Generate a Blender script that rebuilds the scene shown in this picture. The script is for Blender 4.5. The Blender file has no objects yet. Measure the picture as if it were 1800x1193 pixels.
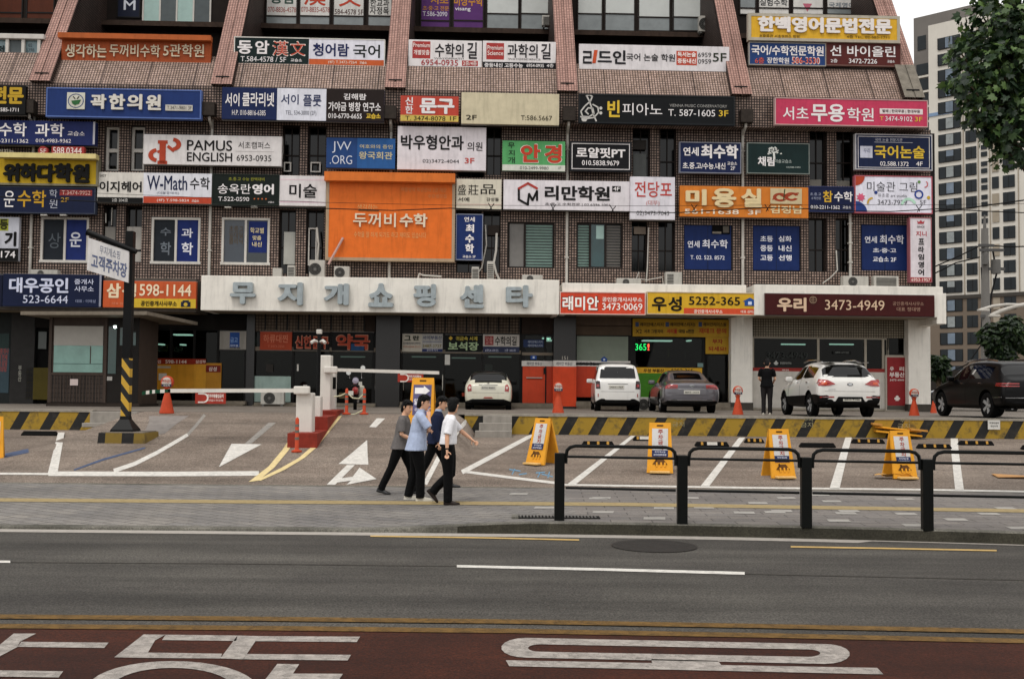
import bpy, bmesh, math, random
from mathutils import Vector, Matrix
R = math.radians
rnd = random.Random(7)
SC = bpy.context.scene
COL = SC.collection
# ---------------------------------------------------------------- camera, world, sun
CAM_H, F, CX, CY = 2.05, 1900.0, 900.0, 596.5
PITCH, ROLL = 0.0460, 0.0095
_U = Vector((0, -math.sin(PITCH), math.cos(PITCH))); _F = Vector((0, math.cos(PITCH), math.sin(PITCH))); _X = Vector((1, 0, 0))
C_R = _X * math.cos(ROLL) + _U * math.sin(ROLL)
C_U = _U * math.cos(ROLL) - _X * math.sin(ROLL)
CAM = Vector((0, 0, CAM_H))
cd = bpy.data.cameras.new('camera'); cam = bpy.data.objects.new('camera', cd); COL.objects.link(cam)
mw = Matrix.Identity(4)
for i in range(3):
    mw[i][0] = C_R[i]; mw[i][1] = C_U[i]; mw[i][2] = -_F[i]; mw[i][3] = CAM[i]
cam.matrix_world = mw
cd.sensor_width = 36.0; cd.sensor_fit = 'HORIZONTAL'; cd.lens = F / 1800 * 36; cd.clip_end = 5000
SC.camera = cam
SC.view_settings.view_transform = 'Standard'; SC.view_settings.look = 'None'
SC.view_settings.exposure = 0.45; SC.view_settings.gamma = 1.0
SC.render.film_transparent = False
SUN_EL, SUN_AZ = R(62), R(205)       # azimuth clockwise from +Y
w = bpy.data.worlds.new('World'); SC.world = w; w.use_nodes = True
nt = w.node_tree; nt.nodes.clear()
sky = nt.nodes.new('ShaderNodeTexSky'); sky.sky_type = 'NISHITA'; sky.sun_disc = False
sky.sun_elevation = SUN_EL; sky.sun_rotation = SUN_AZ
sky.air_density = 1.0; sky.dust_density = 1.0; sky.ozone_density = 1.0
hs = nt.nodes.new('ShaderNodeHueSaturation'); hs.inputs['Saturation'].default_value = 0.12
bg = nt.nodes.new('ShaderNodeBackground'); bg.inputs['Strength'].default_value = 0.13
ow = nt.nodes.new('ShaderNodeOutputWorld')
mxs = nt.nodes.new('ShaderNodeMix'); mxs.data_type = 'RGBA'; mxs.inputs[0].default_value = .65; mxs.inputs[7].default_value = (7.95, 7.8, 7.65, 1)   # the cloud layer
nt.links.new(sky.outputs[0], hs.inputs['Color']); nt.links.new(hs.outputs[0], mxs.inputs[6]); nt.links.new(mxs.outputs[2], bg.inputs[0]); nt.links.new(bg.outputs[0], ow.inputs[0])
sl = bpy.data.lights.new('sun', 'SUN'); sl.energy = 1.0; sl.angle = R(14); sl.color = (1, .96, .91)
so = bpy.data.objects.new('sun', sl); COL.objects.link(so)
sdir = Vector((math.sin(SUN_AZ) * math.cos(SUN_EL), math.cos(SUN_AZ) * math.cos(SUN_EL), math.sin(SUN_EL)))
so.rotation_euler = (-sdir).to_track_quat('-Z', 'Y').to_euler(); so.location = (0, 0, 60)
# ---------------------------------------------------------------- projection of photo points on real surfaces
def ray(px, py):
    return (_F + C_R * ((px - CX) / F) + C_U * ((CY - py) / F)).normalized()
FA = R(2.0)                                   # the building front is turned two degrees from the picture plane
FO = Vector((0, 42.3, 0)); FE = Vector((math.cos(FA), math.sin(FA), 0)); FN = Vector((-math.sin(FA), math.cos(FA), 0))
def fp(px, py, off=0.0):                      # photo point -> (along, height) on the front plane, off metres behind it
    d = ray(px, py); t = ((FO + FN * off - CAM).dot(FN)) / d.dot(FN)
    p = CAM + d * t - FO
    return p.dot(FE), p.z
def fw(u, yd, v): return FO + FE * u + FN * yd + Vector((0, 0, v))
def frect(x0, y0, x1, y1, off=0.0):           # photo box -> (u0, v0, u1, v1), square to the building
    cx, cy = (x0 + x1) / 2, (y0 + y1) / 2
    u, v = fp(cx, cy, off); ul, _ = fp(x0, cy, off); ur, _ = fp(x1, cy, off); _, vt = fp(cx, y0, off); _, vb = fp(cx, y1, off)
    return ul, vb, ur, vt
def sstep(a, b, x):
    t = min(1, max(0, (x - a) / (b - a))); return t * t * (3 - 2 * t)
def lerp(a, b, t): return a + (b - a) * t
YK = lambda x: 15.45 - 0.0125 * max(0, x) ** 2 if x < 9 else 14.44 - .2 * (x - 9)
Y1, Y2, ZD = 20.6, 30.3, 1.33                 # pavement back edge, foot of the retaining wall, deck level
def gz(x, y):
    yk = YK(x)
    if y < yk: return 0.0
    if y < Y1:
        e = lerp(.045, .165, sstep(-2.4, .6, x)); return lerp(e, .2, (y - yk) / (Y1 - yk))
    if y < Y2:
        t = (y - Y1) / (Y2 - Y1); wr = sstep(-11.7, -10.3, x) * (1 - sstep(-1.4, -1.0, x))
        return lerp(lerp(.2, .8, t), lerp(.2, ZD, t * .75 + .25 * sstep(0, 1, t)), wr)
    return ZD - .004 * (y - Y2)
def gp(px, py):                               # photo point -> ground point
    d = ray(px, py); t = 3.0
    while t < 120:
        p = CAM + d * t
        if p.z <= gz(p.x, p.y): break
        t += .1
    a, b = t - .1, t
    for _ in range(24):
        m = (a + b) / 2; p = CAM + d * m
        if p.z <= gz(p.x, p.y): b = m
        else: a = m
    p = CAM + d * b
    return Vector((p.x, p.y, gz(p.x, p.y)))
def at_depth(px, py, Y):                      # photo point -> point at world depth Y
    d = ray(px, py); return CAM + d * (Y / d.y)
# ---------------------------------------------------------------- materials
def lin(c):
    if isinstance(c, str):
        c = c.lstrip('#'); c = [int(c[i:i + 2], 16) / 255 for i in (0, 2, 4)]
        c = [x / 12.92 if x <= .04045 else ((x + .055) / 1.055) ** 2.4 for x in c]; k = max(max(c), .003) ** .36 * 1.06     # film contrast put into the colour: darker tones are deepened most
        return tuple(x * k for x in c)
    return tuple(c)
MATS = {}
class NT:
    def __init__(s, m): s.t = m.node_tree; s.n = s.t.nodes; s.l = s.t.links
    def new(s, ty, **kw):
        n = s.n.new('ShaderNode' + ty)
        for k, v in kw.items(): setattr(n, k, v)
        return n
    def link(s, a, b): s.l.new(a, b)
def M(name, col='#808080', rough=.6, var=.12, scale=6.0, bump=0.0, metal=0.0, emit=0.0, dirt=0.0, spec=.5, coat=0.0):
    if name in MATS: return MATS[name]
    m = bpy.data.materials.new(name); m.use_nodes = True; g = NT(m); b = g.n['Principled BSDF']; c = lin(col)
    b.inputs['Roughness'].default_value = rough; b.inputs['Metallic'].default_value = metal
    b.inputs['Specular IOR Level'].default_value = spec if rough < .4 or spec != .5 else .14
    if coat: b.inputs['Coat Weight'].default_value = coat; b.inputs['Coat Roughness'].default_value = .05
    if emit:
        b.inputs['Emission Color'].default_value = (*c, 1); b.inputs['Emission Strength'].default_value = emit
    if var:
        tc = g.new('TexCoord'); n = g.new('TexNoise'); n.inputs['Scale'].default_value = scale; n.inputs['Detail'].default_value = 6; n.inputs['Roughness'].default_value = .65
        g.link(tc.outputs['Object'], n.inputs['Vector'])
        r = g.new('MapRange'); r.inputs['From Min'].default_value = .3; r.inputs['From Max'].default_value = .7
        r.inputs['To Min'].default_value = 1 - var; r.inputs['To Max'].default_value = 1 + var
        g.link(n.outputs['Fac'], r.inputs['Value'])
        last = r.outputs[0]
        if dirt:
            mp = g.new('Mapping'); mp.inputs['Scale'].default_value = (3.0, 3.0, .35)
            g.link(tc.outputs['Object'], mp.inputs['Vector'])
            n2 = g.new('TexNoise'); n2.inputs['Scale'].default_value = 1.6; n2.inputs['Detail'].default_value = 8; n2.inputs['Roughness'].default_value = .7
            g.link(mp.outputs[0], n2.inputs['Vector'])
            r2 = g.new('MapRange'); r2.inputs['From Min'].default_value = .5; r2.inputs['From Max'].default_value = .72
            r2.inputs['To Min'].default_value = 1; r2.inputs['To Max'].default_value = 1 - dirt
            g.link(n2.outputs['Fac'], r2.inputs['Value'])
            mm = g.new('Math', operation='MULTIPLY'); g.link(last, mm.inputs[0]); g.link(r2.outputs[0], mm.inputs[1]); last = mm.outputs[0]
        mx = g.new('VectorMath', operation='SCALE'); mx.inputs[0].default_value = c
        g.link(last, mx.inputs['Scale']); g.link(mx.outputs[0], b.inputs['Base Color'])
        if bump:
            bp = g.new('Bump'); bp.inputs['Strength'].default_value = bump; bp.inputs['Distance'].default_value = .02
            g.link(n.outputs['Fac'], bp.inputs['Height']); g.link(bp.outputs[0], b.inputs['Normal'])
    else:
        b.inputs['Base Color'].default_value = (*c, 1)
    MATS[name] = m; return m
def P(col, rough=.45, var=.1, dirt=0.22):       # a painted / printed surface of one colour
    return M('paint_' + col.strip('#'), col, rough, var, 2.5, dirt=dirt)
def L(col):                                     # lettering colour
    return M('ink_' + col.strip('#'), col, .5, .05, 4)
def glassmat(name, tint, gloss=.9, rough=.03, opaq=.0):
    if name in MATS: return MATS[name]
    m = bpy.data.materials.new(name); m.use_nodes = True; g = NT(m); g.n.clear(); c = lin(tint)
    o = g.new('OutputMaterial'); t = g.new('BsdfTransparent'); t.inputs[0].default_value = (*c, 1)
    gl = g.new('BsdfGlossy'); gl.inputs['Roughness'].default_value = rough; gl.inputs[0].default_value = (gloss * .28, gloss * .28, gloss * .27, 1)
    fr = g.new('Fresnel'); fr.inputs[0].default_value = 1.5
    tc = g.new('TexCoord'); n = g.new('TexNoise'); n.inputs['Scale'].default_value = .7; g.link(tc.outputs['Object'], n.inputs['Vector'])
    bp = g.new('Bump'); bp.inputs['Strength'].default_value = .03; g.link(n.outputs['Fac'], bp.inputs['Height']); g.link(bp.outputs[0], gl.inputs['Normal'])
    mx = g.new('MixShader'); g.link(fr.outputs[0], mx.inputs[0]); g.link(t.outputs[0], mx.inputs[1]); g.link(gl.outputs[0], mx.inputs[2])
    g.link(mx.outputs[0], o.inputs[0]); MATS[name] = m; return m
def tilemat(name, c1, c2, grout, axes='xz', k=1.0, size=.1, joint=0.0, mortar=.016, dirt=.35):
    if name in MATS: return MATS[name]
    m = bpy.data.materials.new(name); m.use_nodes = True; g = NT(m); b = g.n['Principled BSDF']
    tc = g.new('TexCoord'); sp = g.new('SeparateXYZ'); g.link(tc.outputs['Object'], sp.inputs[0])
    cb = g.new('CombineXYZ'); ix = {'x': 0, 'y': 1, 'z': 2}
    g.link(sp.outputs[ix[axes[0]]], cb.inputs[0])
    mu = g.new('Math', operation='MULTIPLY'); mu.inputs[1].default_value = k; g.link(sp.outputs[ix[axes[1]]], mu.inputs[0]); g.link(mu.outputs[0], cb.inputs[1])
    br = g.new('TexBrick'); br.offset = 0.0; br.inputs['Scale'].default_value = 1.0
    br.inputs['Brick Width'].default_value = size; br.inputs['Row Height'].default_value = size
    br.inputs['Mortar Size'].default_value = mortar; br.inputs['Mortar Smooth'].default_value = .1
    br.inputs['Color1'].default_value = (*lin(c1), 1); br.inputs['Color2'].default_value = (*lin(c2), 1); br.inputs['Mortar'].default_value = (*lin(grout), 1)
    g.link(cb.outputs[0], br.inputs['Vector']); last = br.outputs['Color']
    if joint:
        b2 = g.new('TexBrick'); b2.offset = 0.0; b2.inputs['Brick Width'].default_value = joint; b2.inputs['Row Height'].default_value = joint * 1.3
        b2.inputs['Scale'].default_value = 1.0; b2.inputs['Mortar Size'].default_value = .02; b2.inputs['Mortar Smooth'].default_value = 0
        b2.inputs['Color1'].default_value = b2.inputs['Color2'].default_value = (1, 1, 1, 1); b2.inputs['Mortar'].default_value = (.22, .2, .2, 1)
        g.link(cb.outputs[0], b2.inputs['Vector'])
        x = g.new('Mix', data_type='RGBA', blend_type='MULTIPLY'); x.inputs[0].default_value = 1
        g.link(last, x.inputs[6]); g.link(b2.outputs['Color'], x.inputs[7]); last = x.outputs[2]
    mp = g.new('Mapping'); mp.inputs['Scale'].default_value = (1.4, 1.4, .3); g.link(tc.outputs['Object'], mp.inputs['Vector'])
    n = g.new('TexNoise'); n.inputs['Scale'].default_value = 1.0; n.inputs['Detail'].default_value = 8; n.inputs['Roughness'].default_value = .7; g.link(mp.outputs[0], n.inputs['Vector'])
    r = g.new('MapRange'); r.inputs['From Min'].default_value = .35; r.inputs['From Max'].default_value = .7; r.inputs['To Min'].default_value = 1.1; r.inputs['To Max'].default_value = 1 - dirt
    g.link(n.outputs['Fac'], r.inputs['Value'])
    s = g.new('VectorMath', operation='SCALE'); g.link(last, s.inputs[0]); g.link(r.outputs[0], s.inputs['Scale']); g.link(s.outputs[0], b.inputs['Base Color'])
    b.inputs['Roughness'].default_value = .6; b.inputs['Specular IOR Level'].default_value = .2
    MATS[name] = m; return m
# ---------------------------------------------------------------- mesh collecting
class MB:
    def __init__(s): s.v = []; s.f = []; s.mi = []; s.sm = []; s.m = []
    def idx(s, m):
        if m not in s.m: s.m.append(m)
        return s.m.index(m)
    def add(s, vs, fs, m, smooth=False):
        o = len(s.v); s.v += [tuple(x) for x in vs]; i = s.idx(m)
        for f in fs: s.f.append([o + k for k in f]); s.mi.append(i); s.sm.append(smooth)
        return s
    def box(s, x0, x1, y0, y1, z0, z1, m, b=0.0):
        if x0 > x1: x0, x1 = x1, x0
        if y0 > y1: y0, y1 = y1, y0
        if z0 > z1: z0, z1 = z1, z0
        if b:
            b = min(b, (x1 - x0) * .45, (y1 - y0) * .45, (z1 - z0) * .45)
            bm = bmesh.new(); bmesh.ops.create_cube(bm, size=1)
            for v in bm.verts: v.co = Vector(((x0 + x1) / 2 + v.co.x * (x1 - x0), (y0 + y1) / 2 + v.co.y * (y1 - y0), (z0 + z1) / 2 + v.co.z * (z1 - z0)))
            bmesh.ops.bevel(bm, geom=bm.edges[:], offset=b, segments=2, affect='EDGES', profile=.5)
            bm.verts.index_update(); s.add([v.co.copy() for v in bm.verts], [[v.index for v in f.verts] for f in bm.faces], m); bm.free(); return s
        return s.add([(x0, y0, z0), (x1, y0, z0), (x1, y1, z0), (x0, y1, z0), (x0, y0, z1), (x1, y0, z1), (x1, y1, z1), (x0, y1, z1)],
              [[0, 3, 2, 1], [4, 5, 6, 7], [0, 1, 5, 4], [1, 2, 6, 5], [2, 3, 7, 6], [3, 0, 4, 7]], m)
    def loft(s, rings, m, caps=True, smooth=True, closed=True, mfun=None):
        n = len(rings[0]); o = len(s.v)
        for r in rings: s.v += [tuple(p) for p in r]
        for i in range(len(rings) - 1):
            for j in range(n if closed else n - 1):
                a, b = o + i * n + j, o + i * n + (j + 1) % n
                s.f.append([a, b, b + n, a + n]); mm = mfun(i, j) if mfun else m
                s.mi.append(s.idx(mm or m)); s.sm.append(smooth)
        if caps and closed:
            s.f.append([o + j for j in reversed(range(n))]); s.mi.append(s.idx(m)); s.sm.append(False)
            q = o + (len(rings) - 1) * n; s.f.append([q + j for j in range(n)]); s.mi.append(s.idx(m)); s.sm.append(False)
        return s
    def tube(s, pts, r, m, n=10, caps=True, smooth=True):
        pts = [Vector(p) for p in pts]; rs = r if isinstance(r, (list, tuple)) else [r] * len(pts); rings = []
        up = None
        for i, p in enumerate(pts):
            a = pts[max(i - 1, 0)]; b = pts[min(i + 1, len(pts) - 1)]; d = (b - a).normalized()
            if up is None:
                up = Vector((0, 0, 1)) if abs(d.z) < .9 else Vector((1, 0, 0))
            sx = d.cross(up)
            if sx.length < 1e-4: sx = d.cross(Vector((0, 1, 0)))
            sx.normalize(); sy = sx.cross(d).normalized(); up = sy
            rr = rs[i]; ra, rb = rr if isinstance(rr, (tuple, list)) else (rr, rr)
            rings.append([p + sx * math.cos(t) * ra + sy * math.sin(t) * rb for t in [2 * math.pi * k / n for k in range(n)]])
        return s.loft(rings, m, caps, smooth)
    def lathe(s, prof, m, c=(0, 0, 0), axis='z', n=20, smooth=True, mfun=None, caps=True):
        rings = []
        for r, h in prof:
            rg = []
            for k in range(n):
                t = 2 * math.pi * k / n; x, y = r * math.cos(t), r * math.sin(t)
                q = {'z': (x, y, h), 'y': (x, h, -y), 'x': (h, x, y)}[axis]
                rg.append((c[0] + q[0], c[1] + q[1], c[2] + q[2]))
            rings.append(rg)
        return s.loft(rings, m, caps, smooth, True, mfun)
    def prism(s, poly, h0, h1, m, axis='y'):      # outline in the two other axes, extruded along axis
        n = len(poly)
        def q(p, h): return {'y': (p[0], h, p[1]), 'z': (p[0], p[1], h), 'x': (h, p[0], p[1])}[axis]
        vs = [q(p, h0) for p in poly] + [q(p, h1) for p in poly]
        fs = [list(range(n)), [n + i for i in reversed(range(n))]] + [[i, i + n, (i + 1) % n + n, (i + 1) % n] for i in range(n)]
        return s.add(vs, fs, m)
    def disc(s, cx, cz, r, y, m, d=.004, n=24, r2=None):
        rz = r2 or r
        return s.prism([(cx + r * math.cos(2 * math.pi * k / n), cz + rz * math.sin(2 * math.pi * k / n)) for k in range(n)], y, y - d, m)
    def ringz(s, cx, cz, r, wd, y, m, d=.004, a0=0, a1=360, n=24, sx=1.0):
        A = [R(a0 + (a1 - a0) * k / n) for k in range(n + 1)]
        for k in range(n):
            p = [(cx + sx * rr * math.cos(t), cz + rr * math.sin(t)) for rr, t in ((r, A[k]), (r + wd, A[k]), (r + wd, A[k + 1]), (r, A[k + 1]))]
            s.prism(p, y, y - d, m)
        return s
    def stroke(s, pts, wd, y, m, d=.004):
        for a, b in zip(pts[:-1], pts[1:]):
            dx, dz = b[0] - a[0], b[1] - a[1]; l = math.hypot(dx, dz) or 1e-6; nx, nz = -dz / l * wd / 2, dx / l * wd / 2; ex, ez = dx / l * wd * .3, dz / l * wd * .3
            s.prism([(a[0] + nx - ex, a[1] + nz - ez), (b[0] + nx + ex, b[1] + nz + ez), (b[0] - nx + ex, b[1] - nz + ez), (a[0] - nx - ex, a[1] - nz - ez)], y, y - d, m)
        return s
    def build(s, name, parent=None, loc=None, rz=None, angle=40, recalc=True):
        me = bpy.data.meshes.new(name); me.from_pydata(s.v, [], s.f)
        for m in s.m: me.materials.append(m)
        me.polygons.foreach_set('material_index', s.mi); me.polygons.foreach_set('use_smooth', s.sm)
        if recalc:
            bm = bmesh.new(); bm.from_mesh(me); bmesh.ops.recalc_face_normals(bm, faces=bm.faces[:]); bm.to_mesh(me); bm.free()
        if any(s.sm):
            me.set_sharp_from_angle(angle=R(angle))
        o = bpy.data.objects.new(name, me); COL.objects.link(o)
        if parent is not None: o.parent = parent
        if loc is not None: o.location = loc
        if rz is not None: o.rotation_euler = (0, 0, rz)
        return o
def empty(name, loc=(0, 0, 0), rz=0.0):
    o = bpy.data.objects.new(name, None); o.empty_display_size = .3; COL.objects.link(o); o.location = loc; o.rotation_euler = (0, 0, rz); return o
def tag(o, label, cat, group=None):
    o['label'] = label; o['category'] = cat; o['kind'] = 'thing'
    if group: o['group'] = group
    return o
def struct(o): o['kind'] = 'structure'; return o
def children(o): return [c for c in COL.objects if c.parent == o]
def copy_tree(o, parent=None, kids=None):
    c = o.copy(); COL.objects.link(c)
    if parent is not None: c.parent = parent
    for ch in children(o): copy_tree(ch, c)
    return c
# ---------------------------------------------------------------- writing (all letters are made in one go at the end)
TEXTS = []
def text(parent, s, box, y, mat, bold=.012, depth=.0, name='lettering', outline=None, shear=0.0, keep=False):
    TEXTS.append(dict(parent=parent, s=s, box=box, y=y, mat=mat, bold=bold, depth=depth, name=name, shear=shear, keep=keep, mx=None))
    if outline:
        m2, extra = outline; g = extra; b = (box[0] - g, box[1] - g, box[2] + g, box[3] + g)
        TEXTS.append(dict(parent=parent, s=s, box=b, y=y + .007, mat=m2, bold=min(bold + .02, .034), depth=0, name='letter_outline', shear=shear, keep=keep, mx=None))
def make_texts():
    objs = []
    for t in TEXTS:
        c = bpy.data.curves.new('t', 'FONT'); c.body = t['s']; c.size = 1; c.resolution_u = 3; ch = ord(t['s'][0]); c.offset = min(t['bold'], .017) if ch >= 0xac00 else min(t['bold'], 0); c.extrude = .0; c.space_line = .95
        c.align_x = 'CENTER'; c.shear = t['shear']
        o = bpy.data.objects.new('t', c); COL.objects.link(o); objs.append(o)
    bpy.context.view_layer.update(); dg = bpy.context.evaluated_depsgraph_get()
    mes = [bpy.data.meshes.new_from_object(o.evaluated_get(dg)) for o in objs]; cs = [o.data for o in objs]
    bpy.data.batch_remove(objs); bpy.data.batch_remove(cs)
    for t, me in zip(TEXTS, mes):
        if not len(me.vertices): continue
        xs = [v.co.x for v in me.vertices]; ys = [v.co.y for v in me.vertices]
        x0, x1, y0, y1 = min(xs), max(xs), min(ys), max(ys); bx = t['box']
        kx = (bx[2] - bx[0]) / max(x1 - x0, 1e-6); kz = (bx[3] - bx[1]) / max(y1 - y0, 1e-6)
        if (y1 - y0) < .12 * (x1 - x0) and len(t['s']) == 1: kz = kx
        bm = bmesh.new(); bm.from_mesh(me); bmesh.ops.remove_doubles(bm, verts=bm.verts[:], dist=1e-4)
        fat = t['bold'] - .018 if ord(t['s'][0]) >= 0xac00 else min(t['bold'] - .008, .013); base = bm.faces[:]
        if fat > .004 and len(t['s']) < 14:      # heavier strokes: the same letters again, a hair to each side
            for n_, (ax, az) in enumerate(((1, 0), (-1, 0), (0, .8), (0, -.8))):
                r = bmesh.ops.duplicate(bm, geom=base)
                for e in r['geom']:
                    if isinstance(e, bmesh.types.BMVert): e.co += Vector((ax * fat, az * fat, .001 * (n_ + 1)))
        for v in bm.verts: v.co = Vector((bx[0] + (v.co.x - x0) * kx, t['y'] - v.co.z * .8, bx[1] + (v.co.y - y0) * kz))
        if t['depth']:
            r = bmesh.ops.extrude_face_region(bm, geom=bm.faces[:])
            for e in r['geom']:
                if isinstance(e, bmesh.types.BMVert): e.co.y -= t['depth']
        bmesh.ops.recalc_face_normals(bm, faces=bm.faces[:])
        if not t['depth'] and bm.faces:
            for f in bm.faces:
                if f.normal.y > 0: f.normal_flip()
        if t['mx'] is not None: bmesh.ops.transform(bm, matrix=t['mx'], verts=bm.verts[:])
        bm.to_mesh(me); bm.free(); me.materials.clear(); me.materials.append(t['mat'])
        for p in me.polygons: p.use_smooth = False
        o = bpy.data.objects.new(t['name'], me); COL.objects.link(o); o.parent = t['parent']
# ================================================================ GROUND
def groundmat(name, c1, c2, speck, fine=90.0, patch=.5, rough=.85, brick=None, stain=.25, cracks=0.0):
    m = bpy.data.materials.new(name); m.use_nodes = True; g = NT(m); b = g.n['Principled BSDF']; b.inputs['Roughness'].default_value = rough; b.inputs['Specular IOR Level'].default_value = .2
    tc = g.new('TexCoord'); v = tc.outputs['Object']
    def noise(s, d=4, ro=.6):
        n = g.new('TexNoise'); n.inputs['Scale'].default_value = s; n.inputs['Detail'].default_value = d; n.inputs['Roughness'].default_value = ro; g.link(v, n.inputs['Vector']); return n.outputs['Fac']
    def rng(x, a, bb, c, d):
        r = g.new('MapRange'); r.inputs['From Min'].default_value = a; r.inputs['From Max'].default_value = bb; r.inputs['To Min'].default_value = c; r.inputs['To Max'].default_value = d; g.link(x, r.inputs['Value']); return r.outputs[0]
    mx = g.new('Mix', data_type='RGBA'); g.link(rng(noise(patch, 6), .35, .65, 0, 1), mx.inputs[0]); mx.inputs[6].default_value = (*lin(c1), 1); mx.inputs[7].default_value = (*lin(c2), 1); col = mx.outputs[2]
    def mul(col, f):
        s = g.new('VectorMath', operation='SCALE'); g.link(col, s.inputs[0]); g.link(f, s.inputs['Scale']); return s.outputs[0]
    fn = noise(fine, 2, .8)
    if brick:
        bw, bh, rot, mort, off = brick
        mp = g.new('Mapping'); mp.inputs['Rotation'].default_value = (0, 0, R(rot)); g.link(v, mp.inputs['Vector'])
        br = g.new('TexBrick'); br.offset = off; br.inputs['Scale'].default_value = 1; br.inputs['Brick Width'].default_value = bw; br.inputs['Row Height'].default_value = bh
        br.inputs['Mortar Size'].default_value = .012; br.inputs['Mortar Smooth'].default_value = .3; br.inputs['Bias'].default_value = 0
        br.inputs['Color1'].default_value = (1.06, 1.05, 1.04, 1); br.inputs['Color2'].default_value = (.88, .89, .92, 1); br.inputs['Mortar'].default_value = (mort, mort, mort, 1)
        g.link(mp.outputs[0], br.inputs['Vector'])
        x = g.new('Mix', data_type='RGBA', blend_type='MULTIPLY'); x.inputs[0].default_value = 1; g.link(col, x.inputs[6]); g.link(br.outputs['Color'], x.inputs[7]); col = x.outputs[2]
    col = mul(col, rng(fn, .3, .7, 1 - speck, 1 + speck)); col = mul(col, rng(noise(13, 5, .75), .3, .7, 1 - speck * .35, 1 + speck * .35))
    mp = g.new('Mapping'); mp.inputs['Scale'].default_value = (.25, 1.1, 1); g.link(v, mp.inputs['Vector'])
    n2 = g.new('TexNoise'); n2.inputs['Scale'].default_value = .8; n2.inputs['Detail'].default_value = 8; n2.inputs['Roughness'].default_value = .7; g.link(mp.outputs[0], n2.inputs['Vector'])
    col = mul(col, rng(n2.outputs['Fac'], .4, .7, 1.05, 1 - stain))
    mp3 = g.new('Mapping'); mp3.inputs['Scale'].default_value = (.035, 1.5, 1); g.link(v, mp3.inputs['Vector']); n3 = g.new('TexNoise'); n3.inputs['Scale'].default_value = 1.0; n3.inputs['Detail'].default_value = 5; n3.inputs['Roughness'].default_value = .6; g.link(mp3.outputs[0], n3.inputs['Vector']); col = mul(col, rng(n3.outputs['Fac'], .35, .65, 1.1, 1 - stain * .6))
    if cracks:
        vo = g.new('TexVoronoi', feature='DISTANCE_TO_EDGE'); vo.inputs['Scale'].default_value = .9
        wp = g.new('VectorMath', operation='ADD'); nn = g.new('TexNoise'); nn.inputs['Scale'].default_value = 3; g.link(v, nn.inputs['Vector']); g.link(v, wp.inputs[0]); g.link(nn.outputs['Color'], wp.inputs[1]); g.link(wp.outputs[0], vo.inputs['Vector'])
        col = mul(col, rng(vo.outputs['Distance'], 0, .012, 1 - cracks, 1))
    g.link(col, b.inputs['Base Color'])
    bp = g.new('Bump'); bp.inputs['Strength'].default_value = .5; bp.inputs['Distance'].default_value = .006; g.link(fn, bp.inputs['Height']); g.link(bp.outputs[0], b.inputs['Normal'])
    return m
ASPH = groundmat('road_asphalt', '#6d6962', '#5e5a55', .75, 42, .35, stain=.4)
LOTA = groundmat('lot_asphalt', '#9a8c7f', '#887a6e', .8, 40, .5, stain=.3, cracks=.3)
PAVE = groundmat('paver_blocks', '#98938c', '#888480', .3, 60, .6, brick=(.42, .21, 32, .38, .5), stain=.18)
PAVE2 = groundmat('paver_slabs', '#928c86', '#857f7a', .3, 60, .6, brick=(.6, .3, 2, .48, .5), stain=.15)
CONC = groundmat('deck_concrete', '#968c81', '#847b71', .4, 40, .7, stain=.35, cracks=.3)
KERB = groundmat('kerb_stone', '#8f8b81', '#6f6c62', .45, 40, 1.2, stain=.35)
REDL = groundmat('red_lane', '#602e1a', '#4a2213', .6, 45, .5, stain=.4)
def paintmat(name, c, wear=.35):
    m = bpy.data.materials.new(name); m.use_nodes = True; g = NT(m); b = g.n['Principled BSDF']; b.inputs['Roughness'].default_value = .7; b.inputs['Specular IOR Level'].default_value = .2
    tc = g.new('TexCoord'); n = g.new('TexNoise'); n.inputs['Scale'].default_value = 9; n.inputs['Detail'].default_value = 8; n.inputs['Roughness'].default_value = .75; g.link(tc.outputs['Object'], n.inputs['Vector'])
    r = g.new('MapRange'); r.inputs['From Min'].default_value = .4; r.inputs['From Max'].default_value = .72; r.inputs['To Min'].default_value = 1.04; r.inputs['To Max'].default_value = 1 - wear; g.link(n.outputs['Fac'], r.inputs['Value'])
    vo = g.new('TexVoronoi', feature='DISTANCE_TO_EDGE'); vo.inputs['Scale'].default_value = 3.2
    wp = g.new('VectorMath', operation='ADD'); g.link(tc.outputs['Object'], wp.inputs[0]); g.link(n.outputs['Color'], wp.inputs[1]); g.link(wp.outputs[0], vo.inputs['Vector'])
    r2 = g.new('MapRange'); r2.inputs['From Max'].default_value = .035; r2.inputs['To Min'].default_value = 1 - wear * 1.3; g.link(vo.outputs['Distance'], r2.inputs['Value'])
    mm = g.new('Math', operation='MULTIPLY'); g.link(r.outputs[0], mm.inputs[0]); g.link(r2.outputs[0], mm.inputs[1])
    s = g.new('VectorMath', operation='SCALE'); s.inputs[0].default_value = lin(c); g.link(mm.outputs[0], s.inputs['Scale']); g.link(s.outputs[0], b.inputs['Base Color']); return m
WHITEP = paintmat('road_paint_white', '#d8d4cc'); YELP = paintmat('road_paint_yellow', '#c8a86a', .3); YELD = paintmat('road_paint_old_yellow', '#876631', .7)
CREAMP = paintmat('road_paint_cream', '#dcc792', .25); WORNW = paintmat('road_paint_worn_white', '#a9a49c', .5); BLUEP = paintmat('spray_paint_blue', '#5c6c8e', .5)
OLDW = paintmat('road_paint_lane_text', '#b3aba3', .62)
def linspace(a, b, n): return [a + (b - a) * i / (n - 1) for i in range(n)]
XS = [-260, -120, -60, -40, -30, -24] + linspace(-20, 20, 161) + [24, 30, 40, 60, 120, 260]
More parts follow.
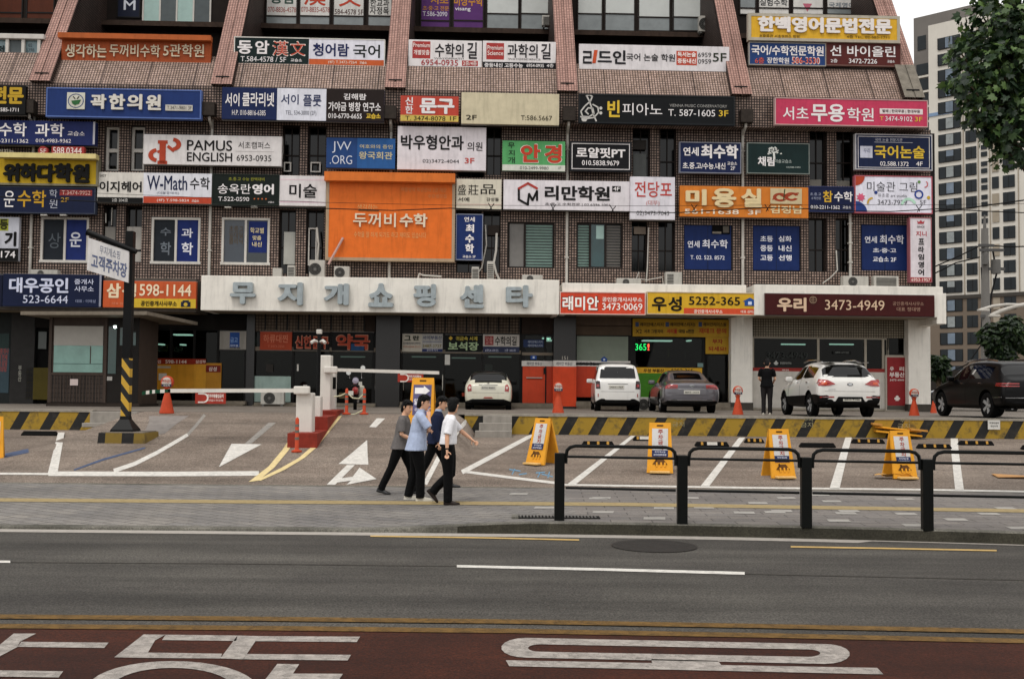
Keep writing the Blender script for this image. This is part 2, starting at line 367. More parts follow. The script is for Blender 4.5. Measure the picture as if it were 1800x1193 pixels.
def sheet(name, ylo, yhi, ny, m, dz=0.0, xs=XS, zf=gz):
    b = MB(); rings = []
    for i in range(ny):
        t = i / (ny - 1); rings.append([(x, lerp(ylo(x), yhi(x), t), zf(x, lerp(ylo(x), yhi(x), t)) + dz) for x in xs])
    b.loft(rings, m, False, True, False); o = b.build(name, recalc=False); return struct(o)
gb = MB(); gb.add([(-1500, -1500, -.35), (1500, -1500, -.35), (1500, 1500, -.35), (-1500, 1500, -.35)], [[0, 1, 2, 3]], CONC); struct(gb.build('ground'))
sheet('road', lambda x: -40, lambda x: YK(x), 2, ASPH, 0.0, zf=lambda x, y: 0.0)
def pave_split(name, cond, m):
    xs = [x for x in XS if cond(x)]
    sheet(name, lambda x: YK(x) + .18, lambda x: Y1 - .22, 14, m, 0, xs)
pave_split('pavement', lambda x: x <= 1.01, PAVE); pave_split('pavement_slabs', lambda x: x >= .99, PAVE2)
# kerb stones (a real step) and the edging at the back of the pavement
kb = MB(); rr = []
for x in XS:
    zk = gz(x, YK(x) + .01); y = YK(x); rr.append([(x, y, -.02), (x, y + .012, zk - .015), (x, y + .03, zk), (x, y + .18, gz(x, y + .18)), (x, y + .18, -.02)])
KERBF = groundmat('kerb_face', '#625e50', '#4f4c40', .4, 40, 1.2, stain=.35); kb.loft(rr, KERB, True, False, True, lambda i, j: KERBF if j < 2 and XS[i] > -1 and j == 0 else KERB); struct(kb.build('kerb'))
sheet('pavement_edging', lambda x: Y1 - .22, lambda x: Y1, 3, KERB, .0)
sheet('gutter', lambda x: YK(x) - (.30 if x < 5.0 else .10), lambda x: YK(x), 2, paintmat('gutter_concrete', '#b3aca3', .2), .004, zf=lambda x, y: 0.0)
# sloping car park with the entrance ramp, then the deck
sheet('car_park_slope', lambda x: Y1, lambda x: Y2 - .001, 40, LOTA)
deck_x = [-260, -60, -30, -20, -12.6, -10.4, -2.2, -1.3, 5, 10, 20, 40, 60, 90, 140, 260]
sheet('parking_deck', lambda x: Y2, lambda x: 240, 4, CONC, .0, deck_x, lambda x, y: ZD - .004 * (min(y, 45) - Y2))
# ---- painted markings on the ground: outlines taken on the real surface, laid 4 mm proud
GM = {}
def yc(x, y): return min(y, Y2 - .06) if (x > -1.3 or x < -11) and y > 25 else y
def gput(name, pts_a, pts_b, m, dz=.006, sub=4):
    b = GM.setdefault(name, MB()); A, B = [], []
    for P_, Q in ((pts_a, A), (pts_b, B)):
        for (p, q) in zip(P_[:-1], P_[1:]):
            for k in range(sub): Q.append((lerp(p[0], q[0], k / sub), lerp(p[1], q[1], k / sub)))
        Q.append(P_[-1])
    ra = [gp(*p) for p in A]; rb = [gp(*p) for p in B]
    rows = [[tuple(a.lerp(c, t)) for t in (0, .5, 1)] for a, c in zip(ra, rb)]
    rows = [[(x, yc(x, y), gz(x, yc(x, y)) + dz) for x, y, z in r] for r in rows]
    b.loft(rows, m, False, False, False)
def gline(name, pts, wpx, m, dz=.006, sub=4, vert=False):
    """a painted line along pts; wpx = its width in the photo (one per point), measured across"""
    ws = wpx if isinstance(wpx, (list, tuple)) else [wpx] * len(pts); A, B = [], []
    for i, (x, y) in enumerate(pts):
        p, q = pts[max(i - 1, 0)], pts[min(i + 1, len(pts) - 1)]; dx, dy = q[0] - p[0], q[1] - p[1]; l = math.hypot(dx, dy); nx, ny = -dy / l, dx / l
        if vert: nx, ny = 0, 1
        A.append((x + nx * ws[i] / 2, y + ny * ws[i] / 2)); B.append((x - nx * ws[i] / 2, y - ny * ws[i] / 2))
    gput(name, A, B, m, dz, sub)
def gpoly(name, pts, m, dz=.006):
    b = GM.setdefault(name, MB()); q = [gp(*p) for p in pts]; b.add([(p.x, p.y, p.z + dz) for p in q], [list(range(len(q)))], m)
# red bus lane and road lines
rl = MB(); LY = [(-200, 1055), (0, 1102), (450, 1106), (900, 1110), (1350, 1119), (1800, 1128), (2200, 1136)]
ed = [gp(*p) for p in LY]; rl.loft([[(p.x, p.y, .004) for p in ed], [(p.x, -40, .004) for p in ed]], REDL, False, False, False); struct(rl.build('bus_lane'))
gline('yellow_line', [(-60, 1084), (450, 1088.5), (900, 1093.5), (1350, 1101.5), (1860, 1112)], 7.5, YELD, .010, 6, True)
gline('yellow_line', [(-60, 1101), (450, 1105), (900, 1110), (1350, 1118), (1860, 1129)], 8, YELD, .010, 6, True)
gline('lane_dash', [(803, 995.2), (1060, 1001), (1309, 1007.8)], [4.2, 4.6, 5], WHITEP, .006, 4, True)
gline('lane_dash', [(-60, 986.5), (18, 987.5)], 4, WHITEP, .006, 2, True)
gline('kerb_yellow_line', [(651, 942.5), (850, 945.5), (1018, 949.3)], 2.4, YELP, .008, 3, True)
gline('kerb_yellow_line', [(1390, 961.3), (1560, 964.2), (1752, 968)], 2.6, YELP, .008, 3, True)
gline('road_seam', [(18, 988), (400, 990.5), (803, 995)], 1.3, M('seam_dark', '#58544e', .9, .3), .004, 4, True); gline('road_seam', [(1309, 1008.5), (1560, 1014), (1860, 1021)], 1.4, M('seam_dark', '#58544e'), .004, 4, True)
def lane_text(pts): gpoly('lane_lettering', [(x / 2, 900 + y / 2) for x, y in pts], OLDW, .009)
for q in ([(75, 458), (382, 461), (366, 480), (62, 476)], [(48, 429), (127, 429), (70, 458), (62, 476), (-40, 530), (-40, 500)], [(-60, 558), (222, 562), (206, 584), (-60, 580)],
          [(505, 432), (582, 433), (545, 453), (520, 496), (517, 515), (401, 513)], [(582, 433), (835, 436), (830, 455), (570, 452)], [(835, 436), (910, 438), (855, 520), (774, 517)],
          [(910, 438), (1266, 440), (1254, 459), (898, 456)], [(520, 496), (780, 500), (776, 517), (517, 515)], [(868, 501), (1234, 504), (1222, 524), (856, 520)],
          [(975, 536), (1052, 537), (1030, 570), (1206, 571), (1190, 594), (930, 594)]): lane_text(q)
def ring_marks(outer, inner): gput('lane_lettering', outer + outer[:1], inner + inner[:1], OLDW, .009, 1)
A24 = [2 * math.pi * k / 36 for k in range(36)]
ring_marks([(303 + 150 * math.cos(t), 1213 + 50 * math.sin(t)) for t in A24], [(303 + 108 * math.cos(t), 1213 + 38 * math.sin(t)) for t in A24])
def stadium(x0, y0, x1, y1, r, ex): # slanted stadium outline
    return [(x1 + ex * math.sin(t), y1 - r * math.cos(t)) for t in linspace(0, math.pi, 10)] + [(x0 - ex * math.sin(t), y0 + r * math.cos(t)) for t in linspace(0, math.pi, 10)]
ring_marks(stadium(925, 1139.5, 1450, 1150.5, 17.5, 44), stadium(950, 1140, 1420, 1149, 6.5, 22))
gpoly('lane_lettering', [(889, 1161.5), (1146, 1166.5), (1268, 1170), (1542, 1175), (1553, 1186.5), (895, 1172)], OLDW, .009)
gpoly('lane_lettering', [(1145, 1159.5), (1262, 1162.5), (1268, 1170), (1146, 1166.5)], OLDW, .009)
# pavement: tactile line, pale blocks, yellow kerb mark
gline('tactile_line', [(-80, 878), (200, 880), (450, 882), (850, 884.5), (1100, 886.5), (1350, 890.5), (1600, 894.5), (1900, 899.5)], 6.0, M('tactile_yellow', '#a8956c', .8, .2, 12), .006, 5, True)
PB = MB()
for (x, y) in [(1055, 875), (1058, 900), (1050, 876), (1210, 875), (1235, 892), (1165, 893), (1380, 875), (1360, 900), (1306, 901), (1440, 870), (1330, 884), (1372, 898), (1485, 902), (1472, 915), (1588, 877), (1590, 903), (1605, 923), (1678, 913), (1765, 893), (1736, 903), (1790, 928), (1460, 881), (910, 868), (955, 892), (1148, 911), (1490, 898)]:
    p = gp(x, y); x0, y0 = p.x, p.y; PB.add([(x0 - .16, y0 - .14, 0), (x0 + .16, y0 - .14, 0), (x0 + .2, y0 + .14, 0), (x0 - .12, y0 + .14, 0)], [[0, 1, 2, 3]], M('pale_paver', '#aca8a1', .8, .15, 9))
PB.v = [(x, y, gz(x, y) + .006) for x, y, z in PB.v]; struct(PB.build('pale_paving_blocks'))
# car park lines
gline('bay_line', [(-60, 832), (85, 833)], 3.5, WHITEP, vert=True); gline('bay_line', [(85, 832.5), (300, 833), (455, 832)], 8, WHITEP, vert=True)
for a, b_ in (([(84, 832), (102, 760)], [(101, 832), (113.5, 760)]), ([(997, 851), (1109, 766)], [(1012, 851.5), (1117, 766)]), ([(1231, 855), (1299, 769)], [(1246, 855.5), (1310, 769)]),
              ([(1458, 859), (1486, 768.6)], [(1475.5, 859.5), (1497, 768.6)]), ([(1679, 861), (1669.5, 770)], [(1694.5, 861.5), (1682, 770)])): gput('bay_line', a, b_, WHITEP)
gline('bay_line', [(812, 830), (900, 783.6), (935, 765), (945, 764)], [8, 7, 6, 6], WHITEP)
gline('bay_line', [(814, 828.5), (900, 839.5), (975, 848.5), (994, 852)], [4.5, 4.5, 4.5, 3], WHITEP, vert=True)
gline('bay_line', [(994, 852), (1300, 857), (1619, 860.5), (1860, 865)], 3, WHITEP, vert=True)
gline('guide_line', [(200, 827.5), (237, 815), (277, 795), (307, 777.5), (330, 764)], [7, 7, 6.5, 6, 5.5], WHITEP); gline('guide_line', [(330, 764), (347, 745), (360, 729)], 5, WORNW)
gline('guide_line', [(747, 851), (760, 826), (772, 803), (788, 780), (805, 757), (820, 740), (842, 733)], [8, 8, 8, 8, 8, 7, 6], WHITEP)
gput('guide_line', [(649, 750.5), (662.5, 735)], [(661, 751), (677, 735.5)], WHITEP)
gput('entrance_line', [(437, 847), (472, 820), (497, 790), (515, 762), (519, 757)], [(454, 845), (482, 822), (507, 792), (520, 771), (524, 765)], CREAMP, .008)
gput('entrance_line', [(451, 844), (495, 822), (525, 805), (547, 786), (570, 757), (591, 731)], [(458, 845), (500, 826), (535, 805), (557, 786), (582, 755), (601, 731)], CREAMP, .008)
gput('direction_arrow', [(430, 780), (472, 743)], [(441, 780.5), (485, 743)], WORNW); gput('direction_arrow', [(407, 780), (396, 800), (385, 820)], [(460, 781), (424, 800), (386, 820.5)], WHITEP, .008)
gput('direction_arrow', [(574, 852), (610, 817)], [(589, 852), (624, 817)], WHITEP); gput('direction_arrow', [(595, 815.5), (620, 795), (644.5, 774)], [(647.5, 817), (646, 795), (645.5, 774)], WHITEP, .008)
gpoly('direction_arrow', [(598, 841), (620, 838), (617, 845), (590, 848.5)], WHITEP, .008); gpoly('direction_arrow', [(620, 838), (632, 822), (662, 842), (609, 852), (617, 845)], WHITEP, .008)
gline('spray_mark', [(130, 826), (180, 808), (255, 787)], [2.5, 3.5, 2.5], BLUEP); gline('spray_mark', [(8, 801), (50, 792)], 7, BLUEP)
for q in ([(895, 825), (915, 828)], [(905, 824), (900, 834)], [(912, 834), (926, 832)], [(942, 831), (958, 830)], [(950, 830), (945, 839)], [(952, 833), (972, 838)], [(966, 829), (963, 840)]): gline('spray_mark', q, 1.8, M('spray_pale_blue', '#6f9bb8', .8, .3))
gline('asphalt_patch', [(700, 748), (828, 735)], 3, M('tar_patch', '#6a625c', .9, .3))
gput('asphalt_patch', [(250, 768), (262, 742), (262, 731)], [(290, 762), (310, 745), (332, 731)], M('ramp_concrete', '#97908a', .9, .2))
for k, b in GM.items(): struct(b.build(k))
# retaining walls with worn black and yellow hazard stripes
def stripemat(name, yel, blk, period, duty, slant, worn=.5):
    m = bpy.data.materials.new(name); m.use_nodes = True; g = NT(m); b = g.n['Principled BSDF']; b.inputs['Roughness'].default_value = .75
    tc = g.new('TexCoord'); sp = g.new('SeparateXYZ'); g.link(tc.outputs['Object'], sp.inputs[0])
    a = g.new('Math', operation='MULTIPLY'); a.inputs[1].default_value = -slant; g.link(sp.outputs[2], a.inputs[0])
    ad = g.new('Math', operation='ADD'); g.link(sp.outputs[0], ad.inputs[0]); g.link(a.outputs[0], ad.inputs[1])
    dv = g.new('Math', operation='DIVIDE'); dv.inputs[1].default_value = period; g.link(ad.outputs[0], dv.inputs[0])
    fl = g.new('Math', operation='FRACT'); g.link(dv.outputs[0], fl.inputs[0]); gt = g.new('Math', operation='GREATER_THAN'); gt.inputs[1].default_value = duty; g.link(fl.outputs[0], gt.inputs[0])
    mx = g.new('Mix', data_type='RGBA'); g.link(gt.outputs[0], mx.inputs[0]); mx.inputs[6].default_value = (*lin(blk), 1); mx.inputs[7].default_value = (*lin(yel), 1)
    n = g.new('TexNoise'); n.inputs['Scale'].default_value = 3.0; n.inputs['Detail'].default_value = 12; n.inputs['Roughness'].default_value = .75; g.link(tc.outputs['Object'], n.inputs['Vector'])
    r = g.new('MapRange'); r.inputs['From Min'].default_value = .5; r.inputs['From Max'].default_value = .66; g.link(n.outputs['Fac'], r.inputs['Value'])
    rm = g.new('Math', operation='MULTIPLY'); rm.inputs[1].default_value = worn; g.link(r.outputs[0], rm.inputs[0])
    m2 = g.new('Mix', data_type='RGBA'); g.link(rm.outputs[0], m2.inputs[0]); g.link(mx.outputs[2], m2.inputs[6]); m2.inputs[7].default_value = (*lin('#4a4338'), 1)
    g.link(m2.outputs[2], b.inputs['Base Color']); return m
HAZ = stripemat('hazard_stripes', '#a8861c', '#14120d', .83, .36, .55, .85)
RAIL = M('concrete_cap', '#a39c90', .85, .2, 5, dirt=.3)
def wall(name, x0, x1, label, y=Y2):
    b = MB(); b.box(x0, x1, y - .02, y + .28, .4, ZD - .03, HAZ); b.box(x0, x1, y - .04, y + .3, ZD - .03, ZD + .03, RAIL)
    b.v = [(v[0] - (x0 + x1) / 2, v[1] - y, v[2] - .4) for v in b.v]
    o = b.build(name, loc=((x0 + x1) / 2, y, .4)); tag(o, label, 'wall'); return o
wall('retaining_wall', -1.3, 40, 'long yellow and black striped retaining wall behind the parking bays below the cars')
wall('retaining_wall', -40, -11.7, 'short yellow and black striped retaining wall below the guard booth')
def steps(x0, x1, label, n=3, fr=Y2 - .9, col='#a39d94'):
    b = MB(); m = M('step_stone', col, .85, .15, 5, dirt=.2); z0 = gz((x0 + x1) / 2, fr) - .1; cx = (x0 + x1) / 2
    for k in range(n):
        zt = ZD - .005 - k * (ZD - .72) / n; b.box(x0 - .0 - .1 * k - cx, x1 - cx, -.3 * (k + 1) + Y2 - fr - .05, -.3 * k + Y2 - fr - .05, 0, zt - z0, m, .012)
    o = b.build('stone_steps', loc=(cx, fr, z0)); tag(o, label, 'steps'); return o
steps(-.78, .02, 'grey stone steps at the left end of the long striped wall'); steps(-11.65, -10.35, 'grey stone steps behind the black parking sign pole', 2, Y2 - .75)
# ================================================================ THE SHOPPING CENTRE
BLD = empty('shopping_centre', FO, FA); tag(BLD, 'long brown tiled shopping centre covered in Korean shop signs', 'building')
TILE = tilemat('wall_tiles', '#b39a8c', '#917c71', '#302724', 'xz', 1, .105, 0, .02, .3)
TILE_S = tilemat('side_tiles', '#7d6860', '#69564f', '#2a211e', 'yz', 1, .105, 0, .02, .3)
APRON = tilemat('apron_tiles', '#c6aa9c', '#ac9281', '#5b4740', 'xz', 1.19, .105, 1.78, .018, .3)
RIBT = tilemat('rib_tiles', '#c2988a', '#b0887b', '#7d5c54', 'xz', 1.19, .105, 0, .016, .25)
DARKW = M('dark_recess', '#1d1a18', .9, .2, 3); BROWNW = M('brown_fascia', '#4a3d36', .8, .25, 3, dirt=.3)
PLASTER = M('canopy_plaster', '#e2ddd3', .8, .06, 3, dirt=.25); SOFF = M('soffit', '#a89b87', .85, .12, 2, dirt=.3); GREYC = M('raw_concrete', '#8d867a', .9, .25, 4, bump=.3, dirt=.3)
WFRAME = M('white_window_frame', '#cdc8c0', .5, .06, 5, dirt=.15); BFRAME = M('brown_window_frame', '#3c312b', .5, .1, 5); DFRAME = M('dark_frame', '#2c2a28', .45, .1, 5)
GRANITE = M('dark_granite', '#2b2622', .35, .35, 14); PIPE = M('white_downpipe', '#c2bdb4', .5, .12, 4, dirt=.35)
GLASS = glassmat('window_glass', '#7f8a86'); GLASSD = M('dark_glass', '#0a0f0e', .08, .3, 1.2, spec=.3); GLASST = M('teal_glass', '#6f8f89', .12, .15, 1.5, spec=.6)
V = lambda y, off=0: fp(900, y, off)[1]
UL, UR = -27.5, fp(1637, 330, 0)[0]
U2 = fp(1626, 190, -.5)[0]
VB0, VB1, VC = V(216, -.5), V(162, -.5), V(492, 0)
def bpart(b, name, parent=BLD, **k): return b.build(name, parent, **k)
WIN2 = [(71.6, 382, 156, 461), (266, 382.6, 352, 463.5), (389.5, 383, 474, 465), (893, 390, 975, 471), (1013, 391, 1095, 471), (1202, 395, 1287, 475), (1323, 396, 1407, 476), (1514, 394.5, 1598, 476)]
SLOT2 = [(181, 361, 203, 460), (220, 361, 249, 460), (490, 368, 519, 482), (538, 368, 569, 482), (802, 372, 846, 480), (849, 372, 880, 480), (1110, 388, 1138, 477), (1157, 388, 1186, 477), (1422, 383, 1453, 478), (1469, 383, 1495, 478)]
SLOT3 = [(184, 222, 209, 300), (229, 222, 254, 300), (496, 221, 526, 308), (541, 221, 573, 308), (806, 221, 851, 312), (855, 222, 882, 308), (1112, 224, 1143, 312), (1160, 224, 1189, 325), (1423, 226, 1453, 327), (1470, 226, 1502, 327)]
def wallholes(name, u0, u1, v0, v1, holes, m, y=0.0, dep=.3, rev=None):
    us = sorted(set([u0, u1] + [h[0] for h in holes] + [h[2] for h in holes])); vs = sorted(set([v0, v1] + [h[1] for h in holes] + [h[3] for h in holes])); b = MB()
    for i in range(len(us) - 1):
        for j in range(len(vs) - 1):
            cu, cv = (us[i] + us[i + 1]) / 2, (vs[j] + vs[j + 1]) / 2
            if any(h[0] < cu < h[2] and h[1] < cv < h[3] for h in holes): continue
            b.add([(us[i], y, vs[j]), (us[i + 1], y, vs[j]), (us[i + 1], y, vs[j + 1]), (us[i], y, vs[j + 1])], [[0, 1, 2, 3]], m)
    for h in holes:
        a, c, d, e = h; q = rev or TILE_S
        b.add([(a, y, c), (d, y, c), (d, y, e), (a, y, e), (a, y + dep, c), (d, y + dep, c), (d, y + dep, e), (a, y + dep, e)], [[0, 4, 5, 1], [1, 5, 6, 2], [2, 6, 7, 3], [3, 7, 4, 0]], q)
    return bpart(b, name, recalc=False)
HO = [frect(*w) for w in WIN2 + SLOT2 + SLOT3]
wallholes('wall', UL, UR, VC - 1.2, VB0 + .02, HO, TILE)
b = MB(); b.box(UL, U2, -.5, .02, VB0, VB1, TILE); bpart(b, 'upper_band')
# back rooms, roof and the end wall so that the block is whole from the side
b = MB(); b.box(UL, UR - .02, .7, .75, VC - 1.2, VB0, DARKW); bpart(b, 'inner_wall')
b = MB(); b.box(UL, U2 - .2, 14.0, 14.3, 1.2, 24, BROWNW); b.box(UL, U2 - .2, 4.4, 14.0, 23.7, 24, BROWNW); bpart(b, 'roof')
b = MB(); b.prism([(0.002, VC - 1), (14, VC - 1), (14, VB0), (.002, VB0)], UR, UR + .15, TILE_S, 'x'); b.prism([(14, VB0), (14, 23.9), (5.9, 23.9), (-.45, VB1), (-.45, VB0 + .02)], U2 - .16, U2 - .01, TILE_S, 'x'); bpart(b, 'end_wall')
# sloping apron with ribs
SL = 1.54
a0, a1 = (-.5, VB1), (.45, VB1 + .95 * SL)
b = MB(); b.add([(UL, a0[0], a0[1]), (U2 - .2, a0[0], a0[1]), (U2 - .2, a1[0], a1[1]), (UL, a1[0], a1[1])], [[0, 1, 2, 3]], APRON); bpart(b, 'apron', recalc=False)
b = MB(); b.box(UL, U2 - .2, a1[0], 5.4, a1[1] - .3, a1[1] - .01, BROWNW); bpart(b, 'terrace')
RIBX = [-237, 68, 388, 694, 998, 1305, 1609]
for i, px in enumerate(RIBX):
    uc = fp(px, 160, -.8)[0]; hw = .40; b = MB(); zt = 23.7; y0, z0 = -.78, VB1 + .02; y1 = y0 + (zt - z0) / SL
    for (ua, ub, dy) in ((uc - hw, uc - .04, 0), (uc - .04, uc + .04, .035), (uc + .04, uc + hw, 0)):
        if i == 6:
            zs = V(96, 0); ys = y0 + (zs - z0) / SL
            b.add([(ua, y0 + dy, z0), (ub, y0 + dy, z0), (ub, ys + dy, zs), (ua, ys + dy, zs)], [[0, 1, 2, 3]], GREYC); b.add([(ua, ys + dy, zs), (ub, ys + dy, zs), (ub, y1 + dy, zt), (ua, y1 + dy, zt)], [[0, 1, 2, 3]], RIBT)
        else: b.add([(ua, y0 + dy, z0), (ub, y0 + dy, z0), (ub, y1 + dy, zt), (ua, y1 + dy, zt)], [[0, 1, 2, 3]], RIBT)
    for s in (-1, 1):
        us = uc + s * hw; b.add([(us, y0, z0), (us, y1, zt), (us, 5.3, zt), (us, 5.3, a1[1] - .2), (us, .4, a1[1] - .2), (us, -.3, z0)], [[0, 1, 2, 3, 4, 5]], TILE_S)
    for py in (152,):
        zb = V(py, 0); yb = y0 + (zb - z0) / SL; b.box(uc - .26, uc + .26, yb - .03, yb + .02, zb - .03, zb + .03, DFRAME)
    bpart(b, 'rib', recalc=False)
# upper storey windows, set far back between the ribs
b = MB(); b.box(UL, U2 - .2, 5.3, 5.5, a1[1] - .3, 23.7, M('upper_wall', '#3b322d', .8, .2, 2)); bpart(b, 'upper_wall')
b = MB(); zl = V(58, 5.2); b.box(UL, U2 - .4, 4.6, 5.3, zl - .22, zl, M('ledge', '#57463c', .85, .3, 4, dirt=.4)); bpart(b, 'ledge')
def upwin(x0, y0, x1, y1, pane, frame=BFRAME, cols=1, split=None, low=None, texts=(), fwid=.05):
    u0, v0, u1, v1 = frect(x0, y0, x1, y1, 5.2); f = MB(); o = 5.3
    f.box(u0, u1, o - .06, o, v0, v0 + fwid, frame); f.box(u0, u1, o - .06, o, v1 - fwid, v1, frame)
    for k in range(cols + 1):
        uu = lerp(u0, u1 - fwid, k / cols); f.box(uu, uu + fwid, o - .061, o - .001, v0 + fwid, v1 - fwid, frame)
    if split is not None:
        vs = fp((x0 + x1) / 2, split, 5.2)[1]; f.box(u0 + fwid, u1 - fwid, o - .058, o - .002, vs - .03, vs + .03, frame)
    fr = bpart(f, 'window'); p = MB()
    for k in range(cols):
        ua, ub = lerp(u0, u1, k / cols), lerp(u0, u1, (k + 1) / cols); pm = pane[k % len(pane)] if isinstance(pane, list) else pane
        if split is not None and low is not None:
            p.box(ua, ub, o - .03, o - .01, vs, v1, pm); p.box(ua, ub, o - .03, o - .01, v0, vs, low)
        else: p.box(ua, ub, o - .03, o - .01, v0, v1, pm)
    pn = p.build('pane', fr)
    for t in texts:
        s, a, bb, c, d, col = t[:6]; text(fr, s, frect(a, bb, c, d, 5.2), o - .035, L(col), t[6] if len(t) > 6 else .015)
ORP = P('#6b3219'); MINT = M('mint_blind', '#a9c4bd', .4, .08, 3); GRB = M('grey_blind', '#6d7577', .4, .1, 3); WPOST = P('#d9d6d0'); PURP = P('#6d3c84'); GLOW = M('grey_pane', '#8f9696', .2, .15, 2)
for (xa, xb) in ((-60, -10), (-6, 40), (46, 96)): upwin(xa, -75, xb, 42, ORP, DFRAME, 1, 22, ORP)
upwin(205, -40, 247, 31, P('#222b47'), DFRAME, texts=[('M', 217, 0, 237, 17, '#cfd3da', .03)])
upwin(250, -45, 371, 43, [MINT, GRB, MINT, GRB], WFRAME, 4, fwid=.07)
for (xa, xb, tx) in ((467, 523, [('동암', 475, -14, 518, 6, '#4c6a5e', .03), ('070-8836-4578', 470, 12, 520, 21, '#b06058')]), (526, 581, [('漢', 534, -30, 572, 9, '#c2472f', .03), ('070-8835-4578', 529, 12, 579, 21, '#b06058')]),
                     (585, 641, [('文', 596, -25, 634, 11, '#c2472f', .03), ('584-4578 5F', 588, 16, 638, 25, '#6b4a44')]), (646, 690, [('한교과\n자정목', 650, -2, 684, 25, '#3a3836', .02)])):
    upwin(xa, -60, xb, 48, WPOST, BFRAME, 1, 28, GLOW, tx)
upwin(739, -50, 792, 54, PURP, BFRAME, 1, 36, PURP, [('서초', 757, -8, 788, 7, '#c98a35', .025), ('초·중·고 전문', 743, 10, 789, 18, '#c98a35'), ('T.586-2090', 743, 20, 786, 28, '#d8d2dc', .02)])
upwin(796, -50, 851, 54, PURP, BFRAME, 1, 36, PURP, [('비상수학', 798, -8, 849, 10, '#c98a35', .03), ('visang', 800, 12, 827, 20, '#e4dfe6', .03)])
for (xa, xb) in ((855, 913), (915, 968), (1015, 1060), (1063, 1117), (1122, 1179), (1183, 1240)): upwin(xa, -60, xb, 55, M('white_blind', '#cdd0cc', .6, .06, 2), BFRAME, 1, 24 if xa < 1100 else 30, GLOW)
for (xa, xb, tx) in ((1300, 1330, []), (1333, 1389, [('실험수학', 1336, -2, 1385, 10, '#41454a', .02)]), (1393, 1449, [('▼', 1412, 6, 1428, 20, '#c46a7d')]), (1453, 1507, [('국제영어', 1458, 4, 1502, 13, '#7c8894', .02)])):
    upwin(xa, -60, xb, 26, WPOST if tx else GLOW, BFRAME, 1, 14, WPOST if xa != 1453 else GLOW, tx)
# ---- second and third floor windows
def win(px, kind, parent=BLD):
    u0, v0, u1, v1 = frect(*px); f = MB(); fm, t = {'w': (WFRAME, .085), 'b': (BFRAME, .06), 'n': (DFRAME, .03)}[kind[0]]; y = .03 if kind[0] == 'w' else .14
    f.box(u0 - (t * .4 if kind[0] == 'w' else 0), u1 + (t * .4 if kind[0] == 'w' else 0), y - .06, y + .1, v0 - .02, v0 + t, fm, .008); f.box(u0, u1, y - .055, y + .1, v1 - t, v1, fm); f.box(u0, u0 + t, y - .05, y + .1, v0 + t, v1 - t, fm); f.box(u1 - t, u1, y - .05, y + .1, v0 + t, v1 - t, fm)
    return f, (u0, v0, u1, v1), t, y
def slide(px, pl, pr, kind='w', mid=.5, texts=(), film=None):
    f, (u0, v0, u1, v1), t, y = win(px, kind); um = lerp(u0, u1, mid); fm = f.m[0]
    f.box(um - t * .5, um + t * .5, y - .045, y + .09, v0 + t, v1 - t, fm); o = bpart(f, 'window')
    p = MB(); p.box(u0 + t, um - t * .5, y + .03, y + .05, v0 + t, v1 - t, pl); p.build('pane', o); p = MB(); p.box(um + t * .5, u1 - t, y, y + .02, v0 + t, v1 - t, pr); p.build('pane', o)
    if film:
        q = MB(); fr_ = frect(*film[:4]); q.box(fr_[0], fr_[2], y - .006, y - .001, fr_[1], fr_[3], film[4]); q.build('window_film', o)
    for tt in texts:
        s, a, bb, c, d, col = tt[:6]; text(o, s, frect(a, bb, c, d, 0), y - .012 if a > (px[0] + px[2]) / 2 else y + .025, L(col), tt[6] if len(tt) > 6 else .015)
    return o
SLATE = P('#323a44', .5); NAVY = P('#22357c', .55); NAVYG = M('navy_pane', '#26335a', .15, .1, 2)
slide(WIN2[0], SLATE, NAVY, texts=[('상', 84, 409, 105.5, 436, '#717a82', .0), ('운', 122, 408, 143, 434, '#d8d9e2', .02)])
slide(WIN2[1], SLATE, NAVY, texts=[('수', 281, 400, 300, 414, '#7f8790', .015), ('학', 281, 425, 300, 448, '#7f8790', .015), ('과', 319, 401, 339, 417.5, '#dcdce4', .02), ('학', 319, 426, 339, 448, '#dcdce4', .02)])
slide(WIN2[2], M('blue_grey_pane', '#46505c', .15, .12, 2), M('dusk_pane', '#39444a', .1, .15, 2), film=(437, 389, 469, 444, NAVY), texts=[('초중고\n일대일\n클리닉', 402, 397, 427, 429, '#6d5e4c', .02), ('학교별', 439.7, 400, 463.6, 410, '#d9c9a0', .02), ('맞춤', 444, 414, 459, 422, '#d9c9a0', .02), ('내신', 443, 425, 460, 433.5, '#d9c9a0', .02)])
def blindwin(px, cols, label_open=None):
    f, (u0, v0, u1, v1), t, y = win(px, 'b'); fm = BFRAME; us = [u0] + [lerp(u0, u1, c) for c in cols] + [u1]
    for c in us[1:-1]: f.box(c - .04, c + .04, y - .045, y + .09, v0 + t, v1 - t, fm)
    o = bpart(f, 'window'); p = MB(); p.box(u0 + t, u1 - t, y + .08, y + .1, v0 + t, v1 - t, M('blind_gap', '#23302e', .2, .1, 2)); p.build('pane', o)
    return o, us, (v0 + t, v1 - t), y
bl1, bl2, bl3 = M('green_blind', '#7f9b91', .6, .1, 3), M('grey_slat_blind', '#7d7872', .6, .1, 3), M('pale_film', '#8b8884', .4, .1, 3)
def slats(o, u0, u1, v0, v1, y, m, n=15, fill=.62):
    s = MB(); h = (v1 - v0) / n
    for k in range(n): s.box(u0 + .03, u1 - .03, y + .03, y + .045, v0 + k * h, v0 + k * h + h * fill, m)
    s.build('blind', o)
o, us, vv, y = blindwin(WIN2[3], [.36]); q = MB(); q.box(us[0] + .06, us[1] - .04, y, y + .02, vv[0], vv[1], bl3); q.build('window_film', o); slats(o, us[1] + .02, us[2] - .05, vv[0], vv[1], y, bl1)
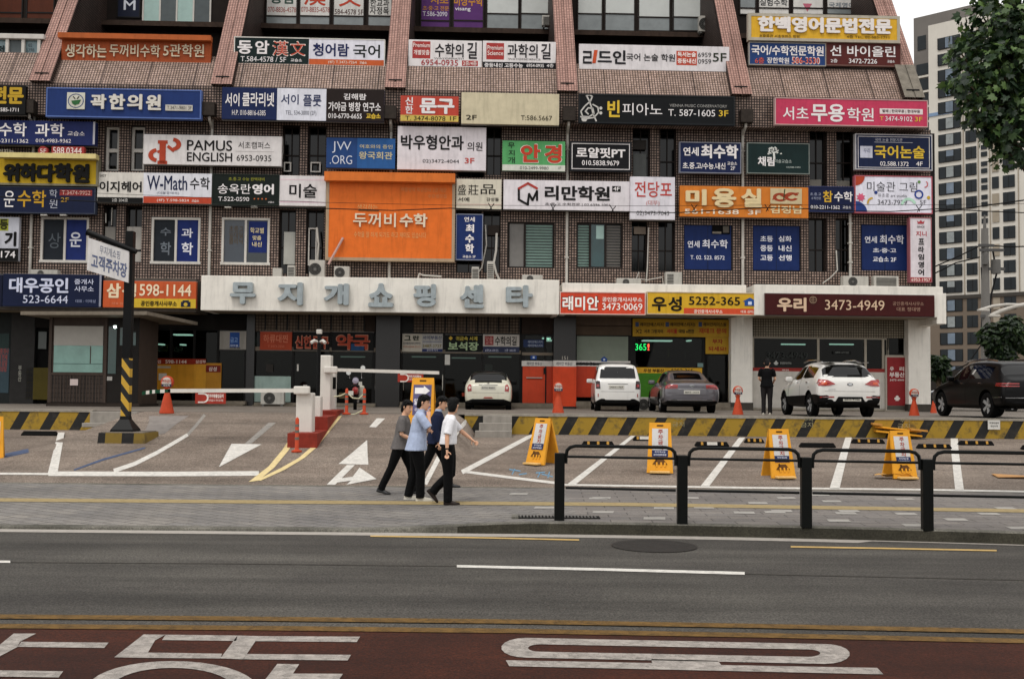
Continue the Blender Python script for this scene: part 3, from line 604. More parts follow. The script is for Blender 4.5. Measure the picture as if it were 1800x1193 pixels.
o, us, vv, y = blindwin(WIN2[4], [.3, .63]); slats(o, us[0] + .05, us[1], *vv, y, bl1); q = MB(); q.box(us[1] + .04, us[2] - .04, y, y + .02, *vv, M('teal_pane', '#2f5a5c', .08, .25, 1.5)); q.build('pane', o)
q = MB(); q.box(lerp(us[1], us[2], .4), us[2] - .06, y - .006, y - .001, lerp(*vv, .66), vv[1] - .05, M('painted_bright_reflection', '#a9c6bf', .4, .1, 2)); q.build('paper', o); slats(o, us[2] + .02, us[3] - .05, *vv, y, bl2)  # pale sheet on the middle pane: a bright reflection painted in
def poster_window(px, texts):
    f, (u0, v0, u1, v1), t, y = win(px, 'n'); o = bpart(f, 'window'); p = MB(); p.box(u0 + t, u1 - t, y - .1, y - .08, v0 + t, v1 - t, P('#1f3672', .55)); p.box(lerp(u0, u1, .5) - .012, lerp(u0, u1, .5) + .012, y - .104, y - .1, v0 + t, v1 - t, P('#1a2a55')); p.build('window_film', o)
    for tt in texts: s, a, bb, c, d = tt[:5]; text(o, s, frect(a, bb, c, d, 0), y - .108, L('#e1e1e8'), .022)
    return o
o = poster_window(WIN2[5], [('연세', 1209, 423, 1230, 435), ('최수학', 1234.7, 421, 1279.7, 436), ('T. 02. 523. 8572', 1214, 449, 1274, 456)])
q = MB(); h = frect(1252, 395.5, 1283, 411, 0); q.box(h[0], h[2], -.02, .03, h[1], h[3], DARKW); q.box(lerp(h[0], h[2], .6), h[2] - .05, -.05, -.02, h[1] + .04, h[3] - .05, P('#6b655b')); q.box(h[0], lerp(h[0], h[2], .5), -.04, -.02, h[1], h[1] + .08, P('#8f877a')); q.build('vent_opening', o)
poster_window(WIN2[6], [('초등', 1337, 414.6, 1359, 424.7), ('심화', 1369, 414.6, 1392, 424.7), ('중등', 1337, 431, 1359, 441.5), ('내신', 1369, 431, 1392, 441.5), ('고등', 1337, 448, 1359, 458), ('선행', 1369, 448, 1392, 458)])
poster_window(WIN2[7], [('연세', 1520.5, 415, 1542, 427), ('최수학', 1547, 413, 1589.6, 428.4), ('초·중·고', 1535, 436, 1576, 444), ('교습소 2F', 1535, 451, 1576, 460)])
# narrow window slots between the bays
def slot(px, kind):
    u0, v0, u1, v1 = frect(*px); f = MB(); y = .28
    if kind == 'white3':
        f.box(u0 + .0, u0 + .1, y - .1, y, v0, v1, WFRAME); f.box(u1 - .12, u1 - .04, y - .1, y, v0, v1, WFRAME); f.box(u0 + .1, u1 - .12, y - .1, y, v0, v0 + .09, WFRAME); f.box(u0 + .1, u1 - .12, y - .1, y, v1 - .09, v1, WFRAME); vm = lerp(v0, v1, .47); f.box(u0 + .1, u1 - .05, y - .12, y, vm - .07, vm + .07, WFRAME)
    else:
        f.box(u0, u1, y - .06, y, v0, v0 + .05, BFRAME); f.box(u0, u1, y - .06, y, v1 - .05, v1, BFRAME); f.box(u0, u0 + .05, y - .06, y, v0 + .05, v1 - .05, BFRAME); f.box(u1 - .05, u1, y - .06, y, v0 + .05, v1 - .05, BFRAME); vm = lerp(v0, v1, .42); f.box(u0 + .05, u1 - .05, y - .05, y, vm - .025, vm + .025, BFRAME); um = (u0 + u1) / 2; f.box(um - .02, um + .02, y - .05, y, v0 + .05, v1 - .05, BFRAME)
    o = bpart(f, 'window'); p = MB(); p.box(u0, u1, y + .01, y + .03, v0, v1, GLASSD); p.build('pane', o); return o
for i, s_ in enumerate(SLOT2 + SLOT3): slot(s_, 'white3' if s_ in SLOT3[:2] else 'd')
def panel(px, m, yf=.1, th=.04, name='panel'):
    u0, v0, u1, v1 = frect(*px); q = MB(); q.box(u0, u1, yf, yf + th, v0, v1, m, .005); return bpart(q, name)
panel((183, 398, 202, 426), P('#9a958d')); panel((221, 398, 248, 438), P('#b3aea6')); panel((221, 442, 248, 460), P('#b3aea6')); panel((498, 407, 518, 464), P('#b5b4ac')); panel((184, 462, 215, 490), TILE)
for px in ((498, 284, 511, 301), (545, 284, 563, 302), (541, 400, 556, 466)):
    u0, v0, u1, v1 = frect(*px); q = MB()
    for bx in ((u0, u0 + .05, v0, v1), (u1 - .05, u1, v0, v1), (u0 + .05, u1 - .05, v0, v0 + .05), (u0 + .05, u1 - .05, v1 - .05, v1)): q.box(bx[0], bx[1], .1, .15, bx[2], bx[3], WFRAME)
    bpart(q, 'window_frame')
panel((1112, 245, 1137, 262), P('#3b322b'), .12); panel((1114, 269, 1137, 312), P('#6f7270'), .14); panel((1424, 315, 1445, 329), P('#8a857b')); panel((1471, 317, 1495, 329), P('#8a857b')); panel((1115, 398, 1136, 411), P('#8d7e70')); panel((857, 395, 878, 413), P('#473a31'))
# ---- canopies over the ground floor (each a long white box with its sloping soffit)
CF = -2.1
def canopy(x0, x1, yt, yb, name='canopy', ends=True, dep=2.1, m=PLASTER):
    u0, u1 = fp(x0, (yt + yb) / 2, -dep)[0], fp(x1, (yt + yb) / 2, -dep)[0]; xm = (x0 + x1) / 2; vt, vb = fp(xm, yt, -dep)[1], fp(xm, yb, -dep)[1]; q = MB()
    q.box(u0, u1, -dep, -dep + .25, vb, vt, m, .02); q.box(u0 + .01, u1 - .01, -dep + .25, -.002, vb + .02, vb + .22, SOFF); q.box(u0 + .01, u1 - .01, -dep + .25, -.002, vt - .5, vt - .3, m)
    for uu in (u0, u1 - .2): q.box(uu + .001, uu + .199, -dep + .25, -.003, vb + .01, vt - .02, m)
    bpart(q, name); return u0, u1, vb, vt
CB = canopy(353, 983, 488, 549); canopy(988, 1312, 499, 553, dep=1.9); canopy(1326, 1658, 502, 556, dep=2.15); canopy(0 - 260, 345, 486, 545, dep=1.8, m=M('dark_canopy', '#6a625a', .8, .2, 3, dirt=.3))
u0, v0, u1, v1 = frect(1643, 516, 1659, 570, -2.0); b = MB(); b.box(u0 + .02, u1 + .03, -2.16, -.2, v0, v1, PLASTER, .02); bpart(b, 'canopy_end')
# big channel letters on the long white canopy
CL = MB(); ch = M('letter_blue_grey', '#a9b3b6', .5, .15, 5, dirt=.35); LB = M('letter_edge', '#7d8c94', .6, .2, 5)
for s, a, c, d, e in (('무', 405.5, 497, 447, 533), ('지', 489, 497, 530, 535), ('개', 570, 499, 611, 535), ('쇼', 649, 499, 690, 538), ('핑', 728, 500, 765, 538), ('센', 810, 501, 849, 540), ('타', 891, 502, 935, 539)):
    text(BLD, s, frect(a, c, d, e, -2.3), -2.1, ch, .05, .2, 'channel_letter')
# pillars
for (x0, x1, yt, yb, off, m) in ((660, 703, 553, 716, -.35, GRANITE), (973, 1012, 555, 716, -.45, GRANITE), (1285, 1323, 553, 722, -.5, PLASTER), (1597, 1636, 556, 722, -.5, PLASTER), (432, 447, 553, 717, -.2, GRANITE), (18, 60, 545, 722, -.1, M('grey_pillar', '#4a4846', .6, .2, 3))):
    u0, v0, u1, v1 = frect(x0, yt, x1, yb, off); q = MB(); q.box(u0, u1, off, -.03, 1.2, v1 + .1, m, .015)
    if m is PLASTER: q.box(u0 - .02, u1 + .02, off - .02, -.04, 1.2, 1.62, M('pillar_base', '#5b564e', .8, .2, 4))
    bpart(q, 'pillar')
# downpipes with rain hoppers
for (x, y0, y1, hop) in ((56, 203, 482, 1), (370, 207, 487, 1), (686, 213, 488, 1), (997, 216, 500, 1), (1306, 219, 500, 1), (1495, 376, 478, 0)):
    ut, vt = fp(x, y0, -.15); ub, vb = fp(x, y1, -.15); um = (ut + ub) / 2; q = MB(); q.tube([(um, -.12, vb - .3), (um, -.12, vt)], .055, PIPE, 10)
    for k in range(3): vz = lerp(vb, vt, (k + .5) / 3); q.box(um - .075, um + .075, -.19, -.0, vz - .03, vz + .03, PIPE)
    if hop: u0, v0, u1, v1 = frect(x - 11, y0 - 26, x + 11, y0 - 3, -.7); q.box(um - .24, um + .24, -.85, -.5, v0, v1, M('rain_hopper', '#4c433c', .7, .3, 6)); q.tube([(um, -.6, v0), (um, -.6, v0 - .12), (um, -.12, v0 - .35)], .055, PIPE, 8)
    bpart(q, 'downpipe')
# ================================================================ GROUND FLOOR SHOPS
def gbox(px, y0, y1, m, name=None, bv=0.0, ref=None, parent=BLD):
    u0, v0, u1, v1 = frect(*px, ref if ref is not None else y0); q = MB(); q.box(u0, u1, y0, y1, v0, v1, m, bv); return q.build(name, parent)
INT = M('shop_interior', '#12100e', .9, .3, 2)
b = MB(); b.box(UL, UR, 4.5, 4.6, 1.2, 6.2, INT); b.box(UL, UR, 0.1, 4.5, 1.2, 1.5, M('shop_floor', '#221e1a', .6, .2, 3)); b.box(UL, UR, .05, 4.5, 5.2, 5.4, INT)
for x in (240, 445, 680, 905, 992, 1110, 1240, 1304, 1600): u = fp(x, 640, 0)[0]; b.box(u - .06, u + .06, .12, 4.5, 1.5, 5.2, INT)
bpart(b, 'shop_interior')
RIBBED = tilemat('shutter_ribs', '#7b6a5a', '#6f5f50', '#3a3029', 'xz', 1, .12, 0, .012, .25); RIBB = tilemat('beige_shutter_ribs', '#a49a86', '#9a907d', '#5f574a', 'xz', 1, .1, 0, .016, .2)
for px, m in (((447, 553, 640, 583), RIBBED), ((640, 553, 660, 583), BROWNW), ((703, 555, 726, 584), DFRAME), ((726, 555, 914, 585), RIBBED), ((917, 556, 972, 587), BROWNW), ((1012, 556, 1110, 572), M('brown_box', '#6f5d4e', .7, .2, 2)), ((1012, 573, 1110, 589), M('brown_box2', '#675646', .7, .2, 2)), ((1322, 560, 1597, 593), RIBB), ((61, 552, 432, 578), M('dark_lintel', '#2d2824', .8, .2, 2))):
    gbox(px, -.12, .1, m, 'shutter_box')
for (x0, x1) in ((447, 640), (726, 914)):
    q = MB(); u0, u1 = fp(x0, 570, -.15)[0], fp(x1, 570, -.15)[0]; va, vb = V(584, -.15), V(554, -.15); n = 10
    for k in range(n + 1): uu = lerp(u0, u1, k / n); q.box(uu - .025, uu + .025, -.16, -.12, va, vb, DFRAME)
    q.box(u0, u1, -.17, -.13, vb - .05, vb + .01, DFRAME)
    bpart(q, 'shutter_rails')
# glass fronts with mullions
def front(x0, x1, yt, yb, cuts, bar=None, fm=DFRAME, barm=None):
    u0, v0, u1, v1 = frect(x0, yt, x1, yb, 0); f = MB(); us = [u0] + [fp(c, (yt + yb) / 2, 0)[0] for c in cuts] + [u1]
    for u in us: f.box(u - .045, u + .045, -.05, .08, v0, v1, fm)
    f.box(u0, u1, -.045, .075, v1 - .06, v1, fm); f.box(u0, u1, -.045, .075, v0, v0 + .1, fm)
    if bar: va, vb = V(bar[1], 0), V(bar[0], 0); f.box(u0, u1, -.09, .07, va, vb, barm or M('mullion_beige', '#8b7e6e', .5, .15, 3))
    o = bpart(f, 'shop_front'); p = MB()
    for k in range(len(us) - 1): p.box(us[k] + .045, us[k + 1] - .045, .01, .03, v0 + .1, v1 - .06, GLASS)
    p.build('pane', o); return o
front(243, 432, 578, 712, [300, 341, 383]); front(447, 660, 583, 712, [515, 580, 656], (614, 621)); front(703, 915, 585, 712, [706, 781, 848], (616, 622)); front(917, 972, 587, 709, [921, 958], (619, 624))
front(1012, 1108, 589, 709, [1104], (636, 640), DFRAME, DFRAME); front(1112, 1240, 592, 712, [1115, 1236]); front(1240, 1285, 622, 720, [1243, 1281]); front(1323, 1560, 593, 720, [1438, 1521, 1552], None, M('alu_frame', '#b4ab9b', .4, .1, 4)); front(1560, 1597, 593, 625, [1595])
for (x0, x1, yt) in ((243, 432, 709), (447, 660, 711), (703, 972, 708), (1012, 1285, 704), (1323, 1597, 716)):
    u0, u1 = fp(x0, 712, -.4)[0], fp(x1, 712, -.4)[0]; q = MB(); vt = V(yt, -.3); q.box(u0, u1, -.5, .05, 1.15, vt, M('plinth', '#8e8475', .8, .2, 4, dirt=.3)); q.box(u0, u1, -.85, -.5, 1.15, lerp(1.27, vt, .5), M('plinth2', '#7f7567', .8, .2, 4, dirt=.3)); bpart(q, 'plinth')
FILMY = -.012
def film(px, col, texts=(), name='window_film', y=None, th=.008, bold=.015, m=None):
    yy = FILMY if y is None else y; o = gbox(px, yy - th, yy, m or P(col, .4), name, ref=yy)
    for t in texts: s, a, bb, c, d, cc = t[:6]; text(o, s, frect(a, bb, c, d, yy), yy - th - .004, L(cc), t[6] if len(t) > 6 else bold)
    return o
film((243, 630, 362, 640), '#a23420', [('삼성공인', 258, 632.5, 283, 638.5, '#e6d6c8', .02), ('598-1144', 291, 632.5, 328, 638.5, '#e6d6c8', .02), ('삼성부', 344, 632.5, 362, 638.5, '#e6d6c8', .02)], y=-.055)
film((243, 640, 341, 690), '#d0902a', y=-.055); film((341, 640, 362, 690), '#d89a30', y=-.057); film((362, 638, 389, 690), '#c4892b', y=-.058); film((362, 642, 388, 654), '#8f2a20', [('삼성', 367, 644.5, 381, 652, '#e8dcd0', .02)], y=-.07)
film((268, 643, 300, 647), '#bfae96', y=-.068); film((279, 656, 293, 668), '#d8d0c4', y=-.068); film((447, 661, 511, 706), '#a9bfb6', y=-.055)
film((1014, 591, 1104, 634), '#8d9a8a', y=-.055, name='roller_blind', m=M('roller_blind', '#8f998a', .8, .08, 3)); film((1012, 634, 1108, 644), '#d8d3cc', [('래미안 공인', 1019, 636, 1046, 642, '#6c6670', .015)], y=-.055); film((1012, 644, 1108, 698), '#c8452a', y=-.055)
film((917, 634, 972, 643.5), '#d8d3cc', [('래미안 부동산', 926, 636, 953, 642, '#6c6670', .015)], y=-.055); film((918.5, 644, 958, 708), '#cf4a2b', y=-.055, name='door'); film((960.5, 644, 972, 708), '#c44327', y=-.055)
dq = MB(); hu = frect(925, 662, 953, 664, -.1); dq.tube([(hu[0], -.13, hu[1]), (hu[2], -.13, hu[1])], .025, M('steel', '#b9b4ab', .25, .05, 5, metal=1), 8); dq.box(*[hu[2] + .05, hu[2] + .14, -.12, -.06, hu[1] + .15, hu[1] + .4], DFRAME); bpart(dq, 'door_handle')
film((920, 597, 956, 610), '#2b3f6e', [('래미안에스티지', 928, 598.5, 954, 603, '#aab3c4'), ('래미안에스티지', 928, 605, 954, 609.5, '#aab3c4')], y=-.055)
def house_icon(cx, cy, w, y, m, m2, parent):
    q = MB(); u, v = fp(cx, cy, y); s = w / 45.
    q.prism([(u - s * .5, v), (u, v + s * .38), (u + s * .5, v), (u + s * .38, v), (u + s * .38, v - s * .34), (u - s * .38, v - s * .34), (u - s * .38, v)], y, y - .01, m); q.box(u - s * .12, u + s * .12, y - .016, y - .01, v - s * .2, v + s * .06, m2); return q.build('house_emblem', parent)
house_icon(938, 638 - 11, 14, -.07, P('#2f55a0'), P('#c9d2e2'), BLD); house_icon(1062, 641 - 10, 13, -.07, P('#2f55a0'), P('#c9d2e2'), BLD)
u0, v0, u1, v1 = frect(972.5, 644, 1012.5, 714, -.5); q = MB(); q.box(u0 - .012, u1 + .012, -.475, -.05, v0, v1, P('#d64a28')); wr = bpart(q, 'pillar_wrap'); film((972.5, 633.5, 1012.5, 644), '#d5d0c8', [('래미안 부동산', 978, 636, 1006, 642, '#6c6670', .015)], y=-.47); text(BLD, '151', frect(988, 630 - 1, 998, 635, -.5) if 0 else frect(988, 626, 998, 632, -.47), -.48, L('#b9b2a8'), .02)
# yellow-green agency
film((1112, 561, 1284, 592), '#b98f1f', [('래미안에스티지', 1125, 567, 1166, 573.5, '#3a2a18', .03), ('래미안에스티지S', 1178, 567, 1222, 573.5, '#3a2a18', .03), ('래미안리더스원', 1236, 567, 1276, 573.5, '#3a2a18', .03), ('X2', 1117, 579, 1128, 585.5, '#3a2a18', .03), ('서초 그랑자이', 1132, 579, 1165, 585.5, '#3a2a18', .03), ('서리풀', 1172, 578, 1190, 586, '#b5321e', .04), ('대림 e편한', 1193, 579, 1220, 585.5, '#3a2a18', .03), ('재테크 문의', 1228, 577, 1276, 586, '#b04a1c', .04)], 'header_board', y=-.14, th=.03)
for x in (1120, 1173, 1231): film((x - 3, 566, x + 3, 574), '#4a5e86', y=-.175)
film((1113, 646, 1234, 656), '#d6a42a', [('우성 부동산', 1131, 648, 1167, 654.5, '#4a331a', .03), ('5252-365', 1180, 648, 1218, 654.5, '#4a331a', .02)], y=-.055); film((1113, 656, 1234, 710), '#4e8f28', y=-.055); film((1166, 657, 1177, 661), '#cfd3c6', y=-.07)
film((1240, 593, 1283, 622), '#bb9122', [('부자', 1252, 596, 1270, 604, '#a23a1c', .04), ('되세요!', 1245, 609, 1276, 617, '#a23a1c', .04)], 'header_board', y=-.1, th=.03); film((1280.5, 634, 1287, 706), '#c39a26', y=-.1); film((1282, 640, 1285.5, 700), '#5a4718', y=-.112)
LEDG = M('led_green', '#23e06a', .5, 0, emit=1.0); LEDR = M('led_red', '#ff5a3c', .5, 0, emit=1.4)
led = gbox((1114, 601, 1146, 617), -.07, -.05, P('#0c0f0c'), 'led_sign', ref=-.05); text(led, '365', frect(1116.5, 604, 1136, 615.5, -.06), -.076, LEDG, .01); text(led, '!', frect(1138.5, 604, 1141, 615.5, -.06), -.076, LEDR, .02)
TUBE = M('tube_light', '#e6fff2', .5, 0, emit=11)
for (x0, y0, x1, y1, d) in ((1131, 594, 1182, 599.5, 2.4), (1210, 594.5, 1240, 599.5, 2.4), (304, 586, 334, 589, 2.0), (278, 603, 284, 606, 1.2), (316, 603.5, 322, 606.5, 1.2), (954, 592, 968, 595, 1.4), (960, 596.5, 971, 599, 1.4)):
    u0, v0, u1, v1 = frect(x0, y0, x1, y1, d); q = MB(); q.box(u0, u1, d, d + .5, v0, v0 + .05, TUBE); bpart(q, 'ceiling_lamp')
# maroon agency
film((1323, 647, 1560, 653), '#a3362f', y=-.055); film((1323, 653, 1560, 717), '#c9c3b9', y=-.055); text(BLD, '3473-4949', frect(1347, 618.5, 1420, 630, -.05), -.06, L('#4e5350'), .0); text(BLD, '공인중개사무소', frect(1371, 636, 1391, 640, -.05), -.06, L('#aeb0aa'), .02)
text(BLD, '♣', frect(1360, 634, 1368, 641, -.05), -.06, L('#c4c4be'), .02, name='clover_emblem'); pass; film((1464, 617, 1495, 622), '#1a1f1d', [('아파트 상가 전문', 1468, 618, 1492, 621, '#8f938e')], y=-.055)
film((1374, 648, 1386, 652), '#a3362f', [('매매 전세', 1375, 648.5, 1386, 652, '#e2d3cb')], y=-.066)
dr = gbox((1556, 624, 1597.5, 722), -.14, -.06, M('door_frame', '#b9afa1', .5, .1, 4), 'door', ref=-.1); film((1559.5, 628, 1596, 712.5), '#a02c30', [('우', 1564, 644.5, 1571, 652, '#e5d8d2', .03), ('리', 1581, 644.5, 1589, 652, '#e5d8d2', .03), ('부동산', 1563.5, 654, 1590, 663, '#e5d8d2', .035), ('3473-4949', 1564, 666, 1589, 669.5, '#e5d8d2', .02)], y=-.15, name='door_panel')
text(BLD, '♣', frect(1572, 695, 1582, 704, -.16), -.164, L('#e5d8d2'), .02, name='clover_emblem'); film((1559.5, 713, 1596, 720), '#6c675d', y=-.15)
# left end under the canopy: grey wall, teal pane with red writing, dark doorway
gbox((-260, 548, 62, 722), -.05, .1, M('grey_shop_wall', '#3f4443', .7, .2, 2), 'shop_wall', ref=0); film((-40, 586, 16, 612), '#3c5552', y=-.06); film((-40, 612, 16, 690), '#4f6670', [('공인중개사\n매매 전세\n월세 상담\n무료상담', -10, 612, 15, 653, '#b4564e', .02)], y=-.06)
gbox((62, 578, 243, 722), .1, .2, M('dark_shop_wall', '#20201e', .8, .2, 2), 'shop_wall', ref=0); gbox((68, 583, 82, 613), -.03, .02, P('#7d8280'), 'notice_board', ref=0); gbox((46, 646, 84, 702), -.1, -.06, P('#6c5f1e'), 'panel', ref=-.1)
text(BLD, '부\n동\n산', frect(32, 642, 38, 670, -.1), -.11, L('#a9a79c'), .03)

# white bay window standing on the apron at the far left
u0, v0, u1, v1 = frect(-40, 60, 74, 109, .45); b = MB(); b.box(u0, u1, .45, 1.2, v0, v0 + .1, WFRAME); b.box(u0 - .05, u1 + .08, .38, 1.25, v1 - .2, v1, WFRAME, .02)
for px in (-38, 12, 40, 68): u = fp(px, 85, .45)[0]; b.box(u - .06, u + .06, .45, 1.18, v0 + .1, v1 - .2, WFRAME)
bw = bpart(b, 'bay_window'); b = MB(); b.box(u0 + .05, u1 - .05, .6, .62, v0 + .1, v1 - .2, M('bay_glass', '#7f9aa0', .2, .2, 1.5)); b.build('pane', bw); u = frect(12, 68, 40, 106, .5); b = MB(); b.box(u[0] + .08, u[2] - .08, .56, .58, v0 + .12, v1 - .22, GRB); b.build('blind', bw)
text(bw, '02\n5398\n7400', frect(46, 77, 60, 99, .55), .55, L('#4a5054'), .01); text(bw, '전', frect(-6, 80, 7, 98, .55), .55, L('#243430'), .02)

# papers and posters taped inside the shop glass, door pulls, shelves behind it
for px, c in (((782, 623, 791, 641), '#c9c6be'), ((662, 618, 668, 622), '#b5b0a6'), ((522, 640, 525, 652), '#d0ccc4'), ((533, 676, 540, 679), '#c4c0b8'), ((1226, 638, 1236, 645), '#7f9c98'), ((852, 640, 866, 660), '#3f4540'), ((596, 690, 612, 700), '#7b6a4c'), ((468, 640, 480, 654), '#4c4640'), ((812, 690, 818, 696), '#a5402c')): film(px, c, y=-.056, name='poster')
for px in (577, 660, 709, 778): u, v = fp(px, 672, -.1); q = MB(); q.tube([(u, -.1, v - .3), (u, -.1, v + .3)], .02, M('steel', '#b9b4ab'), 6); q.box(u - .012, u + .012, -.1, -.05, v - .02, v + .02, DFRAME); bpart(q, 'door_pull')
rs = random.Random(8)
for (xa, xb) in ((460, 510), (590, 655), (712, 775), (855, 905), (1120, 1230), (1340, 1430), (250, 335)):
    u0, u1 = fp(xa, 660, 2.2)[0], fp(xb, 660, 2.2)[0]; q = MB(); q.box(u0, u1, 2.2, 2.6, 1.5, 1.55, BROWNW)
    for k in range(4): q.box(u0, u1, 2.2, 2.6, 1.9 + .5 * k, 1.93 + .5 * k, BROWNW)
    q.box(u0, u0 + .04, 2.2, 2.6, 1.55, 3.5, BROWNW); q.box(u1 - .04, u1, 2.2, 2.6, 1.55, 3.5, BROWNW)
    sh_ = bpart(q, 'shelf'); q = MB(); uu = u0 + .06
    while uu < u1 - .2:
        w_ = rs.uniform(.08, .2)
        for k in range(4):
            if rs.random() < .8: q.box(uu, uu + w_ * .9, 2.15, 2.35, 1.931 + .5 * k - .5 * 0, 1.931 + .5 * k + rs.uniform(.12, .38), P(rs.choice(['#8a4a3a', '#9a9488', '#4a5f7a', '#b09a5a', '#5a6a4a', '#c0b8ac'])))
        uu += w_
    g_ = q.build('goods', sh_); g_['kind'] = 'stuff'
for (x, y, d) in ((480, 600, 2.0), (620, 628, 2.4), (745, 628, 2.4), (815, 630, 2.6), (880, 628, 2.2), (1395, 606, 2.2), (1480, 606, 2.2)): u, v = fp(x, y, d); q = MB(); q.box(u - .5, u + .5, d, d + .12, v, v + .05, TUBE if x > 1300 or x < 500 else M('dim_tube', '#d9e6dc', .5, 0, emit=2.5)); bpart(q, 'ceiling_lamp')
# ================================================================ SHOP SIGNS (every board is a thing of its own)
SIGNS = 'shop signs on the building front'
def sign(px, face, texts, label, off=-.34, th=.2, frame=None, fwd=.05, panels=(), name='shop_sign', group=SIGNS, rough=.5, draw=None, hood=None):
    u0, v0, u1, v1 = frect(*px, off - th); uc = (u0 + u1) / 2; h = v1 - v0; W = u1 - u0; q = MB(); fm = P(face, rough)
    q.box(-W / 2, W / 2, -th, 0, 0, h, fm, .01)
    loc = fw(uc, off, v0); o = q.build(name, None, loc, FA); tag(o, label, 'shop sign', group)
    f = MB(); e = .018; mm = P(frame or '#8d8a86', .4)
    if frame:
        f.box(-W / 2 - e, W / 2 + e, -th - e, .0, -e, fwd, mm); f.box(-W / 2 - e, W / 2 + e, -th - e, 0, h - fwd, h + e, mm); f.box(-W / 2 - e, -W / 2 + fwd, -th - e, 0, fwd, h - fwd, mm); f.box(W / 2 - fwd, W / 2 + e, -th - e, 0, fwd, h - fwd, mm)
    else:
        f.box(-W / 2 - .008, W / 2 + .008, -th * .55, .0, -.02, -.001, mm); f.box(-W / 2 - .008, W / 2 + .008, -th * .55, 0, h + .001, h + .02, mm)
    for k in (-.35, .35): f.box(W * k - .03, W * k + .03, .0, -off + (.0 if off < 0 else 0) if off < 0 else .1, h * .45, h * .55, M('bracket', '#4c4a47', .5, .2, 5))
    f.build('frame', o)
    def loc_rect(r):
        a, bb, c, d = frect(*r, off - th); return (a - uc, bb - v0, c - uc, d - v0)
    for k, pn in enumerate(panels):
        r = loc_rect(pn[:4]); p = MB(); r = (max(r[0], -W / 2), max(r[1], 0), min(r[2], W / 2), min(r[3], h)); p.box(r[0], r[2], -th - .004 - .001 * k, -th, r[1], r[3], P(pn[4], rough)); p.build('coloured_panel', o)
    yf = -th - .012
    for t in texts:
        s, a, bb, c, d, col = t[:6]; bold = t[6] if len(t) > 6 else .015; dep = t[7] if len(t) > 7 else 0; oc = t[8] if len(t) > 8 else None
        nm = 'phone_number' if sum(ch.isdigit() for ch in s) > 4 else 'lettering'
        text(o, s, loc_rect((a, bb, c, d)), yf, L(col), bold, dep, nm, (L(oc), .025) if oc else None)
    if hood:
        hx = loc_rect(hood[:4]); p = MB(); p.box(-W / 2 - .05, W / 2 + .05, -th - hood[5], -th - .001, hx[1], hx[3], P(hood[4], .5)); p.build('hood', o)
    if draw: draw(o, lambda x, y: (fp(x, y, off - th)[0] - uc, fp(x, y, off - th)[1] - v0), yf)
    return o
UP = -.72; TOP = .42
WH, NV, BK, RD, YL = '#e3dedd', '#24315e', '#262424', '#c04437', '#d8b53a'
# -- row between the ribs
sign((108, 64, 371, 111), '#b0542a', [('생각하는', 115.6, 79, 188, 102, '#d3c3a8', .02, .05), ('두꺼비수학', 193, 79, 282, 101, '#d3c3a8', .01, .05), ('5관학원', 288, 79, 359, 101, '#d3c3a8', .02, .05)], 'orange sign with a projecting hood and raised cream letters above the blue clinic sign', TOP, .18, hood=(108, 64, 371, 73, '#b9602f', .3), panels=[(108, 97, 371, 111, '#a94f27')])
sign((412, 68, 676, 115), '#1d3a38', [('동', 418, 72, 443, 95, WH, .03), ('암', 449, 72, 473, 95, WH, .03), ('漢', 480, 73, 506, 98, '#c4492f', .005, 0, '#ead9cf'), ('文', 511, 74, 536, 98, '#c4492f', .005, 0, '#ead9cf'), ('T.584-4578 / 5F', 423, 100, 503, 109, WH, .03), ('교습소', 511, 103.5, 531, 109, WH, .02), ('청어람', 550, 77, 613.6, 99.5, '#27336b', .025), ('국어', 621, 79, 668, 102, '#263531', .02), ('(4F) T.3472-7264', 577, 107.5, 627, 113.5, '#e9d6c6', .02), ('교습소', 632, 108.5, 645, 113, '#e9d6c6', .02)], 'dark green and white sign with red Chinese characters', TOP, .16, '#d6d2ca', .02, panels=[(543, 69, 676, 116.5, '#dcdbe4'), (543, 105, 676, 116.5, '#c95f31')])
sign((718, 71, 847, 118), '#dfdad9', [('수학의', 764.5, 77, 815, 101, '#38343a', .02), ('길', 821, 75, 838.5, 104, '#38343a', .015), ('WAYOFMATH', 763, 102, 815, 104.5, '#8b8686'), ('Premium', 726.5, 76, 755.5, 83.5, '#ead9d3', .02), ('개별맞춤', 727, 88, 755, 97, '#ead9d3', .02), ('6954-0935', 740.6, 105.5, 805, 115.5, '#b23c40', .015), ('2층/4층', 814, 108, 838, 115.5, '#ead9d3', .02)], 'white academy sign with a red square and red phone number', TOP, .15, panels=[(725, 73, 756.5, 103, '#b33f3c'), (812, 107, 840, 116.5, '#b33f3c')])
sign((848.5, 73, 977, 121), '#dfdad9', [('과학의', 892, 78, 945, 102, '#38343a', .02), ('길', 951, 77, 968, 105, '#38343a', .015), ('WAYOFSCIENCE', 893, 103, 950, 106, '#8b8686'), ('Premium', 857, 80.5, 884.5, 88, '#ead9d3', .02), ('Science', 857, 90, 884.5, 97.5, '#ead9d3', .02), ('중등내신 고등수능', 851.5, 111.5, 919, 119, WH, .025), ('6954-0935', 925.6, 113, 956, 118.5, WH, .02), ('4층', 961, 112.5, 973, 119, WH, .02)], 'white academy sign with a red square and a black strip below', TOP, .15, panels=[(855, 76, 886, 105, '#b33f3c'), (848.5, 110, 977, 121, '#23262c')])
def read_draw(o, X, y):
    q = MB(); a, b_ = X(1044, 111.5), X(1047.5, 88.5); q.prism([(a[0] - .07, a[1]), (a[0] + .07, a[1]), (b_[0] + .07, b_[1]), (b_[0] - .07, b_[1])], y, y - .004, P('#c8532f')); q.build('lettering', o)
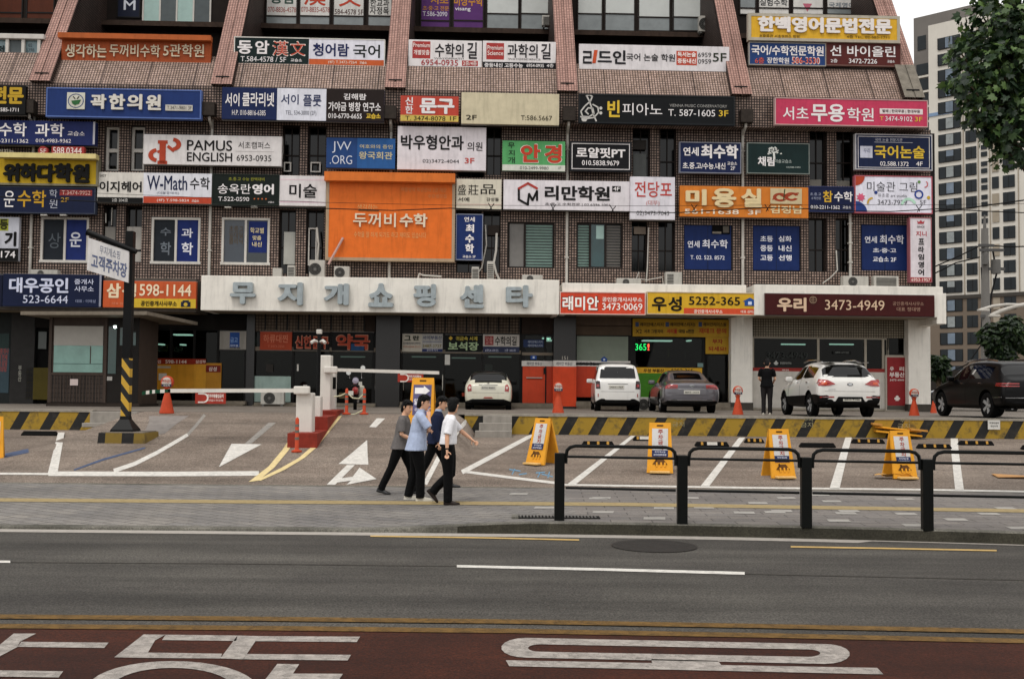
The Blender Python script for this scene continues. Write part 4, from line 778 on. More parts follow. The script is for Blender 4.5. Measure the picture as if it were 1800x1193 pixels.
sign((1018, 80, 1282, 124), '#dbd6d7', [('ㄹ', 1025, 90.5, 1040, 112, '#35343a', .045), ('드인', 1051, 89, 1099.6, 112.6, '#35343a', .035), ('국어 논술 학원', 1101, 95, 1186.6, 108, '#403f44', .015), ('독서논술', 1191, 92, 1223, 100.5, '#efe0da', .03), ('중등내신', 1191, 103.5, 1223, 112, '#efe0da', .03), ('6959', 1227, 93, 1250, 101, '#454448', .01), ('0959', 1227, 104.5, 1250, 112.5, '#454448', .01), ('5F', 1253, 94, 1276.6, 109, '#3e4a36', .02)], 'long white academy sign with an orange red box and 5F', TOP, .15, panels=[(1189, 90, 1225, 115, '#c5513b')], draw=read_draw)
sign((1316, 27, 1581, 73), '#d9a92f', [('한백영어문법전문', 1332.7, 33, 1565.7, 58.5, '#e2dcd8', .055, .06), ('초중등관 서초캠퍼스 학원', 1334.5, 61.5, 1405, 67.5, '#6f5420', .01), ('4층 TEL. 02-585-1711', 1488, 63, 1563, 68.4, '#6f5420', .01)], 'yellow sign with big white letters in a pale frame at the top', TOP, .25, '#b9b1a0', .1)
sign((1317, 76, 1451, 115), '#2c4c88', [('국어/수학전문학원', 1321, 80.5, 1447.6, 98, WH, .025), ('6층', 1327, 101.5, 1343, 112, '#cf5a44', .03), ('장한학원', 1348, 101.5, 1387, 112, WH, .02), ('586-3530', 1393, 102, 1440, 112, '#cf5a44', .035, 0, '#e4dcd8')], 'blue sign under the yellow one with a red phone number', TOP, .15, '#a8a49c', .02)
sign((1452, 76.5, 1583, 116), '#6d302c', [('선 바이올린', 1459, 81, 1574, 100, WH, .02), ('2층', 1460, 104, 1472, 110.6, WH, .02), ('3472-7226', 1492, 104, 1541.4, 112, WH, .02), ('교습소', 1559.5, 106, 1572.6, 111, WH, .02)], 'maroon violin school sign under the big yellow sign', TOP, .15, '#8b6a60', .02)
# -- row on the upper band
sign((-70, 150, 45, 201), '#191817', [('전문', -14, 153, 41, 182, '#c09c2c', .05), ('585-1711', 1, 190, 33, 196.5, WH, .02)], 'black sign with bold yellow letters cut by the left edge', UP, .2)
def herb_logo(o, X, y):
    q = MB(); a = X(134, 178); s = .34; wm, gm, bm_ = P('#cfcdbf'), P('#3f7d48'), P('#2a4a8c')
    q.box(a[0] - s, a[0] + s, y - .03, y, a[1] - s * .95, a[1] + s * .95, wm, .02); q.stroke([(a[0] + .27 * math.cos(t) * (1.05 if 1 else 1), a[1] + .26 * math.sin(t)) for t in linspace(0, 2 * math.pi, 21)], .03, y - .03, bm_, .004)
    q.prism([(a[0] - .17, a[1] - .0), (a[0] + .2, a[1] + .05), (a[0] + .12, a[1] - .12), (a[0] - .02, a[1] - .17), (a[0] - .12, a[1] - .12)], y - .035, y - .04, gm); q.stroke([(a[0] - .1, a[1] + .16), (a[0] - .03, a[1] + .08)], .035, y - .035, P('#2c2c28')); q.stroke([(a[0] + .12, a[1] + .17), (a[0] + .05, a[1] + .08)], .035, y - .035, P('#2c2c28')); q.build('emblem', o)
    p = MB(); c = X(291, 195); d = X(339, 185.5); p.box(c[0], d[0], y - .03, y, c[1], d[1], P('#c9c4ba')); p.build('phone_plate', o)
o = sign((82, 157, 353, 207), '#243f80', [('곽', 161, 167, 187, 192, '#d5d0c6', .04, .06), ('한', 193, 167, 220, 193, '#d5d0c6', .04, .06), ('의', 225, 167, 250, 193, '#d5d0c6', .04, .06), ('원', 258, 168, 283, 194, '#d5d0c6', .04, .06), ], 'wide blue clinic sign with a white leaf emblem and raised letters', UP, .25, '#5f77b4', .03, draw=herb_logo)
text(o, 'T.3471-9801 3F', (lambda r, u=fp(217.5, 182, UP - .25)[0], v=frect(82, 157, 353, 207, UP - .25)[1]: (r[0] - u, r[1] - v, r[2] - u, r[3] - v))(frect(294, 187.3, 337, 193.3, UP - .25)), -.297, L('#3b3a3a'), .02, 0, 'phone_number')
sign((390, 156, 675, 212), '#1f3166', [('서이', 396, 164, 421, 187, WH, .02), ('클라리넷', 426, 163, 482, 187.5, WH, .02), ('H.P. 010-8816-6385', 408, 194, 467, 203, WH, .0), ('서이', 494, 166, 525, 184, '#33406f', .015), ('플룻', 533, 167, 565, 187.5, '#33406f', .02), ('TEL. 534-3000 (2F)', 502, 195, 556, 204.5, '#4a4f66', -.005), ('김해람', 604, 165, 644, 176, WH, .02), ('가야금 병창 연구소', 577, 180, 669.5, 196, WH, .02), ('010-6770-6655', 577, 200, 636, 208.5, WH, .02), ('교습소', 644, 200, 669, 209, YL, .04)], 'three part music school sign in navy, white and brown', UP, .2, panels=[(487, 156, 573.5, 213, '#d8d9e2'), (573.5, 157, 676, 214, '#3a2b27')])
sign((704, 169, 806, 213.6), '#c24a3a', [('신', 712.5, 171, 726, 185, WH, .02), ('한', 712.5, 186.5, 726, 200, WH, .02), ('문구', 738.6, 174, 798, 200, WH, .045), ('T. 3474-8078', 712.5, 204.5, 783, 212.3, '#3a3322', .01), ('1F', 791, 205, 802, 212.3, '#3a3322', .01)], 'red stationery sign with a yellow phone strip', UP, .2, panels=[(704, 203, 806, 213.6, '#cdb55a')])
sign((811, 164, 983, 219), '#cfc4a6', [('2F', 819.4, 202.5, 837.7, 210.6, '#3f3a2c', .03), ('T:586.5667', 915.6, 203.5, 970.4, 212, '#4a432f', .01)], 'almost blank faded cream sign with 2F in one corner', UP, .2)
def clef(o, X, y):
    q = MB(); m = P('#c9c6c0'); pts = [(1048, 213), (1043, 202), (1040, 190), (1036, 178), (1031, 169), (1036, 167), (1041, 170), (1038, 178), (1028, 187), (1021, 196), (1024, 205), (1035, 206), (1044, 200), (1042, 191), (1034, 190), (1029, 196), (1034, 201)]
    q.stroke([X(*p) for p in pts], .055, y, m); q.stroke([X(*p) for p in ((1042, 184), (1051, 189), (1052, 198), (1044, 207), (1030, 209), (1019, 205))], .05, y, m); a = X(1027, 209.5); q.disc(a[0], a[1], .11, y, m)
    for yy in (190.5, 199): a = X(1056, yy); q.disc(a[0], a[1], .06, y, m)
    q.build('music_emblem', o)
sign((1018, 168, 1291, 218), '#1e2226', [('빈', 1068, 177, 1089, 206, YL, .03), ('피아노', 1094, 182, 1164, 203, WH, .0), ('VIENNA MUSIC CONSERVATORY', 1177, 184, 1278, 189, '#a9a7a2', .0), ('T. 587-1605', 1174.6, 193, 1257, 204.6, WH, .005), ('3F', 1263.6, 194.5, 1280, 205, YL, .02)], 'black piano school sign with a white treble clef', UP, .2, '#2f3438', .04, draw=clef)
sign((1363, 175, 1630, 221), '#c63f5e', [('서초', 1376, 188, 1421, 211, WH, .01), ('무용', 1426, 183.5, 1484, 214, WH, .03), ('학원', 1489, 190, 1535.6, 213.6, WH, .01), ('발레 | 한국무용 | 현대무용', 1551, 193, 1617, 199.5, '#5a3440', .02), ('T', 1546.4, 205, 1553, 212, YL, .01), ('3474-9102', 1556, 205, 1603.5, 213.4, WH, .0), ('3F', 1607.7, 206, 1621, 214, YL, .015)], 'bright pink dance school sign', UP, .22, '#c9a9a4', .015, panels=[(1546.4, 191.5, 1622, 201, '#e0d5d3')])
# -- third floor
sign((-80, 212, 167, 254), '#263370', [('수학', -2, 216, 47, 240, WH, .015), ('과학', 62, 217.5, 113, 240.5, WH, .015), ('교습소', 119, 231, 149, 239, WH, .0), ('010-2311-1362', -18, 244.5, 50, 251, WH, .0), ('010-4983-9362', 63, 244.5, 125, 251, WH, .0)], 'blue tutoring sign with a white right edge and two mobile numbers', -.34, .35, panels=[(163.5, 212, 167, 254, '#b7b6bd')])
def yel_draw(o, X, y):
    q = MB(); a, c = X(-40, 279), X(172, 274); q.box(a[0] + 1.0, c[0] + .05, y - .35, y + .02, a[1], c[1], P('#d8c88a')); q.build('hood', o)
    q = MB(); a, c = X(96, 276), X(153, 261.5); q.box(a[0], c[0], y - .3, y - .1, a[1] + .01, c[1], P('#a83b38')); a = X(81, 268.5); q.disc(a[0], a[1], .18, y - .1, P('#a83b38'), .2); q.build('phone_plate', o)
    text(o, '588.0344', (*X(98.5, 273.5), *X(149, 263)), y - .306, L('#e2cfc8'), .02, 0, 'phone_number'); text(o, '5F', (*X(76, 272), *X(87, 265)), y - .306, L('#e2cfc8'), .01); text(o, '책임지는', (*X(-8, 273), *X(29, 265)), y - .2, L('#a9a294'), .0, .03)
sign((-80, 276, 172, 325), '#c2a01f', [('위', 8, 289, 34, 319, '#17140f', .06, .08), ('하', 37, 289, 66, 319, '#17140f', .06, .08), ('다', 68, 290, 96, 320, '#17140f', .06, .08), ('학', 98, 289, 127, 320, '#17140f', .06, .08), ('원', 130, 290, 157, 321, '#17140f', .06, .08)], 'yellow academy sign with thick black raised letters and red number plate on top', -.34, .3, '#8e876f', .06, draw=yel_draw)
sign((-80, 329, 167, 374), '#1f2b52', [('상', -26, 335, -4, 364, WH, .005), ('운', 7, 335.5, 26, 364, WH, .005), ('수학', 31, 334.5, 81, 364, '#c79a2a', .015), ('학', 87, 333.5, 101, 347, '#b9bcc8', -.004), ('원', 87, 350, 101, 366, '#b9bcc8', -.004), ('T.3474-9952', 109, 335.5, 159, 342.5, '#dcb0a5', .0), ('2F', 107, 347.5, 121, 355, '#c79a2a', .01)], 'navy maths academy sign with yellow letters and red phone strip', -.34, .25, '#4c5468', .02, panels=[(105, 334, 162, 344, '#9c3836')])
sign((-80, 381, 33, 458), '#bfc0c8', [('동', 0, 386, 14, 403, '#4a4d18', .05), ('기', 9, 408, 28, 432, '#1e1d1d', .06), ('174', 2, 441.5, 27, 453, WH, .02)], 'white sign over black number strip cut by the left edge', -.2, .2, panels=[(-80, 384, 15, 405, '#a8ac3a'), (-80, 436, 33, 458, '#161616')])
sign((171, 304, 372, 357), '#d6d1c8', [('이지헤어', 175, 319, 249, 337.5, '#262322', .025), ('EASY', 175.5, 306.5, 187, 311, '#4a4644', .0), ('2층 204호', 197, 349, 225, 355, '#cdcac4', .015), ('W-Math', 259, 309.5, 329, 334, '#26345f', .035), ('수학', 334, 312, 369, 333.5, '#262529', .015), ('(더블유매쓰)', 276, 337, 315, 342.5, '#6a6f86', .0), ('(4F) T.598-5824', 276, 350, 332, 355.8, '#ecd6cc', .02), ('교습소', 337, 351, 350, 355.5, '#ecd6cc', .02)], 'white double sign for a hair salon and a maths class', -.34, .22, panels=[(171, 347, 252, 357, '#1d1d1b'), (252, 304.5, 372, 358, '#d9d9df'), (252, 346, 372, 358, '#bf4a30')])
sign((374, 307, 490.5, 360), '#223029', [('송옥란', 383, 323.5, 441, 341, WH, .005), ('영어', 444, 324, 481, 341.5, WH, .045), ('초.중.고 수능 완벽대비', 402, 312, 465, 318, '#a8a83c', .0), ('T.522-0590', 384, 346.5, 438, 353.5, WH, .02), ('• • • •', 446, 348.5, 469, 351, '#c46a3a', .02), ('교습소', 471, 354, 482, 357, WH, .01)], 'dark green English class sign with small yellow heading', -.34, .2, '#3a453d', .015)
sign((491, 309, 573, 362), '#dad4d3', [('미술', 508.5, 323.5, 557, 348, '#2b2829', .02)], 'plain white art class sign with two black letters', -.34, .2, panels=[(492, 355, 573, 356, '#c58aa4'), (492, 315, 573, 317, '#dcc6cb')])
def pamus(o, X, y):
    q = MB(); m = P('#b8472d')
    def S(pts, w=.2): q.stroke([X(*p) for p in pts], w, y, m)
    a = X(297, 266); c = X(301, 242); q.box(X(287, 0)[0], X(298, 0)[0], y - .005, y, X(0, 283)[1], X(0, 248)[1], m); q.box(X(284, 0)[0], X(301, 0)[0], y - .005, y, X(0, 248)[1], X(0, 242)[1], m); q.box(X(284, 0)[0], X(301, 0)[0], y - .005, y, X(0, 284)[1], X(0, 278)[1], m)
    u, v = X(277, 273); q.ringz(u, v, .13, .14, y, m, .006, 100, 262, sx=1.3); u, v = X(303, 254); q.ringz(u, v, .12, .14, y, m, .006, -80, 82, sx=1.3); S([(296, 258), (305, 265)], .12); S([(278, 267), (288, 264)], .1); q.build('red_emblem', o)
sign((252, 238, 495, 290.5), '#d9d4d2', [('PAMUS', 329, 247, 408, 265, '#2c2a2a', .045), ('ENGLISH', 329, 268.5, 408, 284, '#2c2a2a', .04), ('서초캠퍼스', 419, 249.5, 475, 261.5, '#3d3a3a', .0), ('6953-0935', 416, 273, 477, 283.5, '#3d3a3a', .0)], 'white English school sign with a red looping emblem', -.34, .22, draw=pamus, panels=[(414, 266.3, 482, 267, '#b3aca8')])
sign((573.5, 243, 694.5, 296), '#2a4f8c', [('JW', 584, 249, 617.5, 269, '#cfd6e2', -.008), ('.ORG', 580, 273.5, 619, 288.6, '#cfd6e2', -.008), ('여호와의 증인', 632.5, 254.5, 690, 261.5, '#c9bf98', .01), ('왕국회관', 631, 267, 690, 280, '#c9bf98', .015)], 'blue two tone sign with thin white Latin letters', -.34, .2, panels=[(628, 243.5, 695, 297, '#2f63a3')])
sign((698.6, 223, 854.5, 299), '#dcd5d8', [('박우형안과', 704.7, 238, 815, 263.5, '#2f2c2e', .025), ('의원', 821.4, 250, 848, 265.5, '#4a4648', .01), ('02)3472-4044', 743, 280.5, 807, 288.5, '#524e50', .0), ('3F', 817, 278, 833.7, 287.5, '#c6453a', .03)], 'large white eye clinic sign with red 3F', -.34, .25)
sign((883, 248, 993.5, 300.5), '#5fae6c', [('안', 916, 254.5, 949, 285, '#c4442f', .04, 0, '#e6ddd4'), ('경', 958, 255, 986.5, 286.5, '#c4442f', .04, 0, '#e6ddd4'), ('무', 893, 251, 905, 260.5, '#2a3d2c', .01), ('지', 894, 264, 904.5, 274, '#2a3d2c', .01), ('개', 893, 276, 905, 287, '#2a3d2c', .01), ('010-2499-9980', 914, 293, 964, 298.3, '#6a6f68', .0), ('1F', 981, 293.5, 986, 298.3, '#6a6f68', .0)], 'green optician sign with big red letters', -.34, .2, panels=[(883, 290, 993.5, 300.5, '#d2d3c8')])
sign((1002.5, 250, 1109.7, 300.5), '#26262b', [('로얄핏PT', 1013, 260, 1099, 278, WH, .03), ('010.5838.9679', 1023, 282.5, 1088, 291, WH, .02)], 'black fitness sign with a thin white border', -.34, .2, '#33343a', .03, panels=[(1005, 252.5, 1107, 253.6, WH), (1005, 296.8, 1107, 297.9, WH), (1005, 253, 1006.2, 297.5, WH), (1105.8, 253, 1107, 297.5, WH)])
sign((1195, 251, 1302, 304), '#22305f', [('연세', 1201, 259, 1228, 274, WH, .025), ('최수학', 1232.7, 255, 1297, 278.5, WH, .04), ('초.중.고/수능.내신', 1200, 286, 1275, 297.5, WH, .02), ('교습소', 1278.4, 284.5, 1295.5, 290.5, WH, .01), ('2F', 1284, 292.5, 1292, 299, WH, .01)], 'square navy maths sign beside the white downpipe', -.34, .2, '#8c8f9c', .02)
def tree_logo(o, X, y):
    q = MB(); m = P('#d6d8d2'); q.stroke([X(1361, 279), X(1360, 268)], .08, y, m); rr = random.Random(3)
    for k in range(26):
        t = rr.uniform(.1, math.pi - .1); r = rr.uniform(4, 12); p = (1360 + r * 1.1 * math.cos(t), 272 - r * math.sin(t)); q.stroke([X(*p), X(p[0] + 2 * math.cos(t), p[1] - 2 * math.sin(t))], .045, y, m)
    q.build('tree_emblem', o)
sign((1314, 252.5, 1422, 305), '#22403f', [('채림', 1332, 275.5, 1361, 292, WH, .03), ('미술교습소', 1362, 280.5, 1391.5, 286.8, '#bcc6c0', .0), ('02)588-2492', 1382, 293, 1407, 296.3, '#bcc6c0', .0)], 'dark teal art class sign with a white tree emblem', -.34, .2, '#8d958f', .015, draw=tree_logo)
sign((1504, 237, 1638, 298.5), '#24325c', [('국어논술', 1537, 256.5, 1625, 278.5, YL, .025), ('국어 논술 전문기관', 1538, 243.5, 1586, 249, '#c4c6d0', .0), ('02.588.1372', 1547, 284.5, 1597, 292, WH, .015), ('4F', 1610, 284.5, 1621.6, 292, WH, .015), ('우리', 1518, 261, 1529, 269, '#45507c', .0)], 'navy sign with yellow letters and a double white border', -.34, .22, '#c1bfc0', .02, panels=[(1508, 240.5, 1634, 241.3, WH), (1508, 294.5, 1634, 295.3, WH), (1508, 241, 1508.9, 295, WH), (1633.1, 241, 1634, 295, WH), (1512, 257, 1533.6, 277.5, '#c7c8d6'), (1537, 250.3, 1604, 251, '#c4c6d0')])
sign((802, 315, 881.5, 367.6), '#d3ccba', [('盛', 805, 324.5, 819, 342.5, '#2c2824', .0), ('莊', 823, 325, 841, 343, '#2c2824', .0), ('品', 845, 324.5, 871, 341.5, '#2c2824', .0), ('서예', 805, 347, 825, 354.5, '#3a342e', .02), ('강성돌', 855, 347.5, 877, 354, '#3a342e', .01)], 'cream calligraphy class sign with brush characters', -.34, .2, panels=[(802, 359, 881.5, 360, '#c9a59d')])
def hexlogo(o, X, y):
    q = MB(); bm_, rm = P('#2e2b2c'), P('#b8433a'); A = [(928, 322.5), (944, 331.5), (944, 352), (928, 360), (912, 351), (912, 331.5)]
    q.stroke([X(*p) for p in (A[5], A[0], A[1])], .09, y, rm, .006); q.stroke([X(*p) for p in (A[5], A[4], A[3], (928, 355), (930, 341), (936, 352), (944, 336), (944, 352))], .085, y, bm_); q.build('hexagon_emblem', o)
    p = MB(); a, c = X(1076, 337), X(1091, 327.5); p.box(a[0], c[0], y - .003, y, a[1], c[1], bm_); p.build('floor_plate', o); text(o, '4F', (*X(1078, 335.3), *X(1089, 329)), y - .006, L('#e6e1e0'), .03)
sign((885, 317.5, 1107, 369.5), '#dcd6d9', [('리만학원', 958, 327.5, 1071.5, 352.5, '#2e2b2d', .035), ('초·중·고 수학전문 | 02.6396.1001', 958, 357, 1072, 362.8, '#6a6466', .01)], 'wide white maths academy sign with a hexagon emblem', -.34, .22, draw=hexlogo)
sign((1108, 311, 1186.5, 386), '#dad6dc', [('전당포', 1115.5, 319.5, 1181, 347, '#c0433b', .01), ('(대부)', 1136, 352, 1159, 362.5, '#c0534b', -.005), ('02)3473-7043', 1119, 371, 1176, 381, '#3c393e', -.006)], 'tall white pawnshop sign with red letters', -.42, .25)
def swirl(o, X, y):
    q = MB(); a, c = X(1354, 358.3), X(1409, 332); q.box(a[0], c[0], y - .02, y, a[1], c[1], P('#cbb992')); m = P('#a84427')
    q.build('emblem_plate', o); q = MB()
    for s in ((1371, 347), (1391, 346)):
        u, v = X(*s); q.ringz(u, v, .09, .08, y - .021, m, .004, 20, 330, sx=1.7)
    q.stroke([X(*p) for p in ((1358, 351), (1368, 341), (1380, 348), (1393, 341), (1403, 340))], .05, y - .024, m); q.stroke([X(*p) for p in ((1377, 352), (1379, 333))], .04, y - .024, P('#3f5a34')); q.build('swirl_emblem', o)
sign((1195, 328, 1421, 382), '#d07a2c', [('미', 1206, 334, 1240, 361, '#dbc79a', .045, .08), ('용', 1252, 332.5, 1292, 364.5, '#dbc79a', .045, .08), ('실', 1303, 333, 1337, 364, '#dbc79a', .045, .08), ('561-1638  3F', 1203.5, 368.5, 1337, 376.5, '#e6d7c0', .03), ('김정남', 1354, 362, 1411, 375.5, '#dbc79a', .03)], 'orange hair salon sign with thick cream letters and a swirl plate', -.34, .2, draw=swirl)
sign((1422, 328.5, 1500, 372), '#1f2a58', [('참', 1446.4, 335.5, 1463.5, 355.5, '#d3a834', .02), ('수학', 1466, 337, 1498.6, 354.5, WH, .02), ('010-2211-1362', 1425, 361.3, 1476, 367.4, WH, .015), ('교습소', 1481, 362, 1496, 367, WH, .0), ('초.중.고', 1424, 339, 1443, 344, '#a9b0c8', .0), ('수학전문', 1426, 346.5, 1443, 351, '#a9b0c8', .0)], 'small navy maths sign with one yellow letter', -.34, .18, '#3c4674', .015)
def blobs(o, X, y):
    def arc(cx, cy, r, a0, a1, m, w=None):
        u, v = X(cx, cy); q = MB()
        if w: q.ringz(u, v, r, w, y, P(m), .005, a0, a1)
        else: q.prism([(u, v)] + [(u + r * math.cos(R(t)), v + r * math.sin(R(t))) for t in linspace(a0, a1, 12)], y, y - .005, P(m))
        q.build('coloured_shape', o)
    arc(1504, 310, .36, -90, 0, '#b8492f'); arc(1504, 374, .46, 0, 90, '#2f478f'); arc(1534, 357, .16, 90, 190, '#d0a53a', .07); arc(1539.5, 338.5, .07, 0, 360, '#2f478f'); arc(1615, 342, .12, 0, 360, '#2c4aa0', .06); arc(1632, 347.5, .07, 0, 360, '#c9a73c'); arc(1625, 324, .1, -90, 60, '#cf6b6b', .04); arc(1615.5, 320, .06, 0, 360, '#6f9c56')
    u, v = X(1513, 347); q = MB(); q.prism([(u + (.19 if k % 2 else .11) * math.cos(R(k * 22.5)), v + (.19 if k % 2 else .11) * math.sin(R(k * 22.5))) for k in range(16)], y, y - .004, P('#d25a78')); q.build('coloured_shape', o); arc(1597, 362, .22, 20, 170, '#b4dcc4', .1)
sign((1503, 310, 1638, 374.5), '#dcdbe6', [('미술관 그림', 1524, 320, 1612, 337, '#33323a', -.006), ('유초중 art studio', 1543, 340.5, 1594, 347, '#7a7880', -.004), ('3473-7979', 1542.7, 351.5, 1594, 360, '#45444c', -.006), ('5F', 1617, 352, 1628, 359.5, '#45444c', -.006)], 'white art studio sign with coloured blobs and a pink edge', -.34, .22, '#b8606a', .02, draw=blobs)
def bigor(o, X, y):
    q = MB()
    for (a, c) in (((630, 370.8), (666, 369.4)),): p, r = X(*a), X(*c); q.box(p[0], r[0], y - .005, y, p[1], r[1], P('#8a5a32'))
    q.build('underline', o)
    q = MB(); a, c = X(573.5, 320), X(799, 309); q.box(a[0] - .03, c[0] + .03, y - .35, y + .19, a[1], c[1] + .02, P('#d5722f')); q.build('hood', o)
    for s, r in (('생각하는', (628, 359.5, 664, 369)), ('수학을 잘 하게 되기도 하고 재미도 있습니다', (622, 409, 749, 417)), ('여름방학 특강안내 2관 개관', (705, 331, 785, 337)), ('수강생모집', (752, 342, 785, 348))): text(o, s, (*X(r[0], r[3]), *X(r[2], r[1])), y, L('#d9a368' if r[1] > 350 else '#cf8a55'), .0)
sign((573.5, 312, 799, 458), '#dc6d28', [('두꺼비', 621, 374.5, 696, 399.5, '#ddcdb4', .012, .06), ('수학', 703, 376, 751, 399.5, '#ddcdb4', .03, .06)], 'huge square orange sign with raised cream letters in the middle', -.3, .28, '#b49c80', .1, draw=bigor)
sign((802, 377, 848, 456.5), '#213a78', [('연세', 816, 381.5, 834.7, 390, WH, .015), ('최', 819, 394.5, 833, 408.5, WH, .035), ('수', 818, 412.5, 833, 426.5, WH, .035), ('학', 818, 429, 833, 445, WH, .035), ('교습소 2F', 813, 448.5, 836, 453.3, WH, .02)], 'tall narrow blue sign with vertical white letters beside the orange board', -.3, .16, '#8d94a8', .015)
def crown(o, X, y):
    q = MB(); m = P('#b8434a'); q.prism([X(*p) for p in ((1613, 393.5), (1623.5, 393.5), (1625, 388), (1621.5, 390.5), (1618.3, 387), (1615, 390.5), (1612, 388))], y, y - .004, m); q.build('crown_emblem', o)
sign((1599.5, 383, 1637, 495.5), '#d6ced2', [('SINCE', 1612, 397, 1625, 400.5, '#6d666a'), ('지니', 1610, 406.5, 1628.6, 415.5, '#b8434a', .02), ('프', 1614.5, 419.5, 1624, 430, '#2f2c2f', .03), ('라', 1614, 433.5, 1624, 443.5, '#2f2c2f', .03), ('임', 1614, 446.5, 1624, 456.5, '#2f2c2f', .03), ('영', 1614, 460, 1624, 470.5, '#2f2c2f', .03), ('어', 1614, 473, 1624, 484, '#2f2c2f', .03), ('6953-1957', 1602, 489, 1635, 494.5, '#e6cfc8', .03)], 'tall pale vertical sign with a red crown at the building corner', -.3, .25, '#a8666c', .015, draw=crown, panels=[(1599.5, 487.5, 1637, 495.5, '#a8383c')])
# -- boards on the canopies
CS = 'shop signs on the canopies'
sign((-90, 482, 4, 538), '#1c2444', [('공인', -70, 490, -20, 512, WH, .02)], 'dark blue canopy board at the far left edge', -1.8, .15, group=CS)
sign((4.6, 482, 178, 539), '#1b2850', [('대우공인', 16.6, 488.5, 120, 514.5, '#c7cbe0', .035), ('523-6644', 40.5, 519, 119.5, 532.8, '#c7cbe0', .005), ('중개사', 131, 490.5, 165, 500, '#c7cbe0', .01), ('사무소', 131, 503, 165, 512.5, '#c7cbe0', .01), ('대표 : 이재성', 133, 526.5, 168, 532, '#9aa2c0', .0)], 'navy estate agent board with white letters on the left canopy', -1.8, .25, group=CS, panels=[(174.5, 482, 178, 539, '#9a9dac')])
def camphone(px0):
    def d(o, X, y):
        q = MB(); m = P('#2b3550'); a, c = X(px0, 539), X(px0 + 17, 530.5); q.box(a[0], c[0], y - .006, y, a[1], c[1], m); a, c = X(px0 + 3, 531), X(px0 + 14, 528); q.box(a[0], c[0], y - .006, y, a[1], c[1], m); u, v = X(px0 + 8.5, 535); q.disc(u, v, .07, y - .006, P('#c9a93a')); q.build('phone_emblem', o)
    return d
sign((181, 494, 344.5, 541), '#c65a30', [('삼', 188, 498, 212, 523, '#e2cfae', .04), ('성', 215, 499, 239, 523.5, '#e2cfae', .04), ('598-1144', 245.6, 500, 336, 520, '#e6d3b4', .035), ('공인중개사사무소', 247.6, 529, 311, 538, '#3a2f1a', .03), ('대표 임', 197, 531, 216, 535.5, '#d98a68', .0)], 'orange estate agent board with yellow corner behind the pole', -1.8, .2, group=CS, panels=[(234, 525, 344.5, 541, '#cfae34')], draw=camphone(318))
sign((984.7, 514, 1134, 552), '#d2492f', [('래미안', 989, 521, 1052, 545, '#efe9e2', .03, 0, '#40241f'), ('공인중개사사무소', 1058.4, 522.5, 1129, 530.5, '#efe3da', .02), ('3473·0069', 1058.4, 533, 1129, 545, '#efe3da', .035), ('대표', 1114, 547, 1127, 550, '#e9b8a6', .0)], 'red estate agent board on the canopy between white and yellow', -1.9, .18, '#d8b9ae', .015, group=CS)
def wooseong(o, X, y):
    q = MB(); m = P('#2b58a4'); u, v = X(1318, 530); q.prism([(u - .28, v), (u, v + .15), (u + .28, v), (u + .2, v), (u + .2, v - .16), (u - .2, v - .16), (u - .2, v)], y, y - .005, m); q.box(u - .07, u + .07, y - .012, y - .006, v - .12, v + .0, P('#cfd8ea')); q.build('house_emblem', o)
sign((1137.6, 514.5, 1337.7, 552.5), '#d3a72c', [('우', 1146.4, 522, 1171, 546.5, '#2e281c', .035), ('성', 1175, 521.5, 1198, 546.5, '#2e281c', .035), ('5252-365', 1211, 521.6, 1300.5, 536, '#2a2720', .03), ('공인중개사사무소', 1219.6, 544.3, 1270, 550.6, '#f0dccb', .02), ('대표 김미선', 1302, 545.3, 1328, 550.3, '#f0dccb', .01)], 'yellow estate agent board with red lower corner on the canopy', -1.9, .18, '#cbb89a', .015, group=CS, panels=[(1202, 542, 1337.7, 552.5, '#cf4f2f')], draw=wooseong)
def globe(o, X, y):
    q = MB(); m = P('#a58a72'); u, v = X(1429, 527)
    q.ringz(u, v, .12, .02, y, m)
    for k in (-.06, .0, .06): q.stroke([(u - .1, v + k), (u + .1, v + k * 1.3)], .02, y, m)
    q.stroke([(u, v - .12), (u, v + .12)], .02, y, m); q.build('globe_emblem', o)
sign((1345.3, 517.5, 1643, 555), '#591f1e', [('우리', 1366.7, 523.4, 1416.7, 547, '#d5b79a', .045), ('3473-4949', 1450, 527.5, 1554.5, 545, '#d5b79a', .01), ('공인중개사사무소', 1569, 530.5, 1623.6, 537, '#b08c78', .0), ('대표 정대영', 1576, 540, 1617, 547, '#b08c78', .0)], 'long maroon estate agent board with beige letters on the white canopy', -2.15, .15, group=CS, draw=globe)
# -- boards in the shop fronts under the canopy
FS = 'signs above the shop doors'
sign((386, 582, 440, 614), '#a9a49b', [('새마을', 404, 605.5, 419, 609, '#c9d2e6', .02), ('금고', 405, 593, 418, 602, '#8fb0e0', .02), ('서초점', 403, 610, 422, 613, '#34302c', .02)], 'white shop door sign with a blue square', -.1, .08, group=FS, panels=[(404, 584, 421, 610, '#2c57a4')])
sign((457, 583, 513, 615), '#b3482b', [('하류대찐', 463, 588, 506, 602, '#d07a5c', .02), ('T.3473-2255', 471, 606.5, 500, 610.5, '#d07a5c', .0)], 'plain red orange sign above a dark shop door', -.1, .06, group=FS)
sign((516, 583.5, 579, 615), '#1c1614', [('신한문구', 520, 591, 577, 612, '#a8452e', .03, 0, '#c98a70')], 'dark sign with red outlined letters left of the pharmacy', -.1, .05, group=FS)
sign((583, 584, 657, 616), '#151312', [('약국', 592, 588.5, 649, 613.5, '#a9442c', .04, 0, '#c99078')], 'dark pharmacy sign with two large red letters', -.1, .05, group=FS, panels=[(617, 604, 640, 616, '#24507e')])
